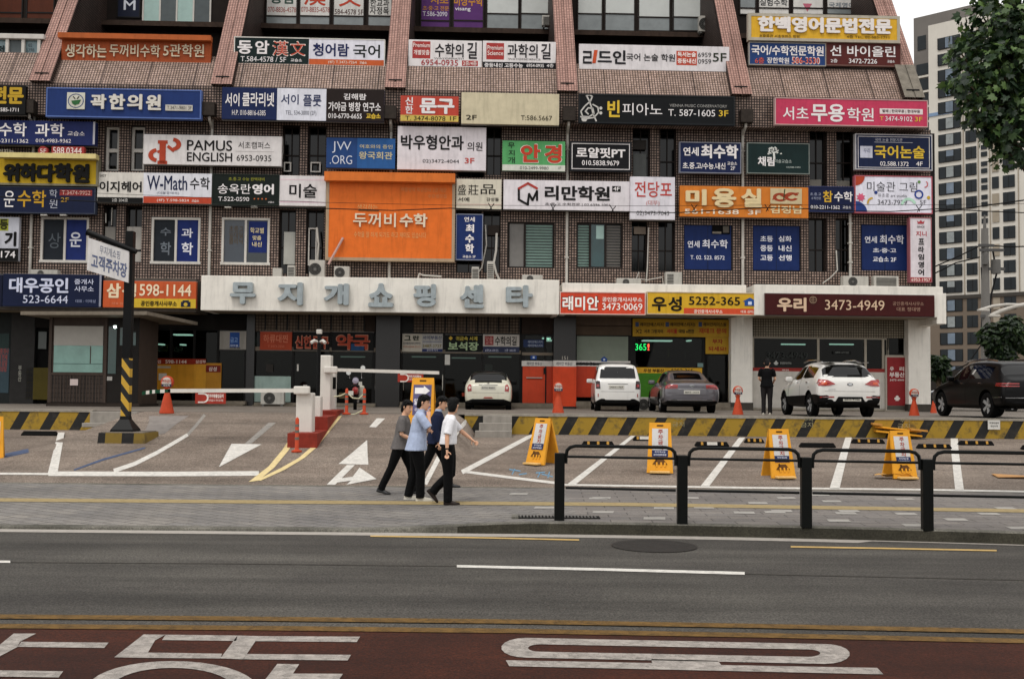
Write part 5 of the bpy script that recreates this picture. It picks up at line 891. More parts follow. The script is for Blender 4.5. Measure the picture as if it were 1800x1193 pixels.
sign((707, 587, 778, 618), '#bdb6a8', [('그', 711, 590, 722, 598, '#2f3a2a', .04), ('란', 726, 590, 737, 598, '#2f3a2a', .04), ('인테리어디자인', 709, 601, 739, 605.5, '#4d5668', .01), ('010-5244-5212', 709, 607.5, 739, 611, '#b0644c', .0), ('서이부동산', 743, 590, 777, 597, '#3b4c78', .02), ('3487-2727', 743, 605.5, 776, 610.5, '#8a7a38', .03), ('공인중개사', 750, 613.5, 770, 617, '#cfcfd8', .0)], 'pale double sign with green and blue words above the doorway', -.1, .06, group=FS, panels=[(741.5, 587, 778, 618, '#b3b1ac'), (742, 613, 778, 618, '#2f3c70'), (743, 600, 777, 601, '#5a6890')])
sign((783, 588.5, 847, 618), '#142018', [('귀금속 시계', 801, 591, 839, 598.5, '#c9b64a', .02), ('보석장', 788, 601, 841, 615.5, '#a9bf95', .035), ('◆', 788.5, 590.5, 796, 598, '#c9a63e', .0)], 'dark green jewellery sign with pale green letters', -.1, .06, group=FS)
sign((849, 588, 913, 619), '#c2bcb4', [('수학의길', 870, 591, 908, 607, '#33302f', .02), ('맞춤\n교육', 853, 592, 866, 605, '#d4a39a', .0), ('6954-0935', 853, 613.5, 876, 618, '#b9bcd0', .01), ('2층 203호', 887, 613.5, 907, 618, '#b9bcd0', .01)], 'small white maths sign above the parked white hatchback', -.1, .06, group=FS, panels=[(852, 590.5, 867.5, 606.5, '#9a3434'), (849, 609, 913, 619, '#3f4767')])
# ================================================================ STREET FURNITURE
BLACKM = M('black_metal', '#1c1d1d', .45, .15, 8); WMET = M('white_metal', '#cbc6bd', .45, .08, 4, dirt=.2); ORED = M('orange_red_plastic', '#bf4a2c', .55, .12, 5, dirt=.15); BRICK = M('red_kerb_paint', '#97392c', .7, .2, 6, dirt=.3)
YPL = M('yellow_plastic', '#dc9a2c', .5, .1, 4, dirt=.12); RUB = M('black_rubber', '#191918', .8, .2, 9); GREYM = M('grey_metal', '#7d7b77', .5, .1, 6)
def ppm(p): return F / p.y                                  # photo pixels in a metre at the depth of p
# guard rail along the kerb
PX = [(983, 914), (1199, 920), (1417, 925), (1630, 930), (1846, 935), (2064, 941)]
gr = empty('guard_rail', gp(983, 914)); tag(gr, 'dark green pedestrian guard rail of rounded panels along the kerb', 'guard rail'); g0 = gr.location
FG = M('rail_green_black', '#191d1a', .4, .1, 10); posts = [gp(*p) - g0 for p in PX]
for p in posts:
    q = MB(); q.box(p.x - .072, p.x + .072, p.y - .06, p.y + .06, p.z - .02, p.z + .97, FG, .012); q.build('post', gr)
for a, b_ in zip(posts[:-1], posts[1:]):
    q = MB(); d = b_ - a; e = .09 / d.length; A, B = a + d * e, b_ - d * e; up = lambda p, h: (p.x, p.y, p.z + h); tt = lambda t, h: up(A.lerp(B, t), h); k = .16 / d.length
    q.tube([tt(0, .82), tt(0, .92), tt(k * .12, 1.01), tt(k * .45, 1.055), tt(k, 1.075), tt(1 - k, 1.075), tt(1 - k * .45, 1.055), tt(1 - k * .12, 1.01), tt(1, .92), tt(1, .82)], .026, FG, 8)
    q.tube([tt(0, .92), tt(1, .92)], .019, FG, 8); q.tube([tt(0, .47), tt(1, .47)], .019, FG, 8); q.build('rail', gr)
# manhole cover, drain grate
mp = gp(1150, 960); q = MB(); q.lathe([(.0, .0), (.56, .0), (.56, .012), (.5, .014), (.49, .010), (0, .010)], M('iron_cover', '#4b4743', .7, .3, 18, bump=.4), n=40); o = q.build('manhole_cover', loc=(mp.x, mp.y, .001)); tag(o, 'round iron manhole cover in the road by the kerb', 'manhole cover')
dp = gp(985, 909); q = MB(); q.box(-.62, .58, -.14, .14, -.02, .012, M('grate_pit', '#2b2a28', .9, .2, 5)); [q.box(-.6 + k * .05, -.575 + k * .05, -.12, .12, .012, .022, GREYM) for k in range(23)]; q.box(-.72, -.62, -.15, .15, -.02, .02, KERB)
o = q.build('drain_grate', loc=dp); tag(o, 'narrow metal drain grate behind the first rail post', 'drain grate')
# pole sign on its striped plinth
P0 = gp(213, 779); s0 = 1 / ppm(P0)
HAZ2 = stripemat('plinth_stripes', '#8f7423', '#1a1710', .66, .42, .05, .55)
q = MB(); w2 = 40 * s0; hpl = 22 * s0; q.prism([(-w2 - .03, 0), (w2 + .03, 0), (w2, hpl), (-w2, hpl)], 0, 1.0, HAZ2); q.box(-w2 + .04, w2 - .04, .02, .98, hpl, hpl + .02, CONC); o = q.build('pole_plinth', loc=(P0.x, P0.y, P0.z - .05)); tag(o, 'low yellow and black concrete plinth under the parking sign pole', 'plinth')
zb = P0.z - .05 + hpl + .02; pr = Vector((at_depth(221, 740, P0.y + .45).x, P0.y + .45, zb)); SP = empty('parking_sign', pr); tag(SP, 'black pole with yellow spiral bands carrying a tilted white parking sign', 'sign')
ztop = at_depth(229, 407, pr.y).z - zb; zs = at_depth(221, 600, pr.y).z - zb; hw = .095
q = MB(); q.box(-hw, hw, -hw, hw, .34, zs - .4, stripemat('pole_stripes', '#c79d2f', '#151412', .30, .5, -.75, .1)); q.box(-hw, hw, -hw, hw, zs - .4, ztop, BLACKM, .004); q.build('pole', SP)
q = MB(); q.loft([[(sx * r, sy * r, z) for sx, sy in ((-1, -1), (1, -1), (1, 1), (-1, 1))] for r, z in ((.27, 0), (.26, .05), (.11, .28), (.097, .36))], BLACKM, True, False); q.build('pole_foot', SP)
def sl(px, py): p = at_depth(px, py, pr.y - .12); return p - pr
A, B = sl(156, 409), sl(236, 441); q = MB(); q.tube([A - (B - A) * .02, A, B, B + (B - A) * .05], [.075, .075, .065, .06], BLACKM, 10); q.tube([A - (B - A) * .03, A - (B - A) * .02], .09, BLACKM, 10); q.build('arm', SP)
c0, c1, c2, c3 = sl(153.5, 475), sl(226, 497), sl(227.5, 442), sl(156, 418); q = MB(); wv = [Vector((p.x, -.12, p.z)) for p in (c0, c1, c2, c3)]
q.add([(p.x, -.15, p.z) for p in wv] + [(p.x, -.09, p.z) for p in wv], [[0, 1, 2, 3], [7, 6, 5, 4], [0, 4, 5, 1], [1, 5, 6, 2], [2, 6, 7, 3], [3, 7, 4, 0]], P('#d5d2d0')); pn = q.build('panel', SP)
ang = math.atan2(c1.z - c0.z, c1.x - c0.x); q = MB()
for k in (.2, .8): p = c3.lerp(c2, k); q.tube([(p.x, -.12, p.z), (p.x, -.12, p.z + .12)], .02, BLACKM, 6)
q.build('hanger', SP)
def tilted(s, fx0, fy0, fx1, fy1, m, bold):
    """lettering in fractions of the tilted panel"""
    W_, H_ = (c1 - c0).length, (c3 - c0).length; text(pn, s, (fx0 * W_, fy0 * H_, fx1 * W_, fy1 * H_), 0, m, bold)
    ex = (c1 - c0).normalized(); ez = (c3 - c0).normalized(); TEXTS[-1]['mx'] = Matrix(((ex.x, 0, ez.x, c0.x), (0, 1, 0, -.154), (ex.z, 0, ez.z, c0.z), (0, 0, 0, 1)))
tilted('무지개쇼핑', .29, .62, .78, .88, L('#6f7790'), .0); tilted('고객주차장', .1, .12, .96, .56, L('#6b7596'), .03)
# guard booth
bD = 37.2; bl, brr = at_depth(84, 700, bD).x, at_depth(242, 700, bD).x; bm_ = at_depth(186, 700, bD).x; zf = gz(-14, bD); zt = at_depth(130, 556, bD).z
BO = empty('guard_booth', (bl, bD, zf)); tag(BO, 'dark brown parking guard booth with a wide flat roof and teal window', 'booth')
W_ = brr - bl; Wm = bm_ - bl; H_ = zt - zf; BWD = tilemat('booth_cladding', '#574a42', '#4d423b', '#2e2723', 'xz', 1, .16, 0, .012, .25); BFR = M('booth_frame', '#5d4f46', .6, .12, 5, dirt=.2)
q = MB(); q.box(0, W_, .02, 2.0, .12, H_, BFR); q.box(-.05, W_ + .05, -.02, 2.05, 0, .12, M('booth_base', '#4a4039', .8, .2, 4)); q.build('body', BO)
bz = lambda py: at_depth(130, py, bD).z - zf; bx = lambda px: at_depth(px, 640, bD).x - bl
BX = tilemat('booth_ribs', '#57493f', '#52453c', '#332b26', 'xy', 1, .12, 0, .012, .2)
q = MB(); q.box(.1, Wm - .08, -.02, .02, .15, bz(657), BWD); [q.box(.1 + k * .11, .13 + k * .11, -.035, -.02, .16, bz(660), BFR) for k in range(int((Wm - .2) / .11))]; q.box(0, .1, -.04, .03, .15, H_, BFR); q.box(Wm - .1, Wm, -.04, .03, .15, H_, BFR); q.box(.1, Wm - .1, -.05, .03, bz(659), bz(654.5), BFR); q.build('front_panel', BO)
q = MB(); a, c, d, e = bx(95), bx(181), bz(654), bz(573); q.box(a - .05, c + .05, -.03, .01, d - .0, e + .05, BFR); wn = q.build('window', BO); q = MB(); q.box(a, c, -.045, -.032, d, bz(607), M('booth_teal_glass', '#7fa79c', .12, .2, 1.6)); q.box(lerp(a, c, .74), lerp(a, c, .76), -.05, -.046, d + .3, bz(608), BFR); q.box(a, c, -.05, -.046, d + .28, d + .3, M('desk_line', '#5f8078', .5, .1, 3)); q.build('pane', wn); q = MB(); q.box(a, c, -.06, -.046, bz(607), e, M('booth_blind', '#aeaaa2', .7, .06, 3)); q.build('blind', wn)
q = MB(); q.box(bx(125), bx(139), -.05, -.04, bz(677), bz(666), P('#c9b9b4')); q.build('notice', BO)
q = MB(); q.box(Wm + .02, W_, .0, .02, .15, H_ - .02, M('booth_dark', '#35302c', .6, .15, 4)); q.build('side_panel', BO)
for (x0, x1, y0, y1) in ((190, 204, 573, 656), (210, 219, 575, 606), (231, 238, 583, 606)):
    q = MB(); q.box(bx(x0), bx(x1), -.02, -.001, bz(y1), bz(y0), M('narrow_teal_glass', '#3f5f5a', .1, .2, 1.6)); q.build('pane', BO)
q = MB(); q.box(bx(189), bx(198), -.02, -.001, bz(668), bz(661), P('#b3afa9')); q.build('notice', BO); q = MB(); q.box(bx(199), bx(203), -.03, -.022, bz(576), bz(572), TUBE); q.build('lamp', BO)
r0, r1, r2 = at_depth(36, 547, bD - 1.0), at_depth(258, 547, bD - 1.0), at_depth(325, 561, bD + 1.4); o_ = Vector((bl, bD, zf)); q = MB(); top = [r0 - o_, r1 - o_, r2 - o_, Vector((r2.x - bl, 3.0, r2.z - zf)), Vector((r0.x - bl, 3.0, r0.z - zf))]
q.add([tuple(p) for p in top] + [(p.x, p.y, p.z - .12) for p in top], [[0, 1, 2, 3, 4], [9, 8, 7, 6, 5]] + [[i, 5 + i, 5 + (i + 1) % 5, (i + 1) % 5] for i in range(5)], M('booth_roof', '#8d8273', .7, .12, 4, dirt=.2)); q.box(0, W_, .05, 1.9, H_, r0.z - zf - .12, BROWNW); q.build('roof', BO)
# entrance island with the two barriers
ia, ib = gp(531, 787), gp(584, 725); IS = MB(); dv = ib - ia; n = 9; hwid = .34
def ipt(t, s, h): p = ia.lerp(ib, t); return (p.x + s, p.y, gz(p.x, p.y) + h)
for k in range(3):
    t0, t1 = k / 3, (k + 1) / 3; zt_ = gz(*ia.lerp(ib, t1).xy) + .1 if k else gz(*ia.lerp(ib, .22).xy) + .14; pa, pb = ia.lerp(ib, t0), ia.lerp(ib, t1)
    q = [(pa.x - hwid, pa.y), (pa.x + hwid, pa.y), (pb.x + hwid, pb.y), (pb.x - hwid, pb.y)]; zl_ = min(gz(*p) for p in q) - .1
    IS.prism(q, zl_, zt_, BRICK, 'z')
IS.v = [(x - ia.x, y - ia.y, z - ia.z) for x, y, z in IS.v]; o = IS.build('traffic_island', loc=ia); tag(o, 'narrow red stepped kerb island between the two barrier lanes', 'island')
WBX = M('barrier_white', '#d6d1c8', .45, .06, 4, dirt=.15)
def cabinet(px0, px1, pyt, pyb, t, dep=.4):
    p = ia.lerp(ib, t); Y = p.y; x0, x1 = at_depth(px0, pyb, Y).x, at_depth(px1, pyb, Y).x; zt_, zb_ = at_depth(px0, pyt, Y).z, at_depth(px0, pyb, Y).z; return x0, x1, Y, zt_, zb_, dep
def barrier(label, cab, arm_px, arm_y, tip, pivot, sgn, board):
    x0, x1, Y, zt_, zb_, dep = cab; r = empty('barrier_gate', ((x0 + x1) / 2, Y, zb_)); tag(r, label, 'barrier'); h = zt_ - zb_; w_ = (x1 - x0) / 2
    q = MB(); q.box(-w_, w_, 0, dep, -.04, h, WBX, .03); q.box(-w_ - .01, w_ + .01, -.01, dep + .01, -.05, .06, BRICK); q.build('cabinet', r)
    lp = lambda px, py, y=-.08: Vector((at_depth(px, py, Y + y).x - r.location.x, y, at_depth(px, py, Y + y).z - zb_))
    a, b_ = lp(arm_px[0], arm_y[0]), lp(arm_px[1], arm_y[1]); q = MB(); q.add([(p.x, y, p.z + dz) for p in (a, b_) for y in (-.1, -.04) for dz in (-.045, .045)], [[0, 1, 5, 4], [2, 6, 7, 3], [0, 4, 6, 2], [1, 3, 7, 5], [0, 2, 3, 1], [4, 5, 7, 6]], WBX); ar = q.build('arm', r)
    c = lp(*pivot); q = MB(); q.box(c.x - .22, c.x + .16, -.14, -.02, c.z - .09, c.z + .1, WBX, .03); q.build('arm_mount', r)
    if tip:
        pts = tip; q = MB()
        for k, (p, s) in enumerate(zip(pts[:-1], pts[1:])):
            p, s = lp(*p), lp(*s); q.add([(v.x, y, v.z + dz) for v in (p, s) for y in (-.1, -.04) for dz in (-.042, .042)], [[0, 1, 5, 4], [2, 6, 7, 3], [0, 4, 6, 2], [1, 3, 7, 5], [0, 2, 3, 1], [4, 5, 7, 6]], P('#1f5a3c') if k % 2 == 0 else WBX)
        q.build('striped_tip', ar)
    x0_, y0_, x1_, y1_, t1, t2 = board; u, v = lp(x0_, y1_), lp(x1_, y0_); q = MB(); q.box(u.x, v.x, -.09, -.06, u.z, v.z, P('#ad3a2c')); bd = q.build('hanging_board', r)
    q = MB(); q.ringz(u.x + .2, (u.z + v.z) / 2, .08, .035, -.091, P('#dcd3cb'), .004, -90, 90); q.stroke([(u.x + .08, (u.z + v.z) / 2 + .1), (u.x + .2, (u.z + v.z) / 2 + .1)], .035, -.091, P('#dcd3cb')); q.stroke([(u.x + .08, (u.z + v.z) / 2 - .1), (u.x + .2, (u.z + v.z) / 2 - .1)], .035, -.091, P('#dcd3cb')); q.build('emblem', bd)
    W_b = v.x - u.x; hb = v.z - u.z; text(bd, t1, (u.x + .4 * W_b, u.z + .52 * hb, u.x + .93 * W_b, u.z + .85 * hb), -.096, L('#e6dad2'), .03); text(bd, t2, (u.x + .4 * W_b, u.z + .2 * hb, u.x + .93 * W_b, u.z + .4 * hb), -.096, L('#e6dad2'), .0)
    return r
barrier('white barrier gate with its long arm lowered to the left and a green striped tip', cabinet(519, 548, 690, 768, .12), (541, 296), (686, 686.5), [(300, 686.5), (290, 687), (282, 687.3), (273, 687.8), (268, 688.3), (263, 688.9), (257, 689.8), (250, 691)], (533, 686), -1, (343, 689.5, 397, 709, '회차차량출입금지', '무단침입시 견인조치함'))
barrier('taller white barrier gate with its arm reaching right over the motorbike', cabinet(560, 580, 624, 726, .86), (580, 772), (649.5, 655), None, (583, 650), 1, (699, 657, 744, 671, '안전거리확보', '차량통제중 서행'))
x0, x1, Y, zt_, zb_, dep = cabinet(547, 560, 696, 752, .42, .35); q = MB(); q.box(-.13, .13, 0, .35, -.05, zt_ - zb_, WBX, .02); o = q.build('ticket_machine', loc=((x0 + x1) / 2, Y, zb_)); tag(o, 'short pale ticket machine between the two barrier cabinets', 'ticket machine')
x0, x1, Y, zt_, zb_, dep = cabinet(580, 587, 652, 722, .98, .4); r = empty('card_reader', ((x0 + x1) / 2, Y, zb_)); tag(r, 'slim white card reader post with a black window behind the tall barrier', 'card reader'); q = MB(); q.box(-.08, .08, 0, .3, -.05, zt_ - zb_, WBX, .015); q.build('case', r); q = MB(); h = zt_ - zb_; q.box(-.05, .09, -.012, .1, h * .55, h * .85, BLACKM); q.build('screen', r)
x0, x1, Y, zt_, zb_, dep = cabinet(556, 561, 579, 740, .6); r = empty('camera_post', ((x0 + x1) / 2, Y, zb_)); tag(r, 'thin black post with two white cameras and a square lamp', 'camera post'); h = zt_ - zb_; q = MB(); q.tube([(0, 0, -.1), (0, 0, h - .1)], .05, BLACKM, 10); q.build('post', r); q = MB(); q.box(-.07, .07, -.07, .07, h - .12, h, WMET, .02); q.build('lamp_head', r)
for s in (-1, 1): q = MB(); q.tube([(s * .03, -.02, h - .33), (s * .11, -.08, h - .3), (s * .19, -.14, h - .36)], [.03, .045, .045], WMET, 8); q.build('camera', r)
# flexible posts
def flex_post(px, pyt, pyb, label):
    p = gp(px, pyb); h = (pyb - pyt) / ppm(p); r = empty('flexible_post', p); tag(r, label, 'bollard', 'orange flexible posts'); q = MB(); q.lathe([(.0, .0), (.12, 0), (.12, .03), (.06, .05), (.045, .07), (.042, h * .93), (.03, h * .97), (.0, h)], ORED, n=14); q.build('tube', r)
    for k in (.35, .55, .72): q = MB(); q.lathe([(.0, h * k), (.0465, h * k), (.0465, h * k + .06), (0, h * k + .06)], M('grey_reflective', '#7f7c74', .4, .1, 8), n=14); q.build('reflective_band', r)
    return p, h
flex_post(521.5, 733, 794, 'orange flexible post standing in front of the nearest barrier cabinet')
pa, ha = flex_post(609, 682, 728, 'orange flexible post left of the parked motorbike'); pb, hb = flex_post(640, 682, 728, 'orange flexible post right of the parked motorbike')
q = MB(); pc = at_depth(587, 697, pa.y); P1, P2 = pa + Vector((0, 0, ha * .82)), pb + Vector((0, 0, hb * .8)); q.tube([pc, pc.lerp(P1, .5) - Vector((0, 0, .03)), P1, P1.lerp(P2, .35) - Vector((0, 0, .14)), P1.lerp(P2, .7) - Vector((0, 0, .15)), P2], .022, M('pale_rope', '#c9c6a6', .8, .1, 10), 6); q.tube([pc - Vector((0, 0, .52)), P1 - Vector((0, 0, .62)), P1.lerp(P2, .5) - Vector((0, 0, .58)), P2 - Vector((0, 0, .45))], .02, M('pale_rope', '#c9c6a6'), 6)
q.v = [tuple(Vector(v) - pa) for v in q.v]; o = q.build('rope', loc=pa); tag(o, 'pale rope strung between the two orange posts by the motorbike', 'rope')
# ball-topped no parking stands
def ball_stand(px, pyt, pyb, label, face):
    p = gp(px, pyb); h = (pyb - pyt) / ppm(p); r = empty('no_parking_stand', p); tag(r, label, 'no parking stand', 'orange no parking stands'); k = h / 1.0; q = MB(); q.lathe([(.0, 0), (.185, 0), (.18, .05), (.15, .16), (.115, .32), (.075, .48), (.06, .56), (.09, .64), (0, .64)], ORED, n=20); q.v = [(x * k, y * k, z * k) for x, y, z in q.v]; q.build('stand', r)
    q = MB(); rr = .16; q.lathe([(0, -.07), (rr * .8, -.07), (rr, -.045), (rr, .045), (rr * .8, .07), (0, .07)], ORED, (0, 0, .80), 'y', 24); q.v = [(x * k, y * k, z * k) for x, y, z in q.v]; d = q.build('disc', r); q = MB(); q.disc(0, .8 * k, rr * .78 * k, -.071 * k, P('#cfc6bb')); q.box(-.13 * k, .13 * k, -.076 * k, -.0745 * k, .68 * k, .755 * k, P('#4c4f63')); q.build('face', d); text(d, '주차금지', (-.12 * k, .78 * k, .12 * k, .87 * k), -.0765 * k, L('#b0402c'), .03); text(d, '무지개', (-.08 * k, .69 * k, .08 * k, .74 * k), -.078 * k, L('#cfc6bb'), .02)
ball_stand(293, 658, 726, 'orange no parking stand under the left barrier arm', 0); ball_stand(981, 669, 726, 'orange no parking stand in front of the red wrapped pillar', 0); ball_stand(1297, 676, 729, 'orange no parking stand at the foot of the white pillar beside the grey saloon', 0); ball_stand(1607, 681, 731, 'orange no parking stand below the cracked white end pillar', 0)
def cone(px, pyt, pyb, label):
    p = gp(px, pyb); h = (pyb - pyt) / ppm(p); q = MB(); q.box(-.16, .16, -.16, .16, 0, .03, ORED); q.lathe([(0, .03), (.12, .03), (.03, h), (0, h)], ORED, n=14); o = q.build('traffic_cone', loc=p); tag(o, label, 'cone')
cone(1641, 704, 727, 'small orange cone right of the white end pillar')
# yellow folding stands
def aframe(px, py, hpx, yaw, label, kind='park', roll=0.0, loc=None, group='yellow no parking folding boards'):
    p = gp(px, py) if loc is None else loc; h = hpx / ppm(p); r = empty('folding_board', p, R(yaw)); tag(r, label, 'folding sign', group); w_ = h * .25; dp = h * .27; th = .025
    def pan(name, sgn, par):
        q = MB(); rings = []
        for (z, hw_) in ((.0, w_ * 1.06), (h * .1, w_ * 1.03), (h, w_ * .86)):
            y = sgn * -dp * (1 - z / h); rings.append([(-hw_, y - th, z), (hw_, y - th, z), (hw_, y + th, z), (-hw_, y + th, z)])
        q.loft(rings, YPL, True, False); return q.build(name, par)
    fr = pan('front_leaf', 1, r); pan('back_leaf', -1, r)
    sl_ = math.atan2(dp, h); mx = Matrix.Translation((0, -dp - th - .004, 0)) @ Matrix.Rotation(-sl_, 4, 'X'); L_ = math.hypot(dp, h)
    def flat(name, boxes, par=fr):
        q = MB()
        for x0_, x1_, z0_, z1_, m, y in boxes: q.box(x0_, x1_, -y, -y + .004, z0_, z1_, m)
        q.v = [tuple(mx @ Vector(v)) for v in q.v]; return q.build(name, par)
    def tx(s, b_, m, bold): text(fr, s, b_, -.012, m, bold); TEXTS[-1]['mx'] = mx
    if kind == 'park':
        flat('white_board', [(-w_ * .64, w_ * .64, L_ * .4, L_ * .88, P('#cfcdca'), .004)]); flat('navy_strip', [(-w_ * .64, w_ * .64, L_ * .32, L_ * .45, P('#323f6e'), .008)])
        for k, c_ in enumerate('주차금지'): tx(c_, (-w_ * .16, L_ * (.77 - .105 * k), w_ * .24, L_ * (.86 - .105 * k)), L('#b24a3c'), .02)
        tx('무지개쇼핑', (-w_ * .42, L_ * .395, w_ * .42, L_ * .43), L('#d5d5e0'), .02); tx('상인번영회일동', (-w_ * .52, L_ * .34, w_ * .52, L_ * .375), L('#d5d5e0'), .02)
        q = MB(); bm2 = P('#7a4f20'); q.prism([(-w_ * .6, L_ * .17), (-w_ * .3, L_ * .27), (w_ * .25, L_ * .28), (w_ * .6, L_ * .17)], -.004, -.008, bm2); q.stroke([(-w_ * .3, L_ * .28), (-w_ * .3, L_ * .15)], .03, -.008, P('#5b3917'))
        for k in (-.25, .1, .4): q.stroke([(w_ * k, L_ * .2), (w_ * k, L_ * .13)], .035, -.009, YPL)
        q.v = [tuple(mx @ Vector(v)) for v in q.v]; q.build('tow_emblem', fr)
    else:
        flat('purple_board', [(-w_ * .72, w_ * .72, L_ * .26, L_ * .86, P('#6c678f'), .004)]); q = MB(); q.prism([(-w_ * .6, L_ * .68), (w_ * .1, L_ * .68), (w_ * .1, L_ * .64), (w_ * .6, L_ * .74), (w_ * .1, L_ * .84), (w_ * .1, L_ * .8), (-w_ * .6, L_ * .8)], -.008, -.012, P('#e3e0de')); q.v = [tuple(mx @ Vector(v)) for v in q.v]; q.build('arrow', fr)
        tx('일방통행', (-w_ * .62, L_ * .46, w_ * .62, L_ * .58), L('#dcd9df'), .034); tx('무지개쇼핑', (-w_ * .55, L_ * .33, w_ * .55, L_ * .4), L('#cfcbd8'), .02)
    flat('grip_hole', [(-w_ * .26, w_ * .26, L_ * .925, L_ * .955, P('#6b4515'), .005)])
    if kind == 'park': q = MB(); q.box(-w_ * .8, w_ * .8, -dp - .2, -dp - .03, .0, .045, M('pale_yellow_foot', '#d9b06e', .7, .15, 6), .015); q.build('foot', r)
    return r
aframe(955, 815, 80, -42, 'yellow no parking board turned to show its orange side, nearest the stone steps'); aframe(1160, 829, 86, -8, 'yellow no parking board behind the rail post second from the grate'); aframe(1368, 838, 84, 9, 'yellow no parking board in front of the bare patch of striped wall'); aframe(1581, 839, 82, 6, 'yellow no parking board with a crumpled paper foot by the flattened yellow board'); aframe(-14, 806, 74, 22, 'yellow no parking board cut by the left edge'); aframe(743, 752, 88, -4, 'tall yellow folding board with a white arrow on purple behind the walkers', 'arrow', group='yellow arrow board')
fp_ = gp(1577, 770); q = MB()
for sg in (-1, 1): q.box(-.62, .62, -.2 + sg * .05, .2 + sg * .05, .05 + .06 * sg, .1 + .06 * sg, YPL, .015)
q.box(-.7, -.45, -.25, .1, .18, .24, M('worn_yellow', '#c98f45', .7, .2, 5)); q.box(.3, .75, -.3, .0, .15, .2, M('worn_yellow', '#c98f45')); q.v = [(x, y, z + .12 + .1 * (-x)) for x, y, z in q.v]; o = q.build('fallen_board', loc=fp_, rz=R(-6)); tag(o, 'flattened broken yellow board lying against the striped wall', 'folding sign')
cp = gp(1776, 838); q = MB(); q.add([(-.36, -.24, .012), (.3, -.3, .03), (.4, .22, .02), (-.28, .26, .05)], [[0, 1, 2, 3]], M('cardboard', '#c49563', .9, .15, 5)); q.add([(-.36, -.24, .0), (.3, -.3, .01), (.4, .22, .0), (-.28, .26, .03)], [[3, 2, 1, 0]], M('cardboard', '#c49563')); o = q.build('cardboard_sheet', loc=cp); tag(o, 'torn sheet of cardboard lying on the last parking bay', 'cardboard')
cp = gp(1572, 841); rr = random.Random(5); q = MB(); n = 7; pts = [[(-.4 + .13 * i, -.12 + .08 * j, .03 + rr.uniform(0, .09)) for i in range(n)] for j in range(4)]; q.loft(pts, M('crumpled_paper', '#c99b5c', .9, .15, 6), False, False, False); o = q.build('crumpled_wrapper', loc=cp); tag(o, 'crumpled tan wrapper at the foot of the last yellow board', 'litter')
# rubber wheel stops
WS = 'rubber wheel stops in the parking bays'
def wheel_stop(x0, x1, yb, label, white=0, plain=0):
    a, b_ = gp(x0, yb), gp(x1, yb); c = (a + b_) / 2; c.z = gz(c.x, c.y); L2 = (b_ - a).length / 2; r = empty('wheel_stop', c); tag(r, label, 'wheel stop', WS); q = MB()
    q.loft([[(-L2 + e, -.08 + d, z), (L2 - e, -.08 + d, z), (L2 - e, .08 - d, z), (-L2 + e, .08 - d, z)] for e, d, z in ((0, 0, -.01), (0, 0, .03), (.05, .03, .11), (.05, .03, .115))], RUB, True, False)
    for k in (-.6, .0, .6):
        if plain: break
        m = WMET if white and k == 0 else M('stop_reflector', '#b98a3a', .4, .1, 5); ww = .13 if white and k == 0 else .03; q.add([(k * L2 - ww, -.0845, .035), (k * L2 + ww, -.0845, .035), (k * L2 + ww, -.0545, .112), (k * L2 - ww, -.0545, .112)], [[0, 1, 2, 3]], m)
    q.build('block', r)
for i, (x0, x1, y, wh, pl, lb) in enumerate([(932, 946, 773, 0, 1, 'short black wheel stop end beside the nearest yellow board'), (1023, 1079, 783, 0, 0, 'black wheel stop with amber reflectors in the bay right of the first yellow board'), (1113, 1152, 774, 1, 0, 'black wheel stop with a white middle touching the second bay line'), (1222, 1280, 784, 1, 0, 'black wheel stop with a wide white block right of the second yellow board'), (1309, 1342, 778, 0, 0, 'black wheel stop just left of the third yellow board'), (1406, 1467, 786, 0, 1, 'plain black wheel stop between the third board and the fourth bay line'), (1498, 1553, 779, 0, 0, 'black wheel stop left of the flattened yellow board'), (1613, 1670, 788, 0, 0, 'black wheel stop right of the flattened yellow board'), (1686, 1744, 782, 0, 0, 'black wheel stop right of the last bay line'), (1797, 1850, 790, 0, 0, 'black wheel stop cut by the right edge'), (38, 102, 765, 0, 1, 'black wheel stop below the short striped wall')]): wheel_stop(x0, x1, y, lb, wh, pl)
# signs and chalked notices fixed on the striped wall
wp = at_depth(1747, 747, Y2 - .06); q = MB(); q.box(-.17, .17, -.012, .0, -.12, .14, P('#cfcdc6')); o = q.build('wall_notice', loc=wp); tag(o, 'small white notice stuck on the striped wall at right', 'notice'); text(o, '주정차금지', (-.13, .04, .13, .09), -.016, L('#35343a'), .02); text(o, '견인지역', (-.1, -.05, .1, .0), -.016, L('#35343a'), .02)
for (x, y, t1, t2) in ((1194, 741, '주차', '금지'), (1420, 742, '주차', '금지'), (1590, 744, '주차', '금지')):
    wq = at_depth(x, y, Y2 - .045); o = empty('stencil', wq); bpy.data.objects.remove(o); e = MB(); e.box(-.001, .001, -.001, .0, -.001, .001, P('#c9c3ae')); o = e.build('stencil_marking', loc=wq); tag(o, 'faded white stencilled words on the striped wall ' + {1194: 'behind the second yellow board', 1420: 'below the white SUV', 1590: 'near the white end pillar'}[x], 'marking'); text(o, t1, (-.12, .03, .16, .13), -.006, M('stencil_white', '#a39c7c', .8, .3, 9), .0); text(o, t2, (-.2, -.14, .14, .0), -.006, M('stencil_white', '#a39c7c'), .0)
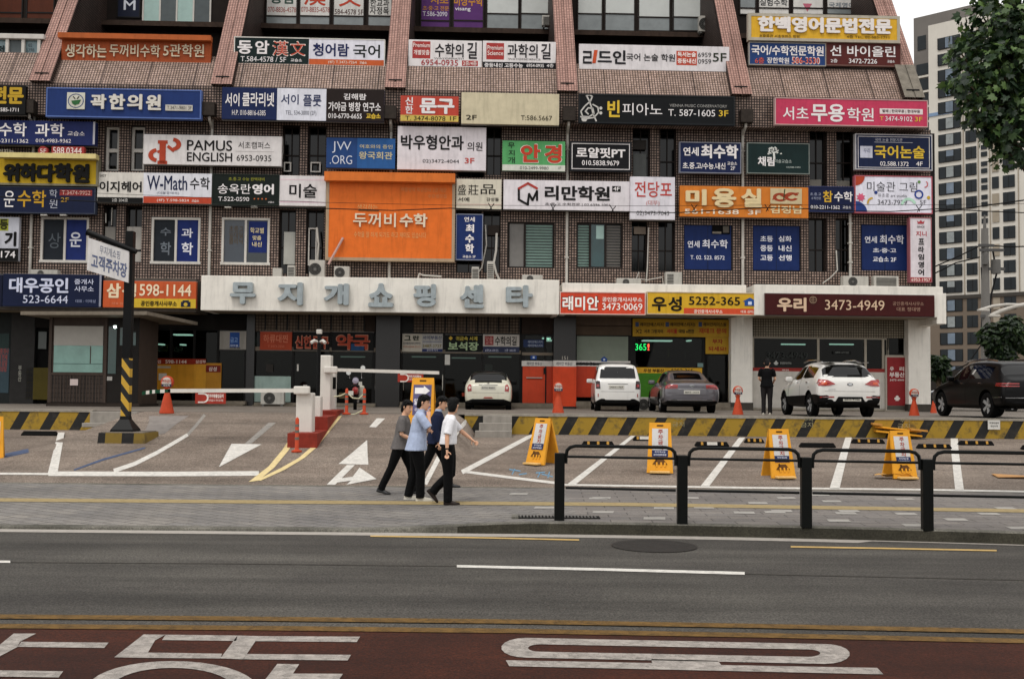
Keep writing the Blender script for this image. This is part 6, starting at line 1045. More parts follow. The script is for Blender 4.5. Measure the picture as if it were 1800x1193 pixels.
# air conditioners
AC = M('ac_white', '#bdb9b0', .5, .08, 4, dirt=.25)
def acunit(px, Yoff, label, fan=True, louvre=False, world=None, fans=1):
    u0, v0, u1, v1 = frect(*px, Yoff); W_, H_ = u1 - u0, v1 - v0; r = empty('air_conditioner', fw((u0 + u1) / 2, Yoff, v0), FA); tag(r, label, 'air conditioner', 'air conditioner outdoor units'); q = MB(); q.box(-W_ / 2, W_ / 2, 0, .32, .03, H_, AC, .02); q.box(-W_ / 2 + .05, -W_ / 2 + .12, .02, .3, -.04, .03, GREYM); q.box(W_ / 2 - .12, W_ / 2 - .05, .02, .3, -.04, .03, GREYM); q.build('case', r)
    if fan:
        rr_ = min(W_, H_) * .38; cx = -W_ * .12; cz = H_ * .5; q = MB(); q.lathe([(0, -.004), (rr_, -.004), (rr_, .0), (0, .0)], M('fan_dark', '#3c3b38', .6, .2, 8), (cx, -.002, cz), 'y', 24); [q.ringz(cx, cz, rr_ * k, .012, -.008, GREYM, .008) for k in (.35, .6, .82, 1.0)]; q.disc(cx, cz, rr_ * .25, -.008, GREYM, .01); q.build('fan_grille', r)
    if louvre:
        q = MB()
        for k in range(7): q.box(-W_ * .4, -W_ * .02 if louvre == 1 else W_ * .4, -.012, -.002, H_ * (.12 + .11 * k), H_ * (.17 + .11 * k), M('louvre_dark', '#4a4844', .6, .2, 8))
        q.build('louvre', r)
    return r
acunit((543.5, 457, 570.5, 489), -1.0, 'air conditioner with a dark fan standing left of the huge orange sign foot'); acunit((587, 468, 614, 490), -1.0, 'half hidden air conditioner under the huge orange sign'); acunit((479, 471, 495, 490), -1.0, 'small white box unit above the first canopy letters', False); acunit((505, 466, 518, 490), -1.0, 'narrow white louvred unit on the canopy left of the fan unit', False, 2)
acunit((829, 469, 842, 492), -1.0, 'narrow white unit with a dark slot under the vertical blue sign', False, 2); acunit((856, 459, 868, 492), -1.0, 'taller narrow unit beside bundled white pipes', False, 2); acunit((918, 483, 954, 497), -1.0, 'low air conditioner behind the canopy edge under the left green blind'); acunit((1084, 489, 1127, 503), -1.0, 'low wide air conditioner behind the canopy above the yellow board'); acunit((1170, 478, 1199, 502), -1.0, 'big grey louvred unit standing on the canopy above the yellow board', False, 1); acunit((1482, 485, 1527, 505), -1.0, 'air conditioner with a fan on the white right canopy', True); acunit((1536, 485, 1580, 505), -1.0, 'air conditioner with a dark slot on the white right canopy under the corner posters', False, 2); acunit((53, 474, 101, 487), -1.0, 'air conditioner peeping over the navy estate agent board'); acunit((458, 687, 499, 712), -.95, 'outdoor unit with a round fan on the ground before the pale teal pane'); acunit((1122, 698, 1146, 723), -2.6, 'outdoor unit on the ground between the boxy white car and grey saloon')
acunit((1229, 28, 1257, 57), 4.2, 'rusty air conditioner hanging by the top floor windows left of the yellow sign'); acunit((953, 27, 974, 46), 4.3, 'small air conditioner hanging beside the top floor blinds in the middle', False, 2)
# loose white pipes and cables hanging on the front
def hose(pts, r_, label, off=-.15, m=None):
    W3 = []
    for p in pts: u, v = fp(p[0], p[1], off); W3.append(fw(u, off, v))
    q = MB(); o3 = W3[-1]; q.tube([p - o3 for p in W3], r_, m or PIPE, 7); o = q.build('hose', loc=o3); tag(o, label, 'hose', 'loose hoses and cables on the front')
hose([(853, 395), (855, 430), (847, 470), (838, 482)], .03, 'white hose hanging right of the vertical blue sign'); hose([(873, 410), (872, 440), (868, 462), (872, 480), (880, 496)], .045, 'bundled white hoses beside the left green blind window', -.2); hose([(557, 400), (560, 430), (558, 458)], .04, 'white hose running down to the fan unit', -.3); hose([(1470, 440), (1472, 475), (1460, 488), (1446, 498)], .025, 'thin white cable trailing onto the right canopy', -.2); hose([(1140, 400), (1138, 470), (1136, 496)], .025, 'thin pale cable beside the narrow dark slots', -.2); hose([(494, 296), (498, 265), (497, 240)], .012, 'thin cable beside the English school sign', -.1); hose([(186, 375), (186, 392)], .02, 'short white cable under the hair salon sign', -.1); hose([(197, 365), (196, 396)], .015, 'short thin cable in a dark slot', -.1)
hose([(1116, 497), (1123, 478), (1124, 490), (1138, 492), (1164, 487), (1166, 500)], .02, 'bent grey pipe frame beside the big louvred unit', -.9); hose([(735, 489), (737, 481), (744, 484), (776, 486)], .035, 'short white pipe stub on the canopy under the orange sign', -1.2)
p0, p1 = fw(*[*fp(577, 465, -.8)][:1], -.8, fp(577, 465, -.8)[1]), fw(fp(603, 418, -.65)[0], -.65, fp(603, 418, -.65)[1]); q = MB(); q.tube([Vector((0, 0, 0)), p1 - p0], .05, M('pink_stick', '#c4a096', .7, .1, 5), 6); o = q.build('leaning_stick', loc=p0); tag(o, 'pale pink stick leaning across the huge orange sign', 'stick')
for (x, y, lb) in ((78, 377, 'left small white lamp over the first second floor window'), (112, 377, 'right small white lamp over the first second floor window'), (401, 363, 'small white lamp under the green sign, left'), (447, 363, 'small white lamp under the green sign, right')):
    u, v = fp(x, y, -.5); r = empty('sign_lamp', fw(u, -.5, v), FA); tag(r, lb, 'lamp'); q = MB(); q.box(-.12, .12, -.08, .06, -.06, .0, WMET, .01); q.build('head', r); q = MB(); q.tube([(0, .0, .0), (.02, .02, .1), (.06, .14, .12), (.08, .3, .05)], .015, WMET, 6); q.build('arm', r)
# overhead cables in front of the building
CBL = M('cable_black', '#161514', .6, 0)
def cable(pts, r_, D, label, ties=()):
    W3 = [at_depth(x, y, D) for x, y in pts]; c = W3[0]; q = MB(); q.tube([p - c for p in W3], r_, CBL, 6); o = q.build('overhead_cable', loc=c); tag(o, label, 'cable')
    for (x, y) in ties:
        p = at_depth(x, y, D) - c; t = MB(); t.tube([p + Vector((-.06, 0, .1)), p, p + Vector((.02, 0, -.05))], .01, CBL, 5); t.tube([p + Vector((.07, -.01, .09)), p, p + Vector((-.03, 0, -.06))], .01, CBL, 5); t.build('cable_tie', o)
cable([(-200, 330), (0, 346), (200, 356), (450, 364), (573, 366.5), (690, 370), (790, 366), (880, 369), (1005, 370.5), (1105, 373), (1190, 374), (1265, 369.5), (1345, 365), (1420, 367), (1500, 371), (1565, 372), (1650, 367), (1725, 371), (1800, 374), (2000, 378)], .012, 24, 'thick black overhead cable sagging across the whole front', [(863, 365), (972, 366), (1077, 369), (1220, 367), (1349, 367), (1615, 368)])
cable([(-200, 318), (0, 333), (300, 345), (573, 356), (800, 361), (1105, 362), (1420, 360.5), (1650, 360), (1800, 358), (2000, 352)], .005, 24.1, 'thin upper overhead cable above the thick one')
# ================================================================ BEYOND THE RIGHT END OF THE BUILDING
# apartment tower: its front runs away to the left
TD = Vector((math.sin(R(46)), -math.cos(R(46)), 0)); TO = Vector((737 / F * 185, 185, 1.0)); TN = Vector((-TD.y, TD.x, 0))
TW = empty('apartment_tower', TO); TW.rotation_euler = (0, 0, math.atan2(TD.y, TD.x)); tag(TW, 'tall cream apartment tower with rows of dark windows behind the tree', 'apartment tower')
CREAM = M('tower_cream', '#d0cbc1', .8, .06, .2, dirt=.08); TBR = M('tower_brown', '#857769', .8, .08, .3); TGREY = M('tower_grey_brown', '#85807b', .8, .1, .3); TGL = M('tower_glass', '#2b353b', .3, .35, .5, spec=.25); TCU = M('tower_curtain_glass', '#6f7f90', .2, .3, .6)
def tz(py, s): # height on the tower front at run s for a photo row
    p = TO + TD * s; return CAM_H + (684 + ROLL * (900 + F * p.x / p.y - 900) - py) / F * p.y - TO.z
def ts(px, py=300):
    d = ray(px, py); t = (TO - CAM).dot(TN) / d.dot(TN); return ((CAM + d * t) - TO).dot(TD)
zt_ = tz(37, 0); zmid = tz(519, 4); q = MB(); q.box(0, 46, 0, 14, zmid, zt_, CREAM); q.build('upper_wall', TW); q = MB(); q.box(-.05, 46, -.1, 14, 0, zmid - .6, TBR); q.box(-.3, 46.2, -.35, 14, zmid - .6, zmid, M('tower_band', '#5d5852', .8, .1, 1)); q.build('lower_wall', TW)
FH = (zt_ - 2.4 - zmid) / 16
cols = [(ts(1651), ts(1690), 'w'), (ts(1698), ts(1717), 'n'), (ts(1725), ts(1736), 's'), (ts(1744), ts(1756), 'p'), (ts(1763), ts(1784), 'n'), (ts(1812), ts(1840), 'n'), (ts(1870), ts(1900), 'n')]
fl = 0; rr = random.Random(2)
for k in range(-6, 16):
    z0 = zmid + k * FH + (.55 if k >= 0 else .15)
    for (s0, s1, kd) in cols:
        if kd != 'w' and z0 > tz(200, s0) and s0 > 9 and k > 13: continue
        q = MB(); h = FH * .7
        if kd == 'w': q.box(s0, s1, -.16, -.1, z0, z0 + h, TGL); q.box(lerp(s0, s1, .32), lerp(s0, s1, .68), -.18, -.16, z0 + (.1 if rr.random() < .7 else h * .45), z0 + h - .1, TCU if rr.random() < .7 else M('tower_pale_curtain', '#9aa0a0', .4, .2, 2)); q.box(s0, s1, -.18, -.1, z0 - .1, z0, DFRAME); [q.box(lerp(s0, s1, t) - .05, lerp(s0, s1, t) + .05, -.2, -.18, z0, z0 + h, DFRAME) for t in (.32, .68, .0, 1)]
        elif kd == 'n': q.box(s0, s1, -.16, -.1, z0, z0 + h, TGL); q.box(s0, s1, -.18, -.1, z0 - .08, z0, DFRAME); t = rr.uniform(.3, .6); q.box(lerp(s0, s1, t), lerp(s0, s1, t) + .08, -.18, -.16, z0, z0 + h, DFRAME)
        elif kd == 's': q.box(s0, s1, -.16, -.1, z0, z0 + .8, TGL); q.box(s0, s1, -.16, -.1, z0 + 1.2, z0 + h, TGL)
        else: q.box(s0, s1, -.16, -.1, z0, z0 + h, M('tower_louvre', '#a79c8b', .8, .1, 2) if k % 3 else TGL)
        q.build('window', TW)
q = MB(); q.box(0, ts(1692), -.14, -.01, tz(198, 2), tz(192, 2), P('#8199b8')); q.build('blue_band', TW)
q = MB()
for s in (ts(1694), ts(1720), ts(1740), ts(1790)): q.box(s - .08, s + .08, -.12, -.0, zmid, zt_ - 1, M('tower_joint', '#a89d8d', .8, .05, 1))
q.build('wall_joints', TW)
# taller grey brown stair block beside it, with dark balconies
BD = Vector((711 / F * 196, 196, 1.0)); SB = empty('stair_tower', BD); SB.rotation_euler = (0, 0, math.atan2(TD.y, TD.x)); tag(SB, 'grey brown tower block with dark balconies left of the cream tower', 'apartment tower')
zt2 = CAM_H + (691 - 24) / F * 196 - 1; q = MB(); q.box(0, 14.5, 0, 9, 0, zt2, TGREY); q.build('wall', SB); q = MB(); q.box(.75, 2.3, -.12, -.02, zt2 - 6.2, zt2 - 3.6, TGL); q.build('window', SB)
for k in range(16):
    z = zt2 - 8.6 - k * FH; q = MB(); q.box(.5, 5.0, -.1, -.02, z - FH + .55, z - .2, TGL); q.build('window', SB); q = MB(); q.box(.4, 5.2, -.3, -.0, z - FH, z - FH + .35, CREAM); q.build('balcony_slab', SB)
# low dark wall with metal letters
ww = at_depth(1640, 690, 62); LW = empty('garden_wall', Vector((ww.x, 62, gz(0, 45)))); tag(LW, 'low dark stone wall with pale metal letters behind the black SUV', 'wall'); q = MB(); zt_ = at_depth(1650, 650, 62).z - LW.location.z; q.box(-1, 14, 0, .4, -.1, zt_, M('dark_stone', '#4d4843', .8, .2, 2)); q.build('stone', LW); a = at_depth(1652, 654, 62) - LW.location; b_ = at_depth(1667, 642, 62) - LW.location; text(LW, 'IAN', (a.x, a.z - .25, b_.x, b_.z - .25), -.01, M('metal_letter', '#8f8c88', .4, .1, 4), .0, .05)
# utility pole with its cross arms and transformer gear
UD = 70; ub = at_depth(1734, 690, UD); UP_ = empty('utility_pole', Vector((ub.x, UD, gz(0, 45)))); tag(UP_, 'grey concrete utility pole with cross arms in front of the tower', 'utility pole'); ul = lambda x, y: at_depth(x, y, UD) - UP_.location; h = ul(1731, 402).z
q = MB(); q.tube([(0, 0, 0), (0, 0, h)], [.34, .22], M('pole_concrete', '#8d8a85', .8, .1, 3), 12); q.tube([(0, 0, h), (0, 0, h + .9)], [.12, .05], GREYM, 8); q.build('pole', UP_)
for (y, x0, x1) in ((432, 1718, 1745), (440, 1720, 1762), (473, 1735, 1764), (556, 1722, 1742)): a, b_ = ul(x0, y), ul(x1, y); q = MB(); q.box(a.x, b_.x, -.25, -.1, a.z - .09, a.z + .09, M('arm_grey', '#6d6c6b', .6, .1, 5)); q.build('cross_arm', UP_)
q = MB(); c = ul(1748, 468); q.tube([(c.x, -.2, c.z - .5), (c.x, -.2, c.z + .4)], .3, GREYM, 10); c = ul(1728, 455); q.tube([(c.x, -.3, c.z - .4), (c.x, -.3, c.z + .3)], .2, GREYM, 10); q.build('transformer', UP_)
q = MB(); q.tube([ul(1745, 440), ul(1752, 480), ul(1742, 520), ul(1738, 590)], .06, BLACKM, 6); q.tube([ul(1725, 470), ul(1728, 520), ul(1724, 600)], .05, BLACKM, 6); q.build('cable_loops', UP_)
for i, (pts, lb) in enumerate([([(1640, 470), (1690, 448), (1722, 432)], 'dark wire from the building corner up to the utility pole'), ([(1640, 482), (1680, 462), (1722, 452)], 'second dark wire from the building corner to the utility pole'), ([(1640, 372), (1700, 366), (1800, 352)], 'thin wire across the tower above the pole'), ([(1745, 432), (1775, 434), (1810, 433)], 'wire running right from the pole top'), ([(1655, 660), (1700, 640), (1740, 585)], 'dark wire rising to the pole foot')]):
    W3 = [at_depth(x, y, UD) for x, y in pts]; q = MB(); q.tube([p - W3[0] for p in W3], .045, CBL, 5); o = q.build('pole_wire', loc=W3[0]); tag(o, lb, 'wire')
# street lamps: only their arms show
for (pts, lb, r_) in (([(1722, 545), (1745, 538), (1770, 535), (1800, 536), (1830, 538), (1850, 545), (1851, 720)], 'thin pale street lamp arm above the far trees', .08), ([(1741, 555), (1760, 546), (1785, 538), (1820, 532), (1880, 530), (1900, 540), (1902, 720)], 'thicker white street lamp arm above the far trees', .11)):
    W3 = [at_depth(x, y, 58) for x, y in pts]; base = Vector((W3[-1].x, 58, gz(0, 45))); r = empty('street_lamp', base); tag(r, lb, 'street lamp'); q = MB(); q.tube([p - base for p in W3], r_, WMET, 8); q.build('arm', r); q = MB(); d = W3[0] - base; q.box(d.x - .1, d.x + .5, -.12, .12, d.z - .06, d.z + .05, WMET, .03); q.build('lamp_head', r)
# ---- trees
def leafmat(name, c1, c2, c3):
    m = bpy.data.materials.new(name); m.use_nodes = True; g = NT(m); b = g.n['Principled BSDF']; b.inputs['Roughness'].default_value = .5
    gi = g.new('NewGeometry'); rp = g.new('ValToRGB'); e = rp.color_ramp.elements; e[0].color = (*lin(c1), 1); e[1].color = (*lin(c3), 1); x = e.new(.55); x.color = (*lin(c2), 1); g.link(gi.outputs['Random Per Island'], rp.inputs[0])
    g.link(rp.outputs[0], b.inputs['Base Color']); tr = g.new('BsdfTranslucent'); g.link(rp.outputs[0], tr.inputs[0]); mx = g.new('MixShader'); mx.inputs[0].default_value = .22; o = g.n['Material Output']; g.link(b.outputs[0], mx.inputs[1]); g.link(tr.outputs[0], mx.inputs[2]); g.link(mx.outputs[0], o.inputs[0]); return m
LF = leafmat('plane_leaf', '#234024', '#33562b', '#71904a'); LF2 = leafmat('far_leaf', '#233d22', '#334f2a', '#546f38'); BARK = M('bark', '#6b5c4a', .9, .35, 3, bump=.4)
LEAFP = [(0, 0), (.26, -.12), (.5, .1), (.34, .26), (.42, .56), (.16, .5), (0, .86), (-.16, .5), (-.42, .56), (-.34, .26), (-.5, .1), (-.26, -.12)]
def crown(blobs, n, size, mat, seed, leaf=LEAFP, stems=True):
    r_ = random.Random(seed); q = MB(); vs = []; fs = []; tot = sum(b[3] ** 2 for b in blobs)
    for (cx, cy, cz, rad) in blobs:
        for _ in range(int(n * rad ** 2 / tot)):
            while 1:
                d = Vector((r_.uniform(-1, 1), r_.uniform(-1, 1), r_.uniform(-1, 1)))
                if .05 < d.length < 1: break
            rr_ = rad * (d.length ** .5) * r_.uniform(.75, 1.1); d.normalize(); p = Vector((cx, cy, cz)) + d * rr_
            s = size * r_.uniform(.65, 1.25); nrm = (d * .7 + Vector((r_.uniform(-.9, .9), r_.uniform(-.9, .9), r_.uniform(-.2, 1.0)))).normalized(); tx_ = nrm.cross(Vector((r_.uniform(-1, 1), r_.uniform(-1, 1), r_.uniform(-1, 1)))).normalized(); ty_ = nrm.cross(tx_)
            if ty_.z > 0: ty_ = -ty_; tx_ = -tx_
            o = len(vs); fold = r_.uniform(-.3, .3)
            for (a, b_) in leaf: vs.append(p + tx_ * a * s + ty_ * b_ * s + nrm * (abs(a) * fold * s))
            fs.append(list(range(o, o + len(leaf))))
    q.add(vs, fs, mat); return q
def tree(loc, blobs, n, size, mat, label, trunk_h, tr_, seed, leaf=LEAFP):
    r = empty('street_tree', loc); tag(r, label, 'tree'); q = MB(); q.tube([(0, 0, -.1), (.05, 0, trunk_h * .5), (-.05, .03, trunk_h), (0, 0, trunk_h * 1.5)], [tr_, tr_ * .82, tr_ * .7, tr_ * .4], BARK, 12)
    for k, b in enumerate(blobs): m = Vector((b[0], b[1], b[2])); s = Vector((0, 0, trunk_h * (.85 + .05 * (k % 4)))); q.tube([s, s.lerp(m, .5) + Vector((0, 0, .3)), m], [tr_ * .4, tr_ * .22, tr_ * .06], BARK, 7)
    q.build('trunk', r); c = crown(blobs, n, size, mat, seed, leaf).build('crown', r, recalc=False); return r
# near plane tree: trunk just outside the picture, one side of its crown hanging in
def tb(px, py, Y, rad): p = at_depth(px, py, Y); return (p.x - TL.x, p.y - TL.y, p.z - TL.z, rad)
TL = Vector((at_depth(1990, 860, 17.6).x, 17.6, gz(9.5, 17.6)))
bl = [tb(1745, 175, 17.0, .48), (tb(1700, 85, 17.4, .3)), tb(1760, 60, 17.3, .6), tb(1800, 230, 16.8, .55), tb(1820, 110, 17.2, .8), tb(1705, 150, 16.8, .3), tb(1775, 270, 16.9, .28), tb(1725, 25, 17.5, .35), tb(1690, 130, 17.1, .22), tb(1850, 20, 17.8, .9), tb(1870, 200, 17.4, .8), tb(1940, 100, 17.6, 1.2), tb(2040, 150, 17.8, 1.4), tb(1990, 0, 17.8, 1.4), tb(2080, 20, 18.2, 1.3), tb(1900, -90, 17.6, 1.2), tb(1780, -60, 17.4, .7), tb(2120, 180, 17.5, 1.0), tb(1790, 150, 17.8, .6), tb(1745, 235, 17.1, .24)]
tree(TL, bl + [tb(1680, 150, 17.0, .18), tb(1712, 190, 17.0, .3), tb(1690, 95, 17.2, .25), tb(1755, 120, 17.0, .5), tb(1740, 215, 16.9, .32), tb(1770, 200, 17.2, .5), tb(1800, 60, 17.0, .5)], 10500, .15, LF, 'leafy plane tree whose branches hang in at the top right corner', 3.4, .2, 11)
SM = [(0, 0), (.3, .3), (0, 1), (-.3, .3)]
def far_tree(px0, px1, pyt, pyb, Y, label, seed, n=2600, size=.32):
    c = at_depth((px0 + px1) / 2, pyb, Y); base = Vector((c.x, Y, gz(0, 45))); w_ = (px1 - px0) / F * Y; h_ = at_depth(px0, pyt, Y).z - base.z; r_ = random.Random(seed); bl_ = []
    for k in range(11): a = r_.uniform(0, 6.28); rr_ = r_.uniform(0, .34) * w_; bl_.append((rr_ * math.cos(a), rr_ * math.sin(a) * .8, h_ * r_.uniform(.45, .82), w_ * r_.uniform(.13, .22)))
    tree(base, bl_, n, size, LF2, label, h_ * .4, .15, seed, SM)
far_tree(1706, 1816, 535, 690, 50, 'bushy dark green tree behind the black SUV', 4); far_tree(1790, 1880, 545, 690, 54, 'dark green tree cut by the right edge behind the SUV', 5); far_tree(1630, 1672, 605, 690, 56, 'small dark bush between the white pillar and the tower', 6, 1500)
# ================================================================ CARS
from mathutils.bvhtree import BVHTree
def carpaint(name, c, rough=.28, metal=0.0): return M(name, c, rough, .05, 1.2, coat=.8, metal=metal, dirt=.08)
CGL = M('car_glass', '#0b0e10', .05, .15, 1.2, spec=.45); CBK = M('car_black_plastic', '#151515', .55, .15, 12); TYRE = M('tyre', '#161616', .85, .2, 14); RIM = M('alloy', '#a3a3a2', .3, .1, 8); TL_ = M('tail_red', '#a32420', .18, .1, 9, coat=.6); TLO = M('tail_clear', '#cfb6ae', .15, .1, 9); TLD = M('tail_dark', '#3a1312', .15, .15, 9); CHR = M('chrome', '#bdbdbd', .15, .05, 5, metal=1); PLATE = M('plate_white', '#c9c6bb', .5, .06, 8); WELL = M('wheel_well', '#0c0c0c', .9, 0)
def evalmesh(o):
    dg = bpy.context.evaluated_depsgraph_get(); me = bpy.data.meshes.new_from_object(o.evaluated_get(dg)); return me
def make_car(name, label, loc, yaw, st, W, paint, wheels, cabin, roof=None, lower=None, parts=None, plate=('00가 0000', 0, .8), group=None):
    """st: stations (y, z low, z belt, z top, half width low, half width belt, half width top), from the tail to the nose"""
    r = empty(name, loc, yaw); tag(r, label, 'car', group); q = MB(); rings = []
    for (y, zl, zb, zt, wl, wb, wt) in st:
        h = [(0, zl), (wl - .14, zl), (wl - .02, zl + .07), (max(wl, wb), lerp(zl, zb, .45)), (max(wl, wb) - .005, lerp(zl, zb, .82)), (wb, zb), (lerp(wb, wt, .9), lerp(zb, zt, .82)), (wt - .07, zt - .012 if zt - zb > .2 else lerp(zb, zt, .8)), (0, zt)]
        rings.append([(x, y, z) for x, z in h] + [(-x, y, z) for x, z in reversed(h[1:-1])])
    n = len(rings[0]); LW = lower or paint
    def mf(i, j):
        j = j if j < n // 2 else n - 1 - j
        k = cabin.get(i, '')
        if j <= 1: return CBK
        if j == 2: return LW
        if j == 5: return CGL if 's' in k else paint
        if j in (6, 7):
            if 'w' in k: return CGL if j == 7 or 'W' in k else paint
            return (roof or paint) if 'r' in k or 's' in k else paint
        return paint
    q.loft(rings, paint, True, True, True, mf); o = q.build('body', r, angle=180)
    m1 = o.modifiers.new('s', 'SUBSURF'); m1.levels = m1.render_levels = 2
    cq = MB(); 
    for (wy, wr, tx) in wheels:
        for s in (-1, 1): cq.lathe([(0, 0), (wr + .075, 0), (wr + .075, .42), (0, .42)], WELL, (s * (W / 2 - .16) - .21, wy, wr + .015), 'x', 30)
    co = cq.build('cut', r); m2 = o.modifiers.new('b', 'BOOLEAN'); m2.object = co; m2.solver = 'EXACT'; m2.material_mode = 'TRANSFER'
    bpy.context.view_layer.update(); me = evalmesh(o); o.modifiers.clear(); o.data = me; me.set_sharp_from_angle(angle=R(38)); bpy.data.objects.remove(co)
    bm = bmesh.new(); bm.from_mesh(me); bv = BVHTree.FromBMesh(bm); bm.free()
    def ry(x, z):
        h = bv.ray_cast(Vector((x, -2, z)), Vector((0, 1, 0))); return h[0].y if h[0] is not None and h[0].y < 1.6 else .12
    def rx(y, z, s=-1):
        h = bv.ray_cast(Vector((s * 3, y, z)), Vector((-s, 0, 0))); return h[0].x if h[0] is not None else s * W / 2
    def sub(pts, k=4): return [(lerp(a[0], b[0], t / k), lerp(a[1], b[1], t / k)) for a, b in zip(pts, pts[1:] + pts[:1]) for t in range(k)]
    def patch(nm, pts, m, off=.012, side=None, par=None, mir=False):
        b = MB()
        for sg in ((1, -1) if mir else (1,)):
            P_ = sub([(p[0] * (sg if side is None else 1), p[1]) for p in pts]); c = (sum(p[0] for p in P_) / len(P_), sum(p[1] for p in P_) / len(P_)); rg = []
            for t in (1, .72, .4, .02): rg.append([(lerp(c[0], p[0], t), lerp(c[1], p[1], t)) for p in P_])
            def pr(p, o_):
                if side is None: return (p[0], ry(*p) - o_, p[1])
                return (rx(p[0], p[1], side) + side * o_, p[0], p[1])
            rr_ = [[pr(p, -.01) for p in rg[0]]] + [[pr(p, off) for p in g_] for g_ in rg]; b.loft(rr_, m, False, True)
        return b.build(nm, par or r)
    for i, (wy, wr, tx) in enumerate(wheels):
        for s in (-1, 1):
            X = s * (W / 2 - .13); t = MB(); t.lathe([(wr * .62, -.1), (wr * .93, -.105), (wr, -.08), (wr, .08), (wr * .93, .105), (wr * .62, .1)], TYRE, (X, wy, wr), 'x', 28, caps=False)
            w_ = t.build('wheel', r); t = MB(); t.lathe([(0, s * .04), (wr * .6, s * .04), (wr * .63, s * .09), (wr * .66, s * .1), (wr * .66, -s * .09), (0, -s * .09)], M('rim_dark', '#2a2a2a', .5, .1, 8), (X, wy, wr), 'x', 24)
            for k in range(5):
                a = 2 * math.pi * k / 5 + .3; c, sn = math.cos(a), math.sin(a); px_ = [(-.035, .04), (.035, .04), (.05, wr * .63), (-.05, wr * .63)]
                v = [(X + s * (.075 if p[1] < .1 else .095), wy + p[0] * c - p[1] * sn, wr + p[0] * sn + p[1] * c) for p in px_]; v += [(X + s * .03, y_, z_) for _, y_, z_ in v]; t.add(v, [[0, 1, 2, 3], [7, 6, 5, 4], [0, 4, 5, 1], [1, 5, 6, 2], [2, 6, 7, 3], [3, 7, 4, 0]], RIM)
            t.lathe([(0, s * .09), (.05, s * .09), (.05, s * .04)], RIM, (X, wy, wr), 'x', 12); t.build('rim', w_)
    tx_, pz = plate[1], plate[2]; b = MB(); yy = min(ry(tx_, pz), ry(tx_ + .2, pz), ry(tx_ - .2, pz)) - .02; b.box(tx_ - .26, tx_ + .26, yy, yy + .06, pz - .058, pz + .058, PLATE, .006); pl = b.build('number_plate', r); text(pl, plate[0], (tx_ - .22, pz - .032, tx_ + .22, pz + .032), yy - .003, L('#3a3b3c'), .02)
    if parts: parts(r, patch, ry, rx)
    for s in (-1, 1):
        y_, z_ = cabin['mirror']; X = rx(y_, z_ - .04, s); b = MB(); b.box(X + (-.02 if s > 0 else -.2), X + (.2 if s > 0 else .02), y_ - .05, y_ + .1, z_ - .02, z_ + .13, paint if not cabin.get('mirror_black') else CBK, .04); b.build('mirror', r)
    return r
def ellipse(cx, cz, a, b_, n=10): return [(cx + a * math.cos(2 * math.pi * k / n), cz + b_ * math.sin(2 * math.pi * k / n)) for k in range(n)]
def at_car(px, py, D, off=0): # centre of the car's tail on the deck
    p = at_depth(px, py, D); return Vector((p.x, D, gz(p.x, D)))
# small round hatchback with a black roof
ST = [(-.01, .30, .70, .86, .66, .66, .45), (.03, .24, .80, .94, .79, .76, .58), (.14, .22, .88, .985, .83, .80, .64), (.27, .21, .93, 1.06, .84, .81, .62), (.55, .2, .93, 1.355, .84, .82, .60), (.75, .2, .93, 1.395, .84, .82, .60), (1.3, .2, .93, 1.41, .84, .82, .62), (1.42, .2, .93, 1.41, .84, .82, .62), (2.0, .2, .92, 1.40, .84, .82, .62), (2.4, .2, .92, 1.34, .84, .82, .60), (2.78, .2, .9, .98, .84, .81, .60), (3.3, .2, .82, .9, .83, .78, .55), (3.62, .24, .66, .76, .76, .7, .4), (3.7, .32, .55, .62, .6, .55, .3)]
IVORY = carpaint('ivory_paint', '#cfcbb8')
def mini_parts(r, patch, ry, rx):
    patch('lower_bumper', [(-.80, .17), (.80, .17), (.82, .40), (-.82, .40)], CBK, .03); patch('tail_light', [(.58, .68), (.72, .66), (.74, .80), (.68, .92), (.60, .90)], TL_, .014); patch('tail_light', [(-.58, .68), (-.72, .66), (-.74, .80), (-.68, .92), (-.60, .90)], TL_, .014)
    for s in (1, -1): patch('lamp_lens', ellipse(s * .655, .80, .04, .05), TLO, .022)
    patch('fog_lamp', [(-.17, .43), (.17, .43), (.13, .47), (-.13, .47)], TL_, .02); patch('chrome_strip', [(-.33, .90), (.33, .90), (.33, .912), (-.33, .912)], CHR, .03); patch('badge', ellipse(0, .955, .045, .02), CHR, .02); patch('seam', [(-.56, .62), (.56, .62), (.56, .627), (-.56, .627)], CBK, .003); patch('wiper', [(-.32, 1.0), (.05, 1.02), (.05, 1.035), (-.32, 1.02)], CBK, .03)
make_car('hatchback', 'small ivory hatchback with a black roof parked nose in under the canopy', at_car(858, 700, 38.0), 0, ST, 1.683, IVORY, [(.62, .31, 1), (3.08, .31, 1)], {2: 'w', 3: 'wW', 4: 's', 5: 's', 6: 'r', 7: 's', 8: 's', 9: 'wW', 'mirror': (2.3, .95), 'mirror_black': 1}, roof=carpaint('black_roof', '#131313'), parts=mini_parts, plate=('37더 9003', 0, .80))
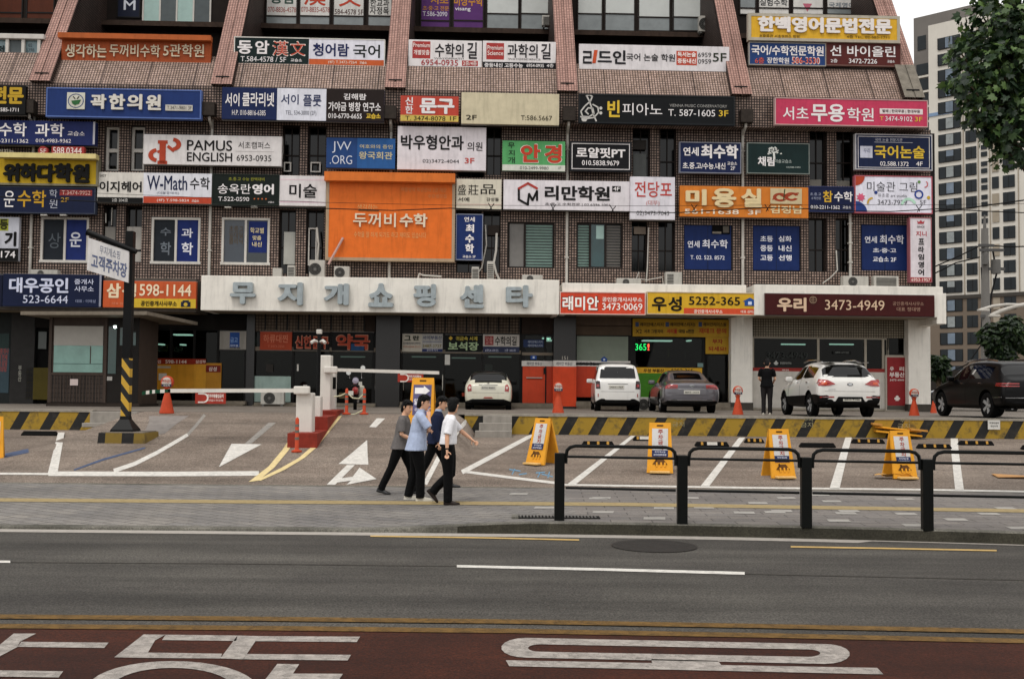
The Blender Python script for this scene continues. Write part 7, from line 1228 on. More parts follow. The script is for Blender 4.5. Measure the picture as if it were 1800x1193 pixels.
# tall boxy white car
ST = [(-.02, .34, .84, 1.0, .70, .70, .5), (.01, .28, .92, 1.08, .765, .74, .62), (.06, .25, 1.0, 1.12, .79, .765, .68), (.10, .24, 1.06, 1.2, .795, .775, .69), (.24, .22, 1.06, 1.60, .795, .775, .66), (.36, .22, 1.06, 1.67, .795, .775, .65), (1.1, .2, 1.05, 1.70, .795, .775, .66), (1.22, .2, 1.05, 1.70, .795, .775, .66), (2.1, .2, 1.02, 1.69, .795, .775, .66), (2.5, .2, 1.0, 1.6, .795, .77, .64), (3.05, .2, .98, 1.08, .79, .76, .6), (3.4, .22, .86, .95, .77, .72, .5), (3.55, .3, .66, .74, .68, .6, .4), (3.6, .36, .6, .64, .6, .5, .3)]
WHT = carpaint('white_paint', '#d9d7d2')
def ray_parts(r, patch, ry, rx):
    for s in (1, -1): patch('tail_light', [(s * .60, .80), (s * .755, .80), (s * .76, 1.07), (s * .62, 1.07)], TLD, .014); patch('lamp_lens', [(s * .64, .86), (s * .73, .86), (s * .73, .95), (s * .64, .95)], TL_, .02); patch('reflector', [(s * .66, .52), (s * .69, .52), (s * .69, .63), (s * .66, .63)], TL_, .014)
    patch('lower_bumper', [(-.56, .2), (.56, .2), (.52, .42), (-.52, .42)], CBK, .012); patch('seam', [(-.57, .70), (.57, .70), (.57, .707), (-.57, .707)], CBK, .004); patch('rear_window', [(-.62, 1.16), (.62, 1.16), (.57, 1.56), (-.57, 1.56)], CGL, .006); patch('trim', [(-.34, .955), (.34, .955), (.34, .97), (-.34, .97)], CBK, .01); patch('side_window', [(.5, 1.14), (1.15, 1.14), (1.15, 1.55), (.55, 1.55)], CGL, .004, -1); patch('side_window', [(1.25, 1.14), (2.3, 1.12), (2.1, 1.55), (1.25, 1.55)], CGL, .004, -1)
    patch('door_handle', [(1.05, 1.0), (1.17, 1.0), (1.17, 1.03), (1.05, 1.03)], CHR, .02, -1); patch('door_seam', [(1.2, .4), (1.21, .4), (1.21, 1.05), (1.2, 1.05)], CBK, .003, -1)
make_car('city_car', 'boxy white small car with dark tail lights in front of the red agency', at_car(1086, 700, 37.2), R(-1.5), ST, 1.595, WHT, [(.55, .29, 1), (3.07, .29, 1)], {4: 's', 5: 's', 6: 'r', 7: 's', 8: 's', 9: 'wW', 'mirror': (2.6, 1.03)}, parts=ray_parts, plate=('142너 1757', -.05, .86))
# grey saloon
ST = [(-.02, .36, .78, .92, .74, .74, .55), (.02, .30, .86, 1.0, .88, .84, .66), (.12, .28, .92, 1.035, .92, .86, .68), (.5, .25, .95, 1.06, .935, .86, .66), (.72, .24, .96, 1.10, .935, .86, .6), (1.35, .22, .96, 1.40, .935, .86, .57), (1.6, .2, .96, 1.44, .935, .86, .58), (2.2, .2, .95, 1.455, .935, .86, .6), (2.32, .2, .95, 1.455, .935, .86, .6), (2.9, .2, .94, 1.42, .935, .86, .6), (3.6, .2, .92, 1.02, .935, .85, .62), (4.4, .22, .82, .9, .9, .8, .55), (4.8, .28, .66, .74, .8, .7, .4), (4.92, .36, .56, .6, .6, .5, .3)]
GRY = carpaint('grey_paint', '#77747a', .3, .55)
def a6_parts(r, patch, ry, rx):
    for s in (1, -1): patch('tail_light', [(s * .47, .82), (s * .86, .80), (s * .87, .90), (s * .84, .955), (s * .45, .94)], TL_, .012); patch('lamp_lens', [(s * .5, .845), (s * .8, .84), (s * .8, .86), (s * .5, .865)], TLD, .018)
    patch('chrome_strip', [(-.44, .79), (.44, .79), (.44, .80), (-.44, .80)], CHR, .014); patch('lower_bumper', [(-.78, .24), (.78, .24), (.82, .42), (-.82, .42)], CBK, .016); patch('chrome_strip', [(-.76, .425), (.76, .425), (.76, .44), (-.76, .44)], CHR, .022); patch('badge', ellipse(0, .90, .1, .03), CHR, .012); patch('seam', [(-.9, .60), (.9, .60), (.9, .606), (-.9, .606)], CBK, .003)
    patch('side_window', [(1.35, 1.02), (2.2, 1.0), (2.2, 1.32), (1.6, 1.32)], CGL, .004, -1); patch('side_window', [(2.28, 1.0), (3.2, .99), (2.8, 1.32), (2.28, 1.33)], CGL, .004, -1)
make_car('saloon', 'grey saloon parked in front of the green agency window', at_car(1216, 705, 35.2), R(-.5), ST, 1.874, GRY, [(1.05, .33, 1), (3.95, .33, 1)], {4: 'w', 5: 's', 6: 's', 7: 'r', 8: 's', 9: 'wW', 'mirror': (3.05, .98)}, parts=a6_parts, plate=('80더 1419', 0, .70))
# white SUV
ST = [(-.03, .42, .86, 1.0, .78, .76, .55), (.02, .36, .96, 1.08, .885, .83, .66), (.10, .34, 1.04, 1.14, .915, .85, .70), (.20, .32, 1.08, 1.22, .925, .86, .70), (.46, .30, 1.10, 1.53, .925, .86, .62), (.62, .28, 1.10, 1.58, .925, .86, .60), (1.1, .26, 1.09, 1.62, .925, .86, .60), (1.65, .26, 1.07, 1.635, .925, .86, .61), (1.78, .26, 1.06, 1.635, .925, .86, .61), (2.45, .26, 1.03, 1.60, .925, .86, .61), (3.3, .26, .98, 1.10, .925, .85, .66), (3.9, .28, .90, .99, .9, .82, .6), (4.3, .34, .76, .84, .82, .72, .45), (4.42, .42, .64, .7, .66, .56, .3)]
def sp_parts(r, patch, ry, rx):
    for s in (1, -1):
        patch('tail_light', [(s * .42, .96), (s * .60, .91), (s * .88, .90), (s * .90, 1.0), (s * .86, 1.10), (s * .62, 1.075)], TL_, .018); patch('lamp_lens', [(s * .66, .95), (s * .82, .94), (s * .80, 1.02), (s * .66, 1.02)], M('tail_orange', '#c4522f', .2, .1, 8), .025); patch('reflector', [(s * .46, .575), (s * .86, .565), (s * .86, .60), (s * .46, .61)], TL_, .016); patch('chrome_strip', [(s * .62, .578), (s * .80, .573), (s * .80, .592), (s * .62, .597)], CHR, .021)
    patch('lower_bumper', [(-.89, .28), (.89, .28), (.90, .47), (.42, .47), (.34, .60), (-.34, .60), (-.42, .47), (-.90, .47)], CBK, .02); patch('badge', ellipse(0, .955, .085, .04), M('badge_dark', '#33343a', .2, .1, 6), .014); patch('badge_ring', ellipse(0, .955, .06, .025), CHR, .018); patch('wiper', [(-.02, 1.185), (.38, 1.2), (.36, 1.235), (.0, 1.23)], CBK, .03); patch('spoiler', [(-.60, 1.535), (.60, 1.535), (.56, 1.585), (-.56, 1.585)], WHT, .05); patch('rear_window', [(-.72, 1.16), (.72, 1.16), (.62, 1.47), (-.62, 1.47)], CGL, .006); patch('top_brake_strip', [(-.62, 1.475), (.62, 1.475), (.6, 1.515), (-.6, 1.515)], CBK, .02); patch('seam', [(-.72, .75), (.72, .75), (.72, .756), (-.72, .756)], CBK, .003); patch('model_script', [(-.62, .80), (-.42, .80), (-.42, .815), (-.62, .815)], CHR, .008)
    for sd in (-1, 1):
        patch('side_window', [(1.0, 1.17), (1.75, 1.15), (1.75, 1.5), (1.45, 1.5)], CGL, .004, sd); patch('side_window', [(1.83, 1.15), (2.95, 1.10), (2.5, 1.46), (1.83, 1.5)], CGL, .004, sd)
        for y in (1.05, 2.02): patch('door_handle', [(y, 1.0), (y + .15, 1.0), (y + .15, 1.03), (y, 1.03)], CHR, .025, sd)
        patch('door_seam', [(1.79, .42), (1.798, .42), (1.798, 1.1), (1.79, 1.1)], CBK, .003, sd); patch('door_seam', [(2.95, .42), (2.958, .42), (2.958, 1.05), (2.95, 1.05)], CBK, .003, sd); patch('sill_cladding', [(1.35, .28), (3.0, .28), (3.0, .40), (1.35, .40)], CBK, .02, sd); patch('fuel_flap', [(.85, .86), (.99, .86), (.99, .87), (.85, .87)], CBK, .002, sd)
        b = MB(); b.tube([(sd * .56, .75, 1.6), (sd * .57, 1.2, 1.665), (sd * .58, 2.0, 1.67), (sd * .57, 2.45, 1.62)], .022, CHR, 6); b.build('roof_rail', r)
make_car('suv', 'white SUV with red tail lights parked before the maroon agency', at_car(1494, 700, 30.75), R(1.5), ST, 1.855, carpaint('pearl_white', '#d6d4ce'), [(.88, .35, 1), (3.52, .35, 1)], {2: '', 3: 'wW', 4: '', 5: 's', 6: 's', 7: 'r', 8: 's', 9: 'wW', 'mirror': (2.85, 1.06)}, lower=CBK, parts=sp_parts, plate=('66머 9166', .05, .53))
# black SUV cut by the right edge
ST = [(-.03, .44, .90, 1.06, .84, .80, .58), (.03, .38, 1.0, 1.12, .95, .88, .7), (.14, .35, 1.06, 1.18, .98, .90, .74), (.28, .33, 1.10, 1.26, .985, .91, .73), (.66, .31, 1.12, 1.60, .985, .91, .66), (.85, .29, 1.12, 1.66, .985, .91, .64), (1.5, .28, 1.12, 1.71, .985, .91, .65), (2.2, .27, 1.11, 1.715, .985, .91, .66), (2.32, .27, 1.10, 1.715, .985, .91, .66), (2.95, .27, 1.08, 1.66, .985, .91, .66), (3.75, .27, 1.03, 1.15, .985, .9, .7), (4.4, .3, .96, 1.05, .96, .86, .62), (4.8, .36, .84, .9, .88, .78, .5), (4.93, .45, .7, .76, .7, .6, .35)]
def gv_parts(r, patch, ry, rx):
    for s in (1, -1):
        for z in (.93, 1.0): patch('tail_light', [(s * .5, z), (s * .93, z - .005), (s * .94, z + .03), (s * .5, z + .03)], TL_, .016)
    patch('lower_bumper', [(-.9, .3), (.9, .3), (.92, .5), (-.92, .5)], CBK, .015); patch('chrome_strip', [(-.9, .60), (.9, .60), (.9, .62), (-.9, .62)], CHR, .02)
    for sd in (-1, 1):
        patch('tail_light', [(.06, .93), (.42, .95), (.42, .98), (.06, .96)], TL_, .012, sd); patch('tail_light', [(.06, 1.0), (.42, 1.0), (.42, 1.03), (.06, 1.03)], TL_, .012, sd); patch('chrome_strip', [(.1, .62), (.62, .60), (.62, .62), (.1, .64)], CHR, .014, sd); patch('side_window', [(1.2, 1.2), (2.2, 1.19), (2.2, 1.58), (1.55, 1.58)], CGL, .004, sd); patch('side_window', [(2.28, 1.19), (3.35, 1.15), (2.9, 1.54), (2.28, 1.58)], CGL, .004, sd); patch('painted_window_reflection', [(2.0, 1.3), (2.12, 1.3), (2.05, 1.45), (1.95, 1.44)], M('painted_reflection_pale', '#b9b6b0', .4, .1, 5), .008, sd)  # pale patch on the side glass is a painted reflection
        for y in (1.3, 2.45): patch('door_handle', [(y, 1.02), (y + .18, 1.02), (y + .18, 1.05), (y, 1.05)], CHR, .02, sd)
        b = MB(); b.tube([(sd * .62, .9, 1.67), (sd * .63, 1.5, 1.735), (sd * .64, 2.3, 1.745), (sd * .63, 2.9, 1.69)], .028, CHR, 6); b.build('roof_rail', r); patch('door_seam', [(2.24, .45), (2.248, .45), (2.248, 1.12), (2.24, 1.12)], CBK, .003, sd)
make_car('suv', 'glossy black SUV cut by the right edge above the striped wall', at_car(1822, 710, 30.55), R(3.0), ST, 1.975, M('black_paint', '#0c0d12', .3, .05, 1.2, spec=.18), [(.98, .38, 1), (3.93, .38, 1)], {3: 'wW', 5: 's', 6: 's', 7: 'r', 8: 's', 9: 'wW', 'mirror': (3.2, 1.12)}, parts=gv_parts, plate=('12가 3519', 0, .78))
# half hidden car behind the white end pillar
ST = [(-.02, .36, .8, .92, .74, .74, .55), (.04, .3, .9, 1.02, .86, .82, .66), (.2, .28, .96, 1.06, .9, .84, .66), (.6, .25, .97, 1.48, .9, .84, .6), (1.0, .22, .97, 1.54, .9, .84, .6), (1.9, .22, .96, 1.56, .9, .84, .6), (2.0, .22, .96, 1.56, .9, .84, .6), (2.7, .22, .95, 1.5, .9, .84, .6), (3.4, .22, .93, 1.05, .9, .83, .62), (4.1, .26, .82, .9, .86, .78, .5), (4.4, .36, .6, .66, .66, .56, .3)]
make_car('parked_car', 'dark blue car with a white roof half hidden by the white end pillar', at_car(1815, 690, 46), R(66), ST, 1.8, carpaint('dark_blue_paint', '#22303f', .25), [(.85, .33, 1), (3.45, .33, 1)], {2: 'wW', 3: 's', 4: 's', 5: 'r', 6: 's', 7: 'wW', 'mirror': (2.7, .98)}, roof=WHT, plate=('24바 1180', 0, .75))
# motorbike seen from behind between the orange posts
mb = gp(625, 722); mb.y += 1.2; mb = Vector((at_depth(624, 720, mb.y).x, mb.y, gz(mb.x, mb.y))); BK = empty('motorbike', mb, R(8)); tag(BK, 'small red and black delivery motorbike with round mirrors between the orange posts', 'motorbike')
for nm, y in (('wheel', 0), ('wheel', 1.2)):
    q = MB(); q.lathe([(.2, -.05), (.28, -.055), (.3, 0), (.28, .055), (.2, .05)], TYRE, (0, y, .3), 'x', 24); w_ = q.build(nm, BK); q = MB(); q.lathe([(0, -.02), (.2, -.03), (.2, .03), (0, .02)], RIM, (0, y, .3), 'x', 16); q.build('rim', w_)
q = MB(); q.tube([(0, .05, .55), (0, .3, .6), (0, .7, .5), (0, 1.0, .75), (0, 1.05, .95)], [.06, .1, .12, .09, .06], M('bike_red', '#8f2f2a', .3, .1, 5)); q.tube([(0, -.3, .55), (0, .0, .68), (0, .2, .62)], [(.09, .03), (.11, .04), (.1, .05)], M('bike_red', '#8f2f2a')); q.build('frame', BK)
q = MB(); q.tube([(0, -.15, .78), (0, .1, .8), (0, .5, .76)], [(.12, .05), (.15, .06), (.1, .05)], M('seat_black', '#1b1b1c', .6, .1, 6), 12); q.build('seat', BK); q = MB(); q.tube([(.09, .0, .3), (.1, .5, .32), (.1, .8, .38)], [.045, .045, .03], CHR); q.build('exhaust', BK)
q = MB(); q.tube([(-.36, .92, 1.04), (-.2, 1.0, 1.06), (0, 1.03, .98), (.2, 1.0, 1.06), (.36, .92, 1.04)], .016, BLACKM, 8); q.tube([(0, 1.05, .95), (0, 1.2, .3)], .035, GREYM, 8); q.build('handlebar', BK)
for s, z in ((-1, 1.25), (1, 1.42)):
    q = MB(); q.tube([(s * .2, .98, 1.06), (s * .2, .98, z - .08), (s * .22, .96, z)], .01, CHR, 6); q.lathe([(0, -.02), (.075, -.02), (.08, .0), (.06, .025), (0, .03)], M('mirror_pale', '#cfd0cc', .12, .05, 5), (s * .24, .94, z), 'y', 18); q.build('mirror', BK)
q = MB(); q.lathe([(0, -.05), (.09, -.04), (.1, .05), (0, .1)], TL_, (0, -.3, .68), 'y', 14); q.build('tail_light', BK); q = MB(); q.lathe([(0, -.1), (.1, -.08), (.12, .05), (0, .12)], M('bike_cowl', '#a39cab', .2, .1, 5), (0, 1.0, .98), 'y', 14); q.build('headlight_cowl', BK); q = MB(); q.box(.1, .3, .2, .75, .35, .82, M('pale_side_box', '#b8b4a4', .5, .15, 5), .05); q.build('side_box', BK); q = MB(); q.box(-.26, -.06, -.35, -.34, .5, .64, PLATE); q.build('number_plate', BK); q = MB(); q.loft([[(.06 * c, y, .85 + .2 * s) for c, s in ((-1, -1), (1, -1), (1, 1), (-1, 1))] for y in (.75, 1.05)], M('bike_shield', '#b9b6ae', .4, .1, 5)); q.v = [(x + .16, y, z - .1) for x, y, z in q.v]; q.build('leg_shield', BK)
# ================================================================ PEOPLE
SKIN = M('skin', '#d6a688', .55, .06, 12); HAIR = M('black_hair', '#131110', .5, .3, 60, bump=.6); EYE = M('eye_dark', '#1a1513', .3, 0); LIP = M('lip', '#92584a', .5, .05, 8)
def cloth(name, c, rough=.85): return M(name, c, rough, .14, 14, bump=.35)
def remesh(q, name, parent, mat, vox, it=4, fac=.5):
    o = q.build(name, parent); m = o.modifiers.new('r', 'REMESH'); m.mode = 'VOXEL'; m.voxel_size = vox; m.use_smooth_shade = True
    if it: s = o.modifiers.new('s', 'SMOOTH'); s.factor = fac; s.iterations = it
    bpy.context.view_layer.update(); me = evalmesh(o); o.modifiers.clear(); o.data = me; me.materials.clear(); me.materials.append(mat)
    for p in me.polygons: p.use_smooth = True
    return o
def V3(*a): return Vector(a)
def elips(c, rx, ry, n=16, rot=0.0): return [(c[0] + rx * math.cos(t) * math.cos(rot) - ry * math.sin(t) * math.sin(rot), c[1] + rx * math.cos(t) * math.sin(rot) + ry * math.sin(t) * math.cos(rot), c[2]) for t in [2 * math.pi * k / n for k in range(n)]]
def hand(q, wr, d, nrm, s, curl=.5):
    """palm and five fingers from the wrist along d; nrm = palm normal, s = side the thumb leaves from"""
    d = d.normalized(); side = d.cross(nrm).normalized() * s; nrm = side.cross(d).normalized() * s
    q.tube([wr - d * .02, wr + d * .03, wr + d * .085], [(.026, .018), (.038, .017), (.040, .015)], SKIN, 10)
    # each finger bends towards the palm side
    for k, ln in enumerate((.062, .074, .070, .055)):
        b = wr + d * .082 + side * (.03 - .02 * k); d1 = (d * math.cos(curl * .6) - nrm * math.sin(curl * .6)); d2 = (d * math.cos(curl * 1.5) - nrm * math.sin(curl * 1.5)); q.tube([b, b + d1 * ln * .5, b + d1 * ln * .5 + d2 * ln * .5], [.0095, .0088, .0072], SKIN, 8)
    b = wr + d * .03 + side * .036; td = (d * .6 + side * .65 - nrm * .25).normalized(); q.tube([b - side * .012, b + td * .03, b + td * .03 + (td * .5 + d * .5) * .03], [.0125, .011, .009], SKIN, 8)
def person(label, loc, yaw, H, pose, top, pants, shoe, shirt='tee', jacket=None, cat='person', headyaw=0.0, hairlen=0, extra=None, sole=None):
    """local frame: +x forwards, +y to the left, z up; pose in degrees"""
    k = H / 1.72; root = empty('person', loc, yaw); tag(root, label, cat); ln = R(pose.get('lean', 4)); thigh, shin, ank = .43, .42, .075
    legs = {}; hipz = 0
    for sd in ('l', 'r'):
        ta, kf = R(pose['thigh_' + sd]), R(pose['knee_' + sd]); s = 1 if sd == 'l' else -1; hp = V3(0, s * .095, 0); kn = hp + V3(math.sin(ta), 0, -math.cos(ta)) * thigh; sa = ta - kf; an = kn + V3(math.sin(sa), 0, -math.cos(sa)) * shin; fa = R(pose.get('foot_' + sd, 0)); legs[sd] = [hp, kn, an, fa]
        fd_ = V3(math.cos(fa), 0, -math.sin(fa)); low = min((an + fd_ * .17 + V3(0, 0, -ank + .03)).z if fa > .1 else an.z - ank, an.z - ank if fa <= .1 else an.z - ank * .7); hipz = max(hipz, -low)
    O = V3(0, 0, hipz)
    for sd in legs: legs[sd][:3] = [p + O for p in legs[sd][:3]]
    up = V3(math.sin(ln), 0, math.cos(ln)); T = lambda h, x=0, y=0: O + up * h + V3(x, y, 0)
    sh = {'l': T(.485, .0, .185), 'r': T(.485, .0, -.185)}; tw = R(pose.get('twist', 0)); 
    for s in sh: c_ = T(.485); v = sh[s] - c_; sh[s] = c_ + V3(-math.sin(tw) * v.y, math.cos(tw) * v.y, 0)
    arms = {}
    for sd in ('l', 'r'):
        ud, fd = V3(*pose['upper_' + sd]).normalized(), V3(*pose['fore_' + sd]).normalized(); el = sh[sd] + ud * .285; wr = el + fd * .245; arms[sd] = (sh[sd], el, wr, ud, fd)
    hy = R(headyaw); hc = T(.69, pose.get('head_x', .035)); hp_ = R(pose.get('nod', 5)); HM = Matrix.Translation(hc) @ Matrix.Rotation(hy, 4, 'Z') @ Matrix.Rotation(hp_, 4, 'Y')
    def K(q): q.v = [tuple(Vector(v) * k) for v in q.v]; return q
    # ---- one continuous body
    q = MB()
    rg = [elips(T(-.06), .085, .13), elips(T(.05), .085, .145), elips(T(.2), .075, .13), elips(T(.36), .085, .15), elips(T(.46), .08, .165), elips(T(.52), .055, .11), elips(T(.55), .05, .06)]; q.loft(rg, SKIN)
    q.tube([T(.5), T(.57, .012), T(.64, .022)], [.058, .054, .055], SKIN, 12)
    hr = [(-.118, .036, .035, .03), (-.105, .03, .055, .045), (-.075, .016, .075, .06), (-.03, .006, .088, .07), (.02, .0, .094, .075), (.06, -.004, .092, .074), (.095, -.006, .075, .06), (.117, -.008, .035, .03)]
    q.loft([[tuple(HM @ Vector(p)) for p in elips((xo, 0, z), rx_, ry_, 18)] for z, xo, rx_, ry_ in hr], SKIN)
    q.tube([HM @ V3(.088, 0, .015), HM @ V3(.112, 0, -.03), HM @ V3(.092, 0, -.042)], [.008, .015, .012], SKIN, 8); q.tube([HM @ V3(.07, 0, -.1), HM @ V3(.092, 0, -.1)], [.026, .014], SKIN, 8); q.tube([HM @ V3(.07, -.03, .027), HM @ V3(.088, 0, .03), HM @ V3(.07, .03, .027)], [.01, .012, .01], SKIN, 8)
    for s in (1, -1): q.tube([HM @ V3(-.005, s * .07, .02), HM @ V3(-.012, s * .086, .012), HM @ V3(-.005, s * .078, -.03)], [(.022, .01), (.026, .01), (.014, .009)], SKIN, 8)
    for sd in ('l', 'r'):
        s_, el, wr, ud, fd = arms[sd]; s = 1 if sd == 'l' else -1
        q.tube([s_ - ud * .01 + V3(0, -s * .03, .0), s_ + ud * .06, s_ + ud * .16, el, el + fd * .07, el + fd * .16, wr], [.048, .048, .042, .036, .038, .031, .024], SKIN, 12)
        hand(q, wr, V3(*pose.get('hand_' + sd, tuple(fd))), V3(*pose.get('palm_' + sd, (0, s, 0))), pose.get('thumb_' + sd, -s if fd.z < -.2 else s), pose.get('curl_' + sd, .55))
        hp, kn, an, fa = legs[sd]; q.tube([hp + V3(0, 0, .02), hp.lerp(kn, .5), kn, kn.lerp(an, .35), an, an - V3(0, 0, .04)], [.08, .068, .05, .052, .036, .036], SKIN, 12)
    body = remesh(K(q), 'body', root, SKIN, .0085 * k, 3)
    # ---- face details
    for s in (1, -1): q = MB(); q.tube([HM @ V3(.084, s * .024, .013), HM @ V3(.083, s * .034, .014), HM @ V3(.076, s * .043, .012)], [(.004, .006)] * 3, EYE, 6); q.tube([HM @ V3(.091, s * .018, .034), HM @ V3(.088, s * .036, .038), HM @ V3(.078, s * .048, .033)], .0042, HAIR, 5); K(q).build('eye', root)
    q = MB(); q.tube([HM @ V3(.082, -.022, -.068), HM @ V3(.093, 0, -.066), HM @ V3(.082, .022, -.068)], [.003, .0065, .003], LIP, 6); K(q).build('mouth', root)
    # ---- hair: full cap of black hair, longer over the ears and nape
    q = MB(); rh = random.Random(int(H * 1000)); rr_ = []
    for z, xo, rx_, ry_ in ((-.105, -.062, .034, .05), (-.08, -.054, .05, .064), (-.04, -.044, .066, .075), (.0, -.034, .078, .083), (.035, -.022, .09, .084), (.07, -.008, .098, .082), (.10, -.006, .088, .07), (.124, -.008, .06, .048), (.134, -.008, .014, .012)): rr_.append([tuple(HM @ (Vector(p) + Vector((rh.uniform(-.004, .004), rh.uniform(-.004, .004), rh.uniform(-.004, .004))))) for p in elips((xo, 0, z), rx_, ry_, 22)])
    q.loft(rr_, HAIR)
    for _ in range(46):
        a = rh.uniform(-2.6, 2.6); b_ = HM @ V3(.085 * math.cos(a), .078 * math.sin(a), rh.uniform(.05, .1)); front = math.cos(a) > .3; e = HM @ V3((.097 if front else .08) * math.cos(a), .084 * math.sin(a), rh.uniform(.04, .07) if front else rh.uniform(-.02, .03)); q.tube([HM @ V3(.03 * math.cos(a), .03 * math.sin(a), .138), b_ + (b_ - hc) * .12, e], [.012, .011, .004], HAIR, 6)
    remesh(K(q), 'hair', root, HAIR, .0065 * k, 1)
    # ---- trousers
    q = MB(); q.loft([elips(T(-.09), .105, .15), elips(T(-.02), .112, .165), elips(T(.06), .102, .158), elips(T(.13), .092, .15)], pants)
    wd = pose.get('wide', 1.0)
    for sd in ('l', 'r'):
        hp, kn, an, fa = legs[sd]; q.tube([hp + V3(0, 0, .05), hp.lerp(kn, .35), hp.lerp(kn, .7), kn, kn.lerp(an, .4), kn.lerp(an, .8), an - V3(0, 0, .03)], [.1, .098 * wd, .085 * wd, .072 * wd, .07 * wd, .066 * wd, .066 * wd], pants, 14)
        for f_ in (.3, .62, .9): p = kn.lerp(an, f_); q.tube([p + V3(-.06, -.03, .02), p + V3(.0, -.068 * wd, -.01), p + V3(.06, -.02, .03)], .012, pants, 6)
    remesh(K(q), 'trousers', root, pants, .011 * k, 3)
    # ---- shoes
    for sd in ('l', 'r'):
        hp, kn, an, fa = legs[sd]; q = MB(); RM = Matrix.Translation(an) @ Matrix.Rotation(fa, 4, 'Y'); Z = -ank
        rs = [[(x, y * w_, z) for (y, z) in ((-1, Z), (1, Z), (1, Z + h * .5), (.6, Z + h), (-.6, Z + h), (-1, Z + h * .5))] for x, w_, h in ((-.07, .028, .07), (-.04, .036, .085), (.02, .038, .09), (.08, .042, .065), (.14, .046, .05), (.185, .036, .042), (.2, .018, .03))]
        q.loft([[tuple(RM @ Vector(p)) for p in r_] for r_ in rs], shoe); so_ = remesh(K(q), 'shoe', root, shoe, .008 * k, 3)
        if sole: q = MB(); q.loft([[tuple(RM @ Vector((x, y * w_, Z + z_))) for y, z_ in ((-1, -.004), (1, -.004), (1, .022), (-1, .022))] for x, w_ in ((-.072, .03), (-.04, .04), (.02, .04), (.08, .045), (.14, .048), (.19, .038), (.205, .02))], sole); K(q).build('sole', so_)
    # ---- shirt with sleeves (half sleeves unless long)
    def upper(name, m, grow, hem, sl_, open_=False, loose=1.0):
        q = MB(); g = grow; fl = .038 if hem < 0 else 0
        q.loft([elips(T(hem, -.004), .124 * loose + g + fl, .168 * loose + g + fl), elips(T(hem + .06), .122 * loose + g + fl * .8, .16 * loose + g + fl * .8), elips(T(.2), .116 * loose + g, .158 + g), elips(T(.34), .122 + g, .168 + g), elips(T(.43), .112 + g, .178 + g), elips(T(.495), .078 + g, .15 + g), elips(T(.535), .058 + g, .085 + g), elips(T(.548), .052 + g, .06 + g)], m)
        for sd in ('l', 'r'):
            s_, el, wr, ud, fd = arms[sd]; s = 1 if sd == 'l' else -1; L1 = [s_ + V3(0, -s * .05, .01) - ud * .01, s_ + ud * .04, s_ + ud * .13]; r1 = [.062 + g, .068 + g, .066 + g]
            if sl_ < 1: L1.append(s_ + ud * .285 * sl_); r1.append(.064 + g)
            else: L1 += [s_ + ud * .22, el, el + fd * .1, el + fd * (.2 if sl_ == 1 else .235)]; r1 += [.06 + g, .056 + g, .052 + g, .043 + g]
            q.tube(L1, r1, m, 14)
            for f_ in (.5, .8): p = s_.lerp(el, f_ * min(sl_, 1)); q.tube([p + V3(-.055, -s * .02, .02), p + V3(0, s * .062, -.01), p + V3(.055, -s * .01, .015)], .009, m, 6)
        rf = random.Random(int(H * 77 + hem * 100))
        for _ in range(9):
            a = rf.uniform(-2.8, 2.8); z0 = rf.uniform(hem + .04, .3); p0_ = T(z0, (.1 * loose + g) * math.cos(a), (.155 * loose + g) * math.sin(a)); a2 = a + rf.uniform(-.35, .35); p1_ = T(z0 + rf.uniform(.08, .18), (.1 + g) * math.cos(a2), (.158 + g) * math.sin(a2)); q.tube([p0_, p0_.lerp(p1_, .5) + (p0_.lerp(p1_, .5) - T(z0)) * .02, p1_], [.006, .012, .006], m, 6)
        return remesh(K(q), name, root, m, .0105 * k, 2)
    upper('shirt', top, pose.get('grow', .0), pose.get('hem', .0), pose.get('sleeve', .8), loose=pose.get('loose', 1.04))
    if shirt == 'collar' or jacket:
        q = MB(); cm = top; q.loft([elips(T(.53, .0), .074, .085), elips(T(.56, .012), .066, .070), elips(T(.585, .012), .068, .07)], cm, False); K(q).build('collar', root)
    if jacket: upper('jacket', jacket, .012, -.06, 2, loose=1.06)
    if extra: extra(root, k, arms, HM, T)
    return root
BLK = cloth('black_trousers', '#17171a'); BSH = M('black_shoe', '#1a1817', .35, .1, 10); WSN = M('white_sneaker', '#c2bcae', .6, .12, 12); BRS = M('brown_shoe', '#3d3029', .4, .12, 10)
def ploc(px, py): p = gp(px, py); return p
# man in the white shirt: head turned away, left arm swung forwards
def watch(root, k, arms, HM, T):
    s_, el, wr, ud, fd = arms['r']; q = MB(); q.tube([(wr - fd * .035) * k, (wr - fd * .012) * k], .031 * k, BLACKM, 12); q.build('watch', root)
person('man in loose white shirt and black trousers striding right, seen from behind his shoulder', ploc(786, 886), R(-4), 1.73, dict(thigh_r=3, knee_r=3, thigh_l=6, knee_l=52, foot_l=48, lean=4, twist=14, upper_l=(.62, .35, -.72), fore_l=(.80, .05, -.62), upper_r=(-.22, -.3, -1), fore_r=(.02, -.12, -1), palm_r=(0, 1, 0), hem=.06, loose=1.12, sleeve=.97, grow=.006, wide=1.12, nod=4), cloth('white_shirt', '#e2e1e4'), BLK, BRS, headyaw=72, extra=watch)
def cig(root, k, arms, HM, T):
    s_, el, wr, ud, fd = arms['r']; p = HM @ V3(.1, -.005, -.068); q = MB(); q.tube([p * k, (p + V3(.03, -.03, -.005)) * k], .004 * k, P('#d8d2c8'), 6); q.build('cigarette', root)
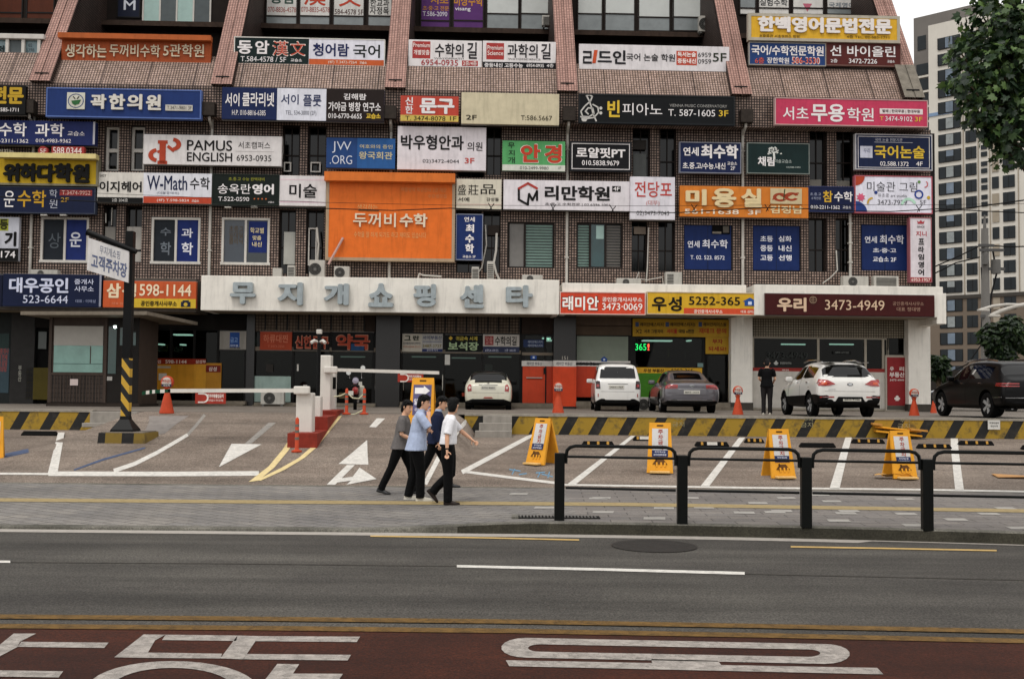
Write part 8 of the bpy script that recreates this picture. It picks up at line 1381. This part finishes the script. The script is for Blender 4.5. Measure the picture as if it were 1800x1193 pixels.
person('man in light blue untucked shirt smoking with a hand at his mouth', ploc(731, 879), R(2), 1.78, dict(thigh_r=10, knee_r=10, thigh_l=-4, knee_l=10, lean=6, upper_r=(.6, -.15, -.8), fore_r=(-.1, .55, .95), hand_r=(-.05, .5, .8), palm_r=(-1, .2, .1), curl_r=.7, upper_l=(.15, .25, -1), fore_l=(.5, -.95, .02), hem=-.10, loose=1.14, sleeve=.92, grow=.008, wide=1.12, nod=10), cloth('blue_shirt', '#aab6cf'), BLK, WSN, shirt='collar', headyaw=-8, extra=cig, sole=P('#cfcabd'))
person('man in grey short sleeved shirt and black trousers walking at the left of the group', ploc(703, 868), R(-6), 1.69, dict(thigh_r=-20, knee_r=6, foot_r=12, thigh_l=22, knee_l=10, lean=6, upper_r=(.05, -.2, -1), fore_r=(.75, .35, -.4), upper_l=(.2, .2, -1), fore_l=(.8, .0, -.4), hem=-.07, loose=1.1, sleeve=.85, grow=.004, nod=12), cloth('grey_shirt', '#7d7876'), BLK, BSH, headyaw=-20)
person('man in a navy jacket half hidden behind the smoking man', ploc(764, 857), R(0), 1.74, dict(thigh_r=-20, knee_r=10, foot_r=14, thigh_l=24, knee_l=10, lean=5, upper_r=(-.1, -.2, -1), fore_r=(.25, .0, -1), upper_l=(.2, .2, -1), fore_l=(.4, 0, -.9), hem=.0, sleeve=.8, nod=14, head_x=.05), cloth('pale_blue_shirt', '#a9b6cc'), BLK, BSH, shirt='collar', jacket=cloth('navy_jacket', '#2b3454'), headyaw=-14)
sp_ = Vector((at_depth(1348, 720, 34.2).x, 34.2, 0)); sp_.z = gz(sp_.x, sp_.y)
person('man in a black T-shirt standing beside the white SUV with his back turned', sp_, R(70), 1.74, dict(thigh_r=2, knee_r=2, thigh_l=-2, knee_l=3, lean=3, upper_r=(.1, -.22, -1), fore_r=(.7, .25, -.35), upper_l=(.1, .22, -1), fore_l=(.7, -.25, -.35), hem=-.04, loose=1.06, sleeve=.75, nod=18), cloth('black_tshirt', '#121316'), cloth('charcoal_trousers', '#3a3636'), WSN)
make_texts()
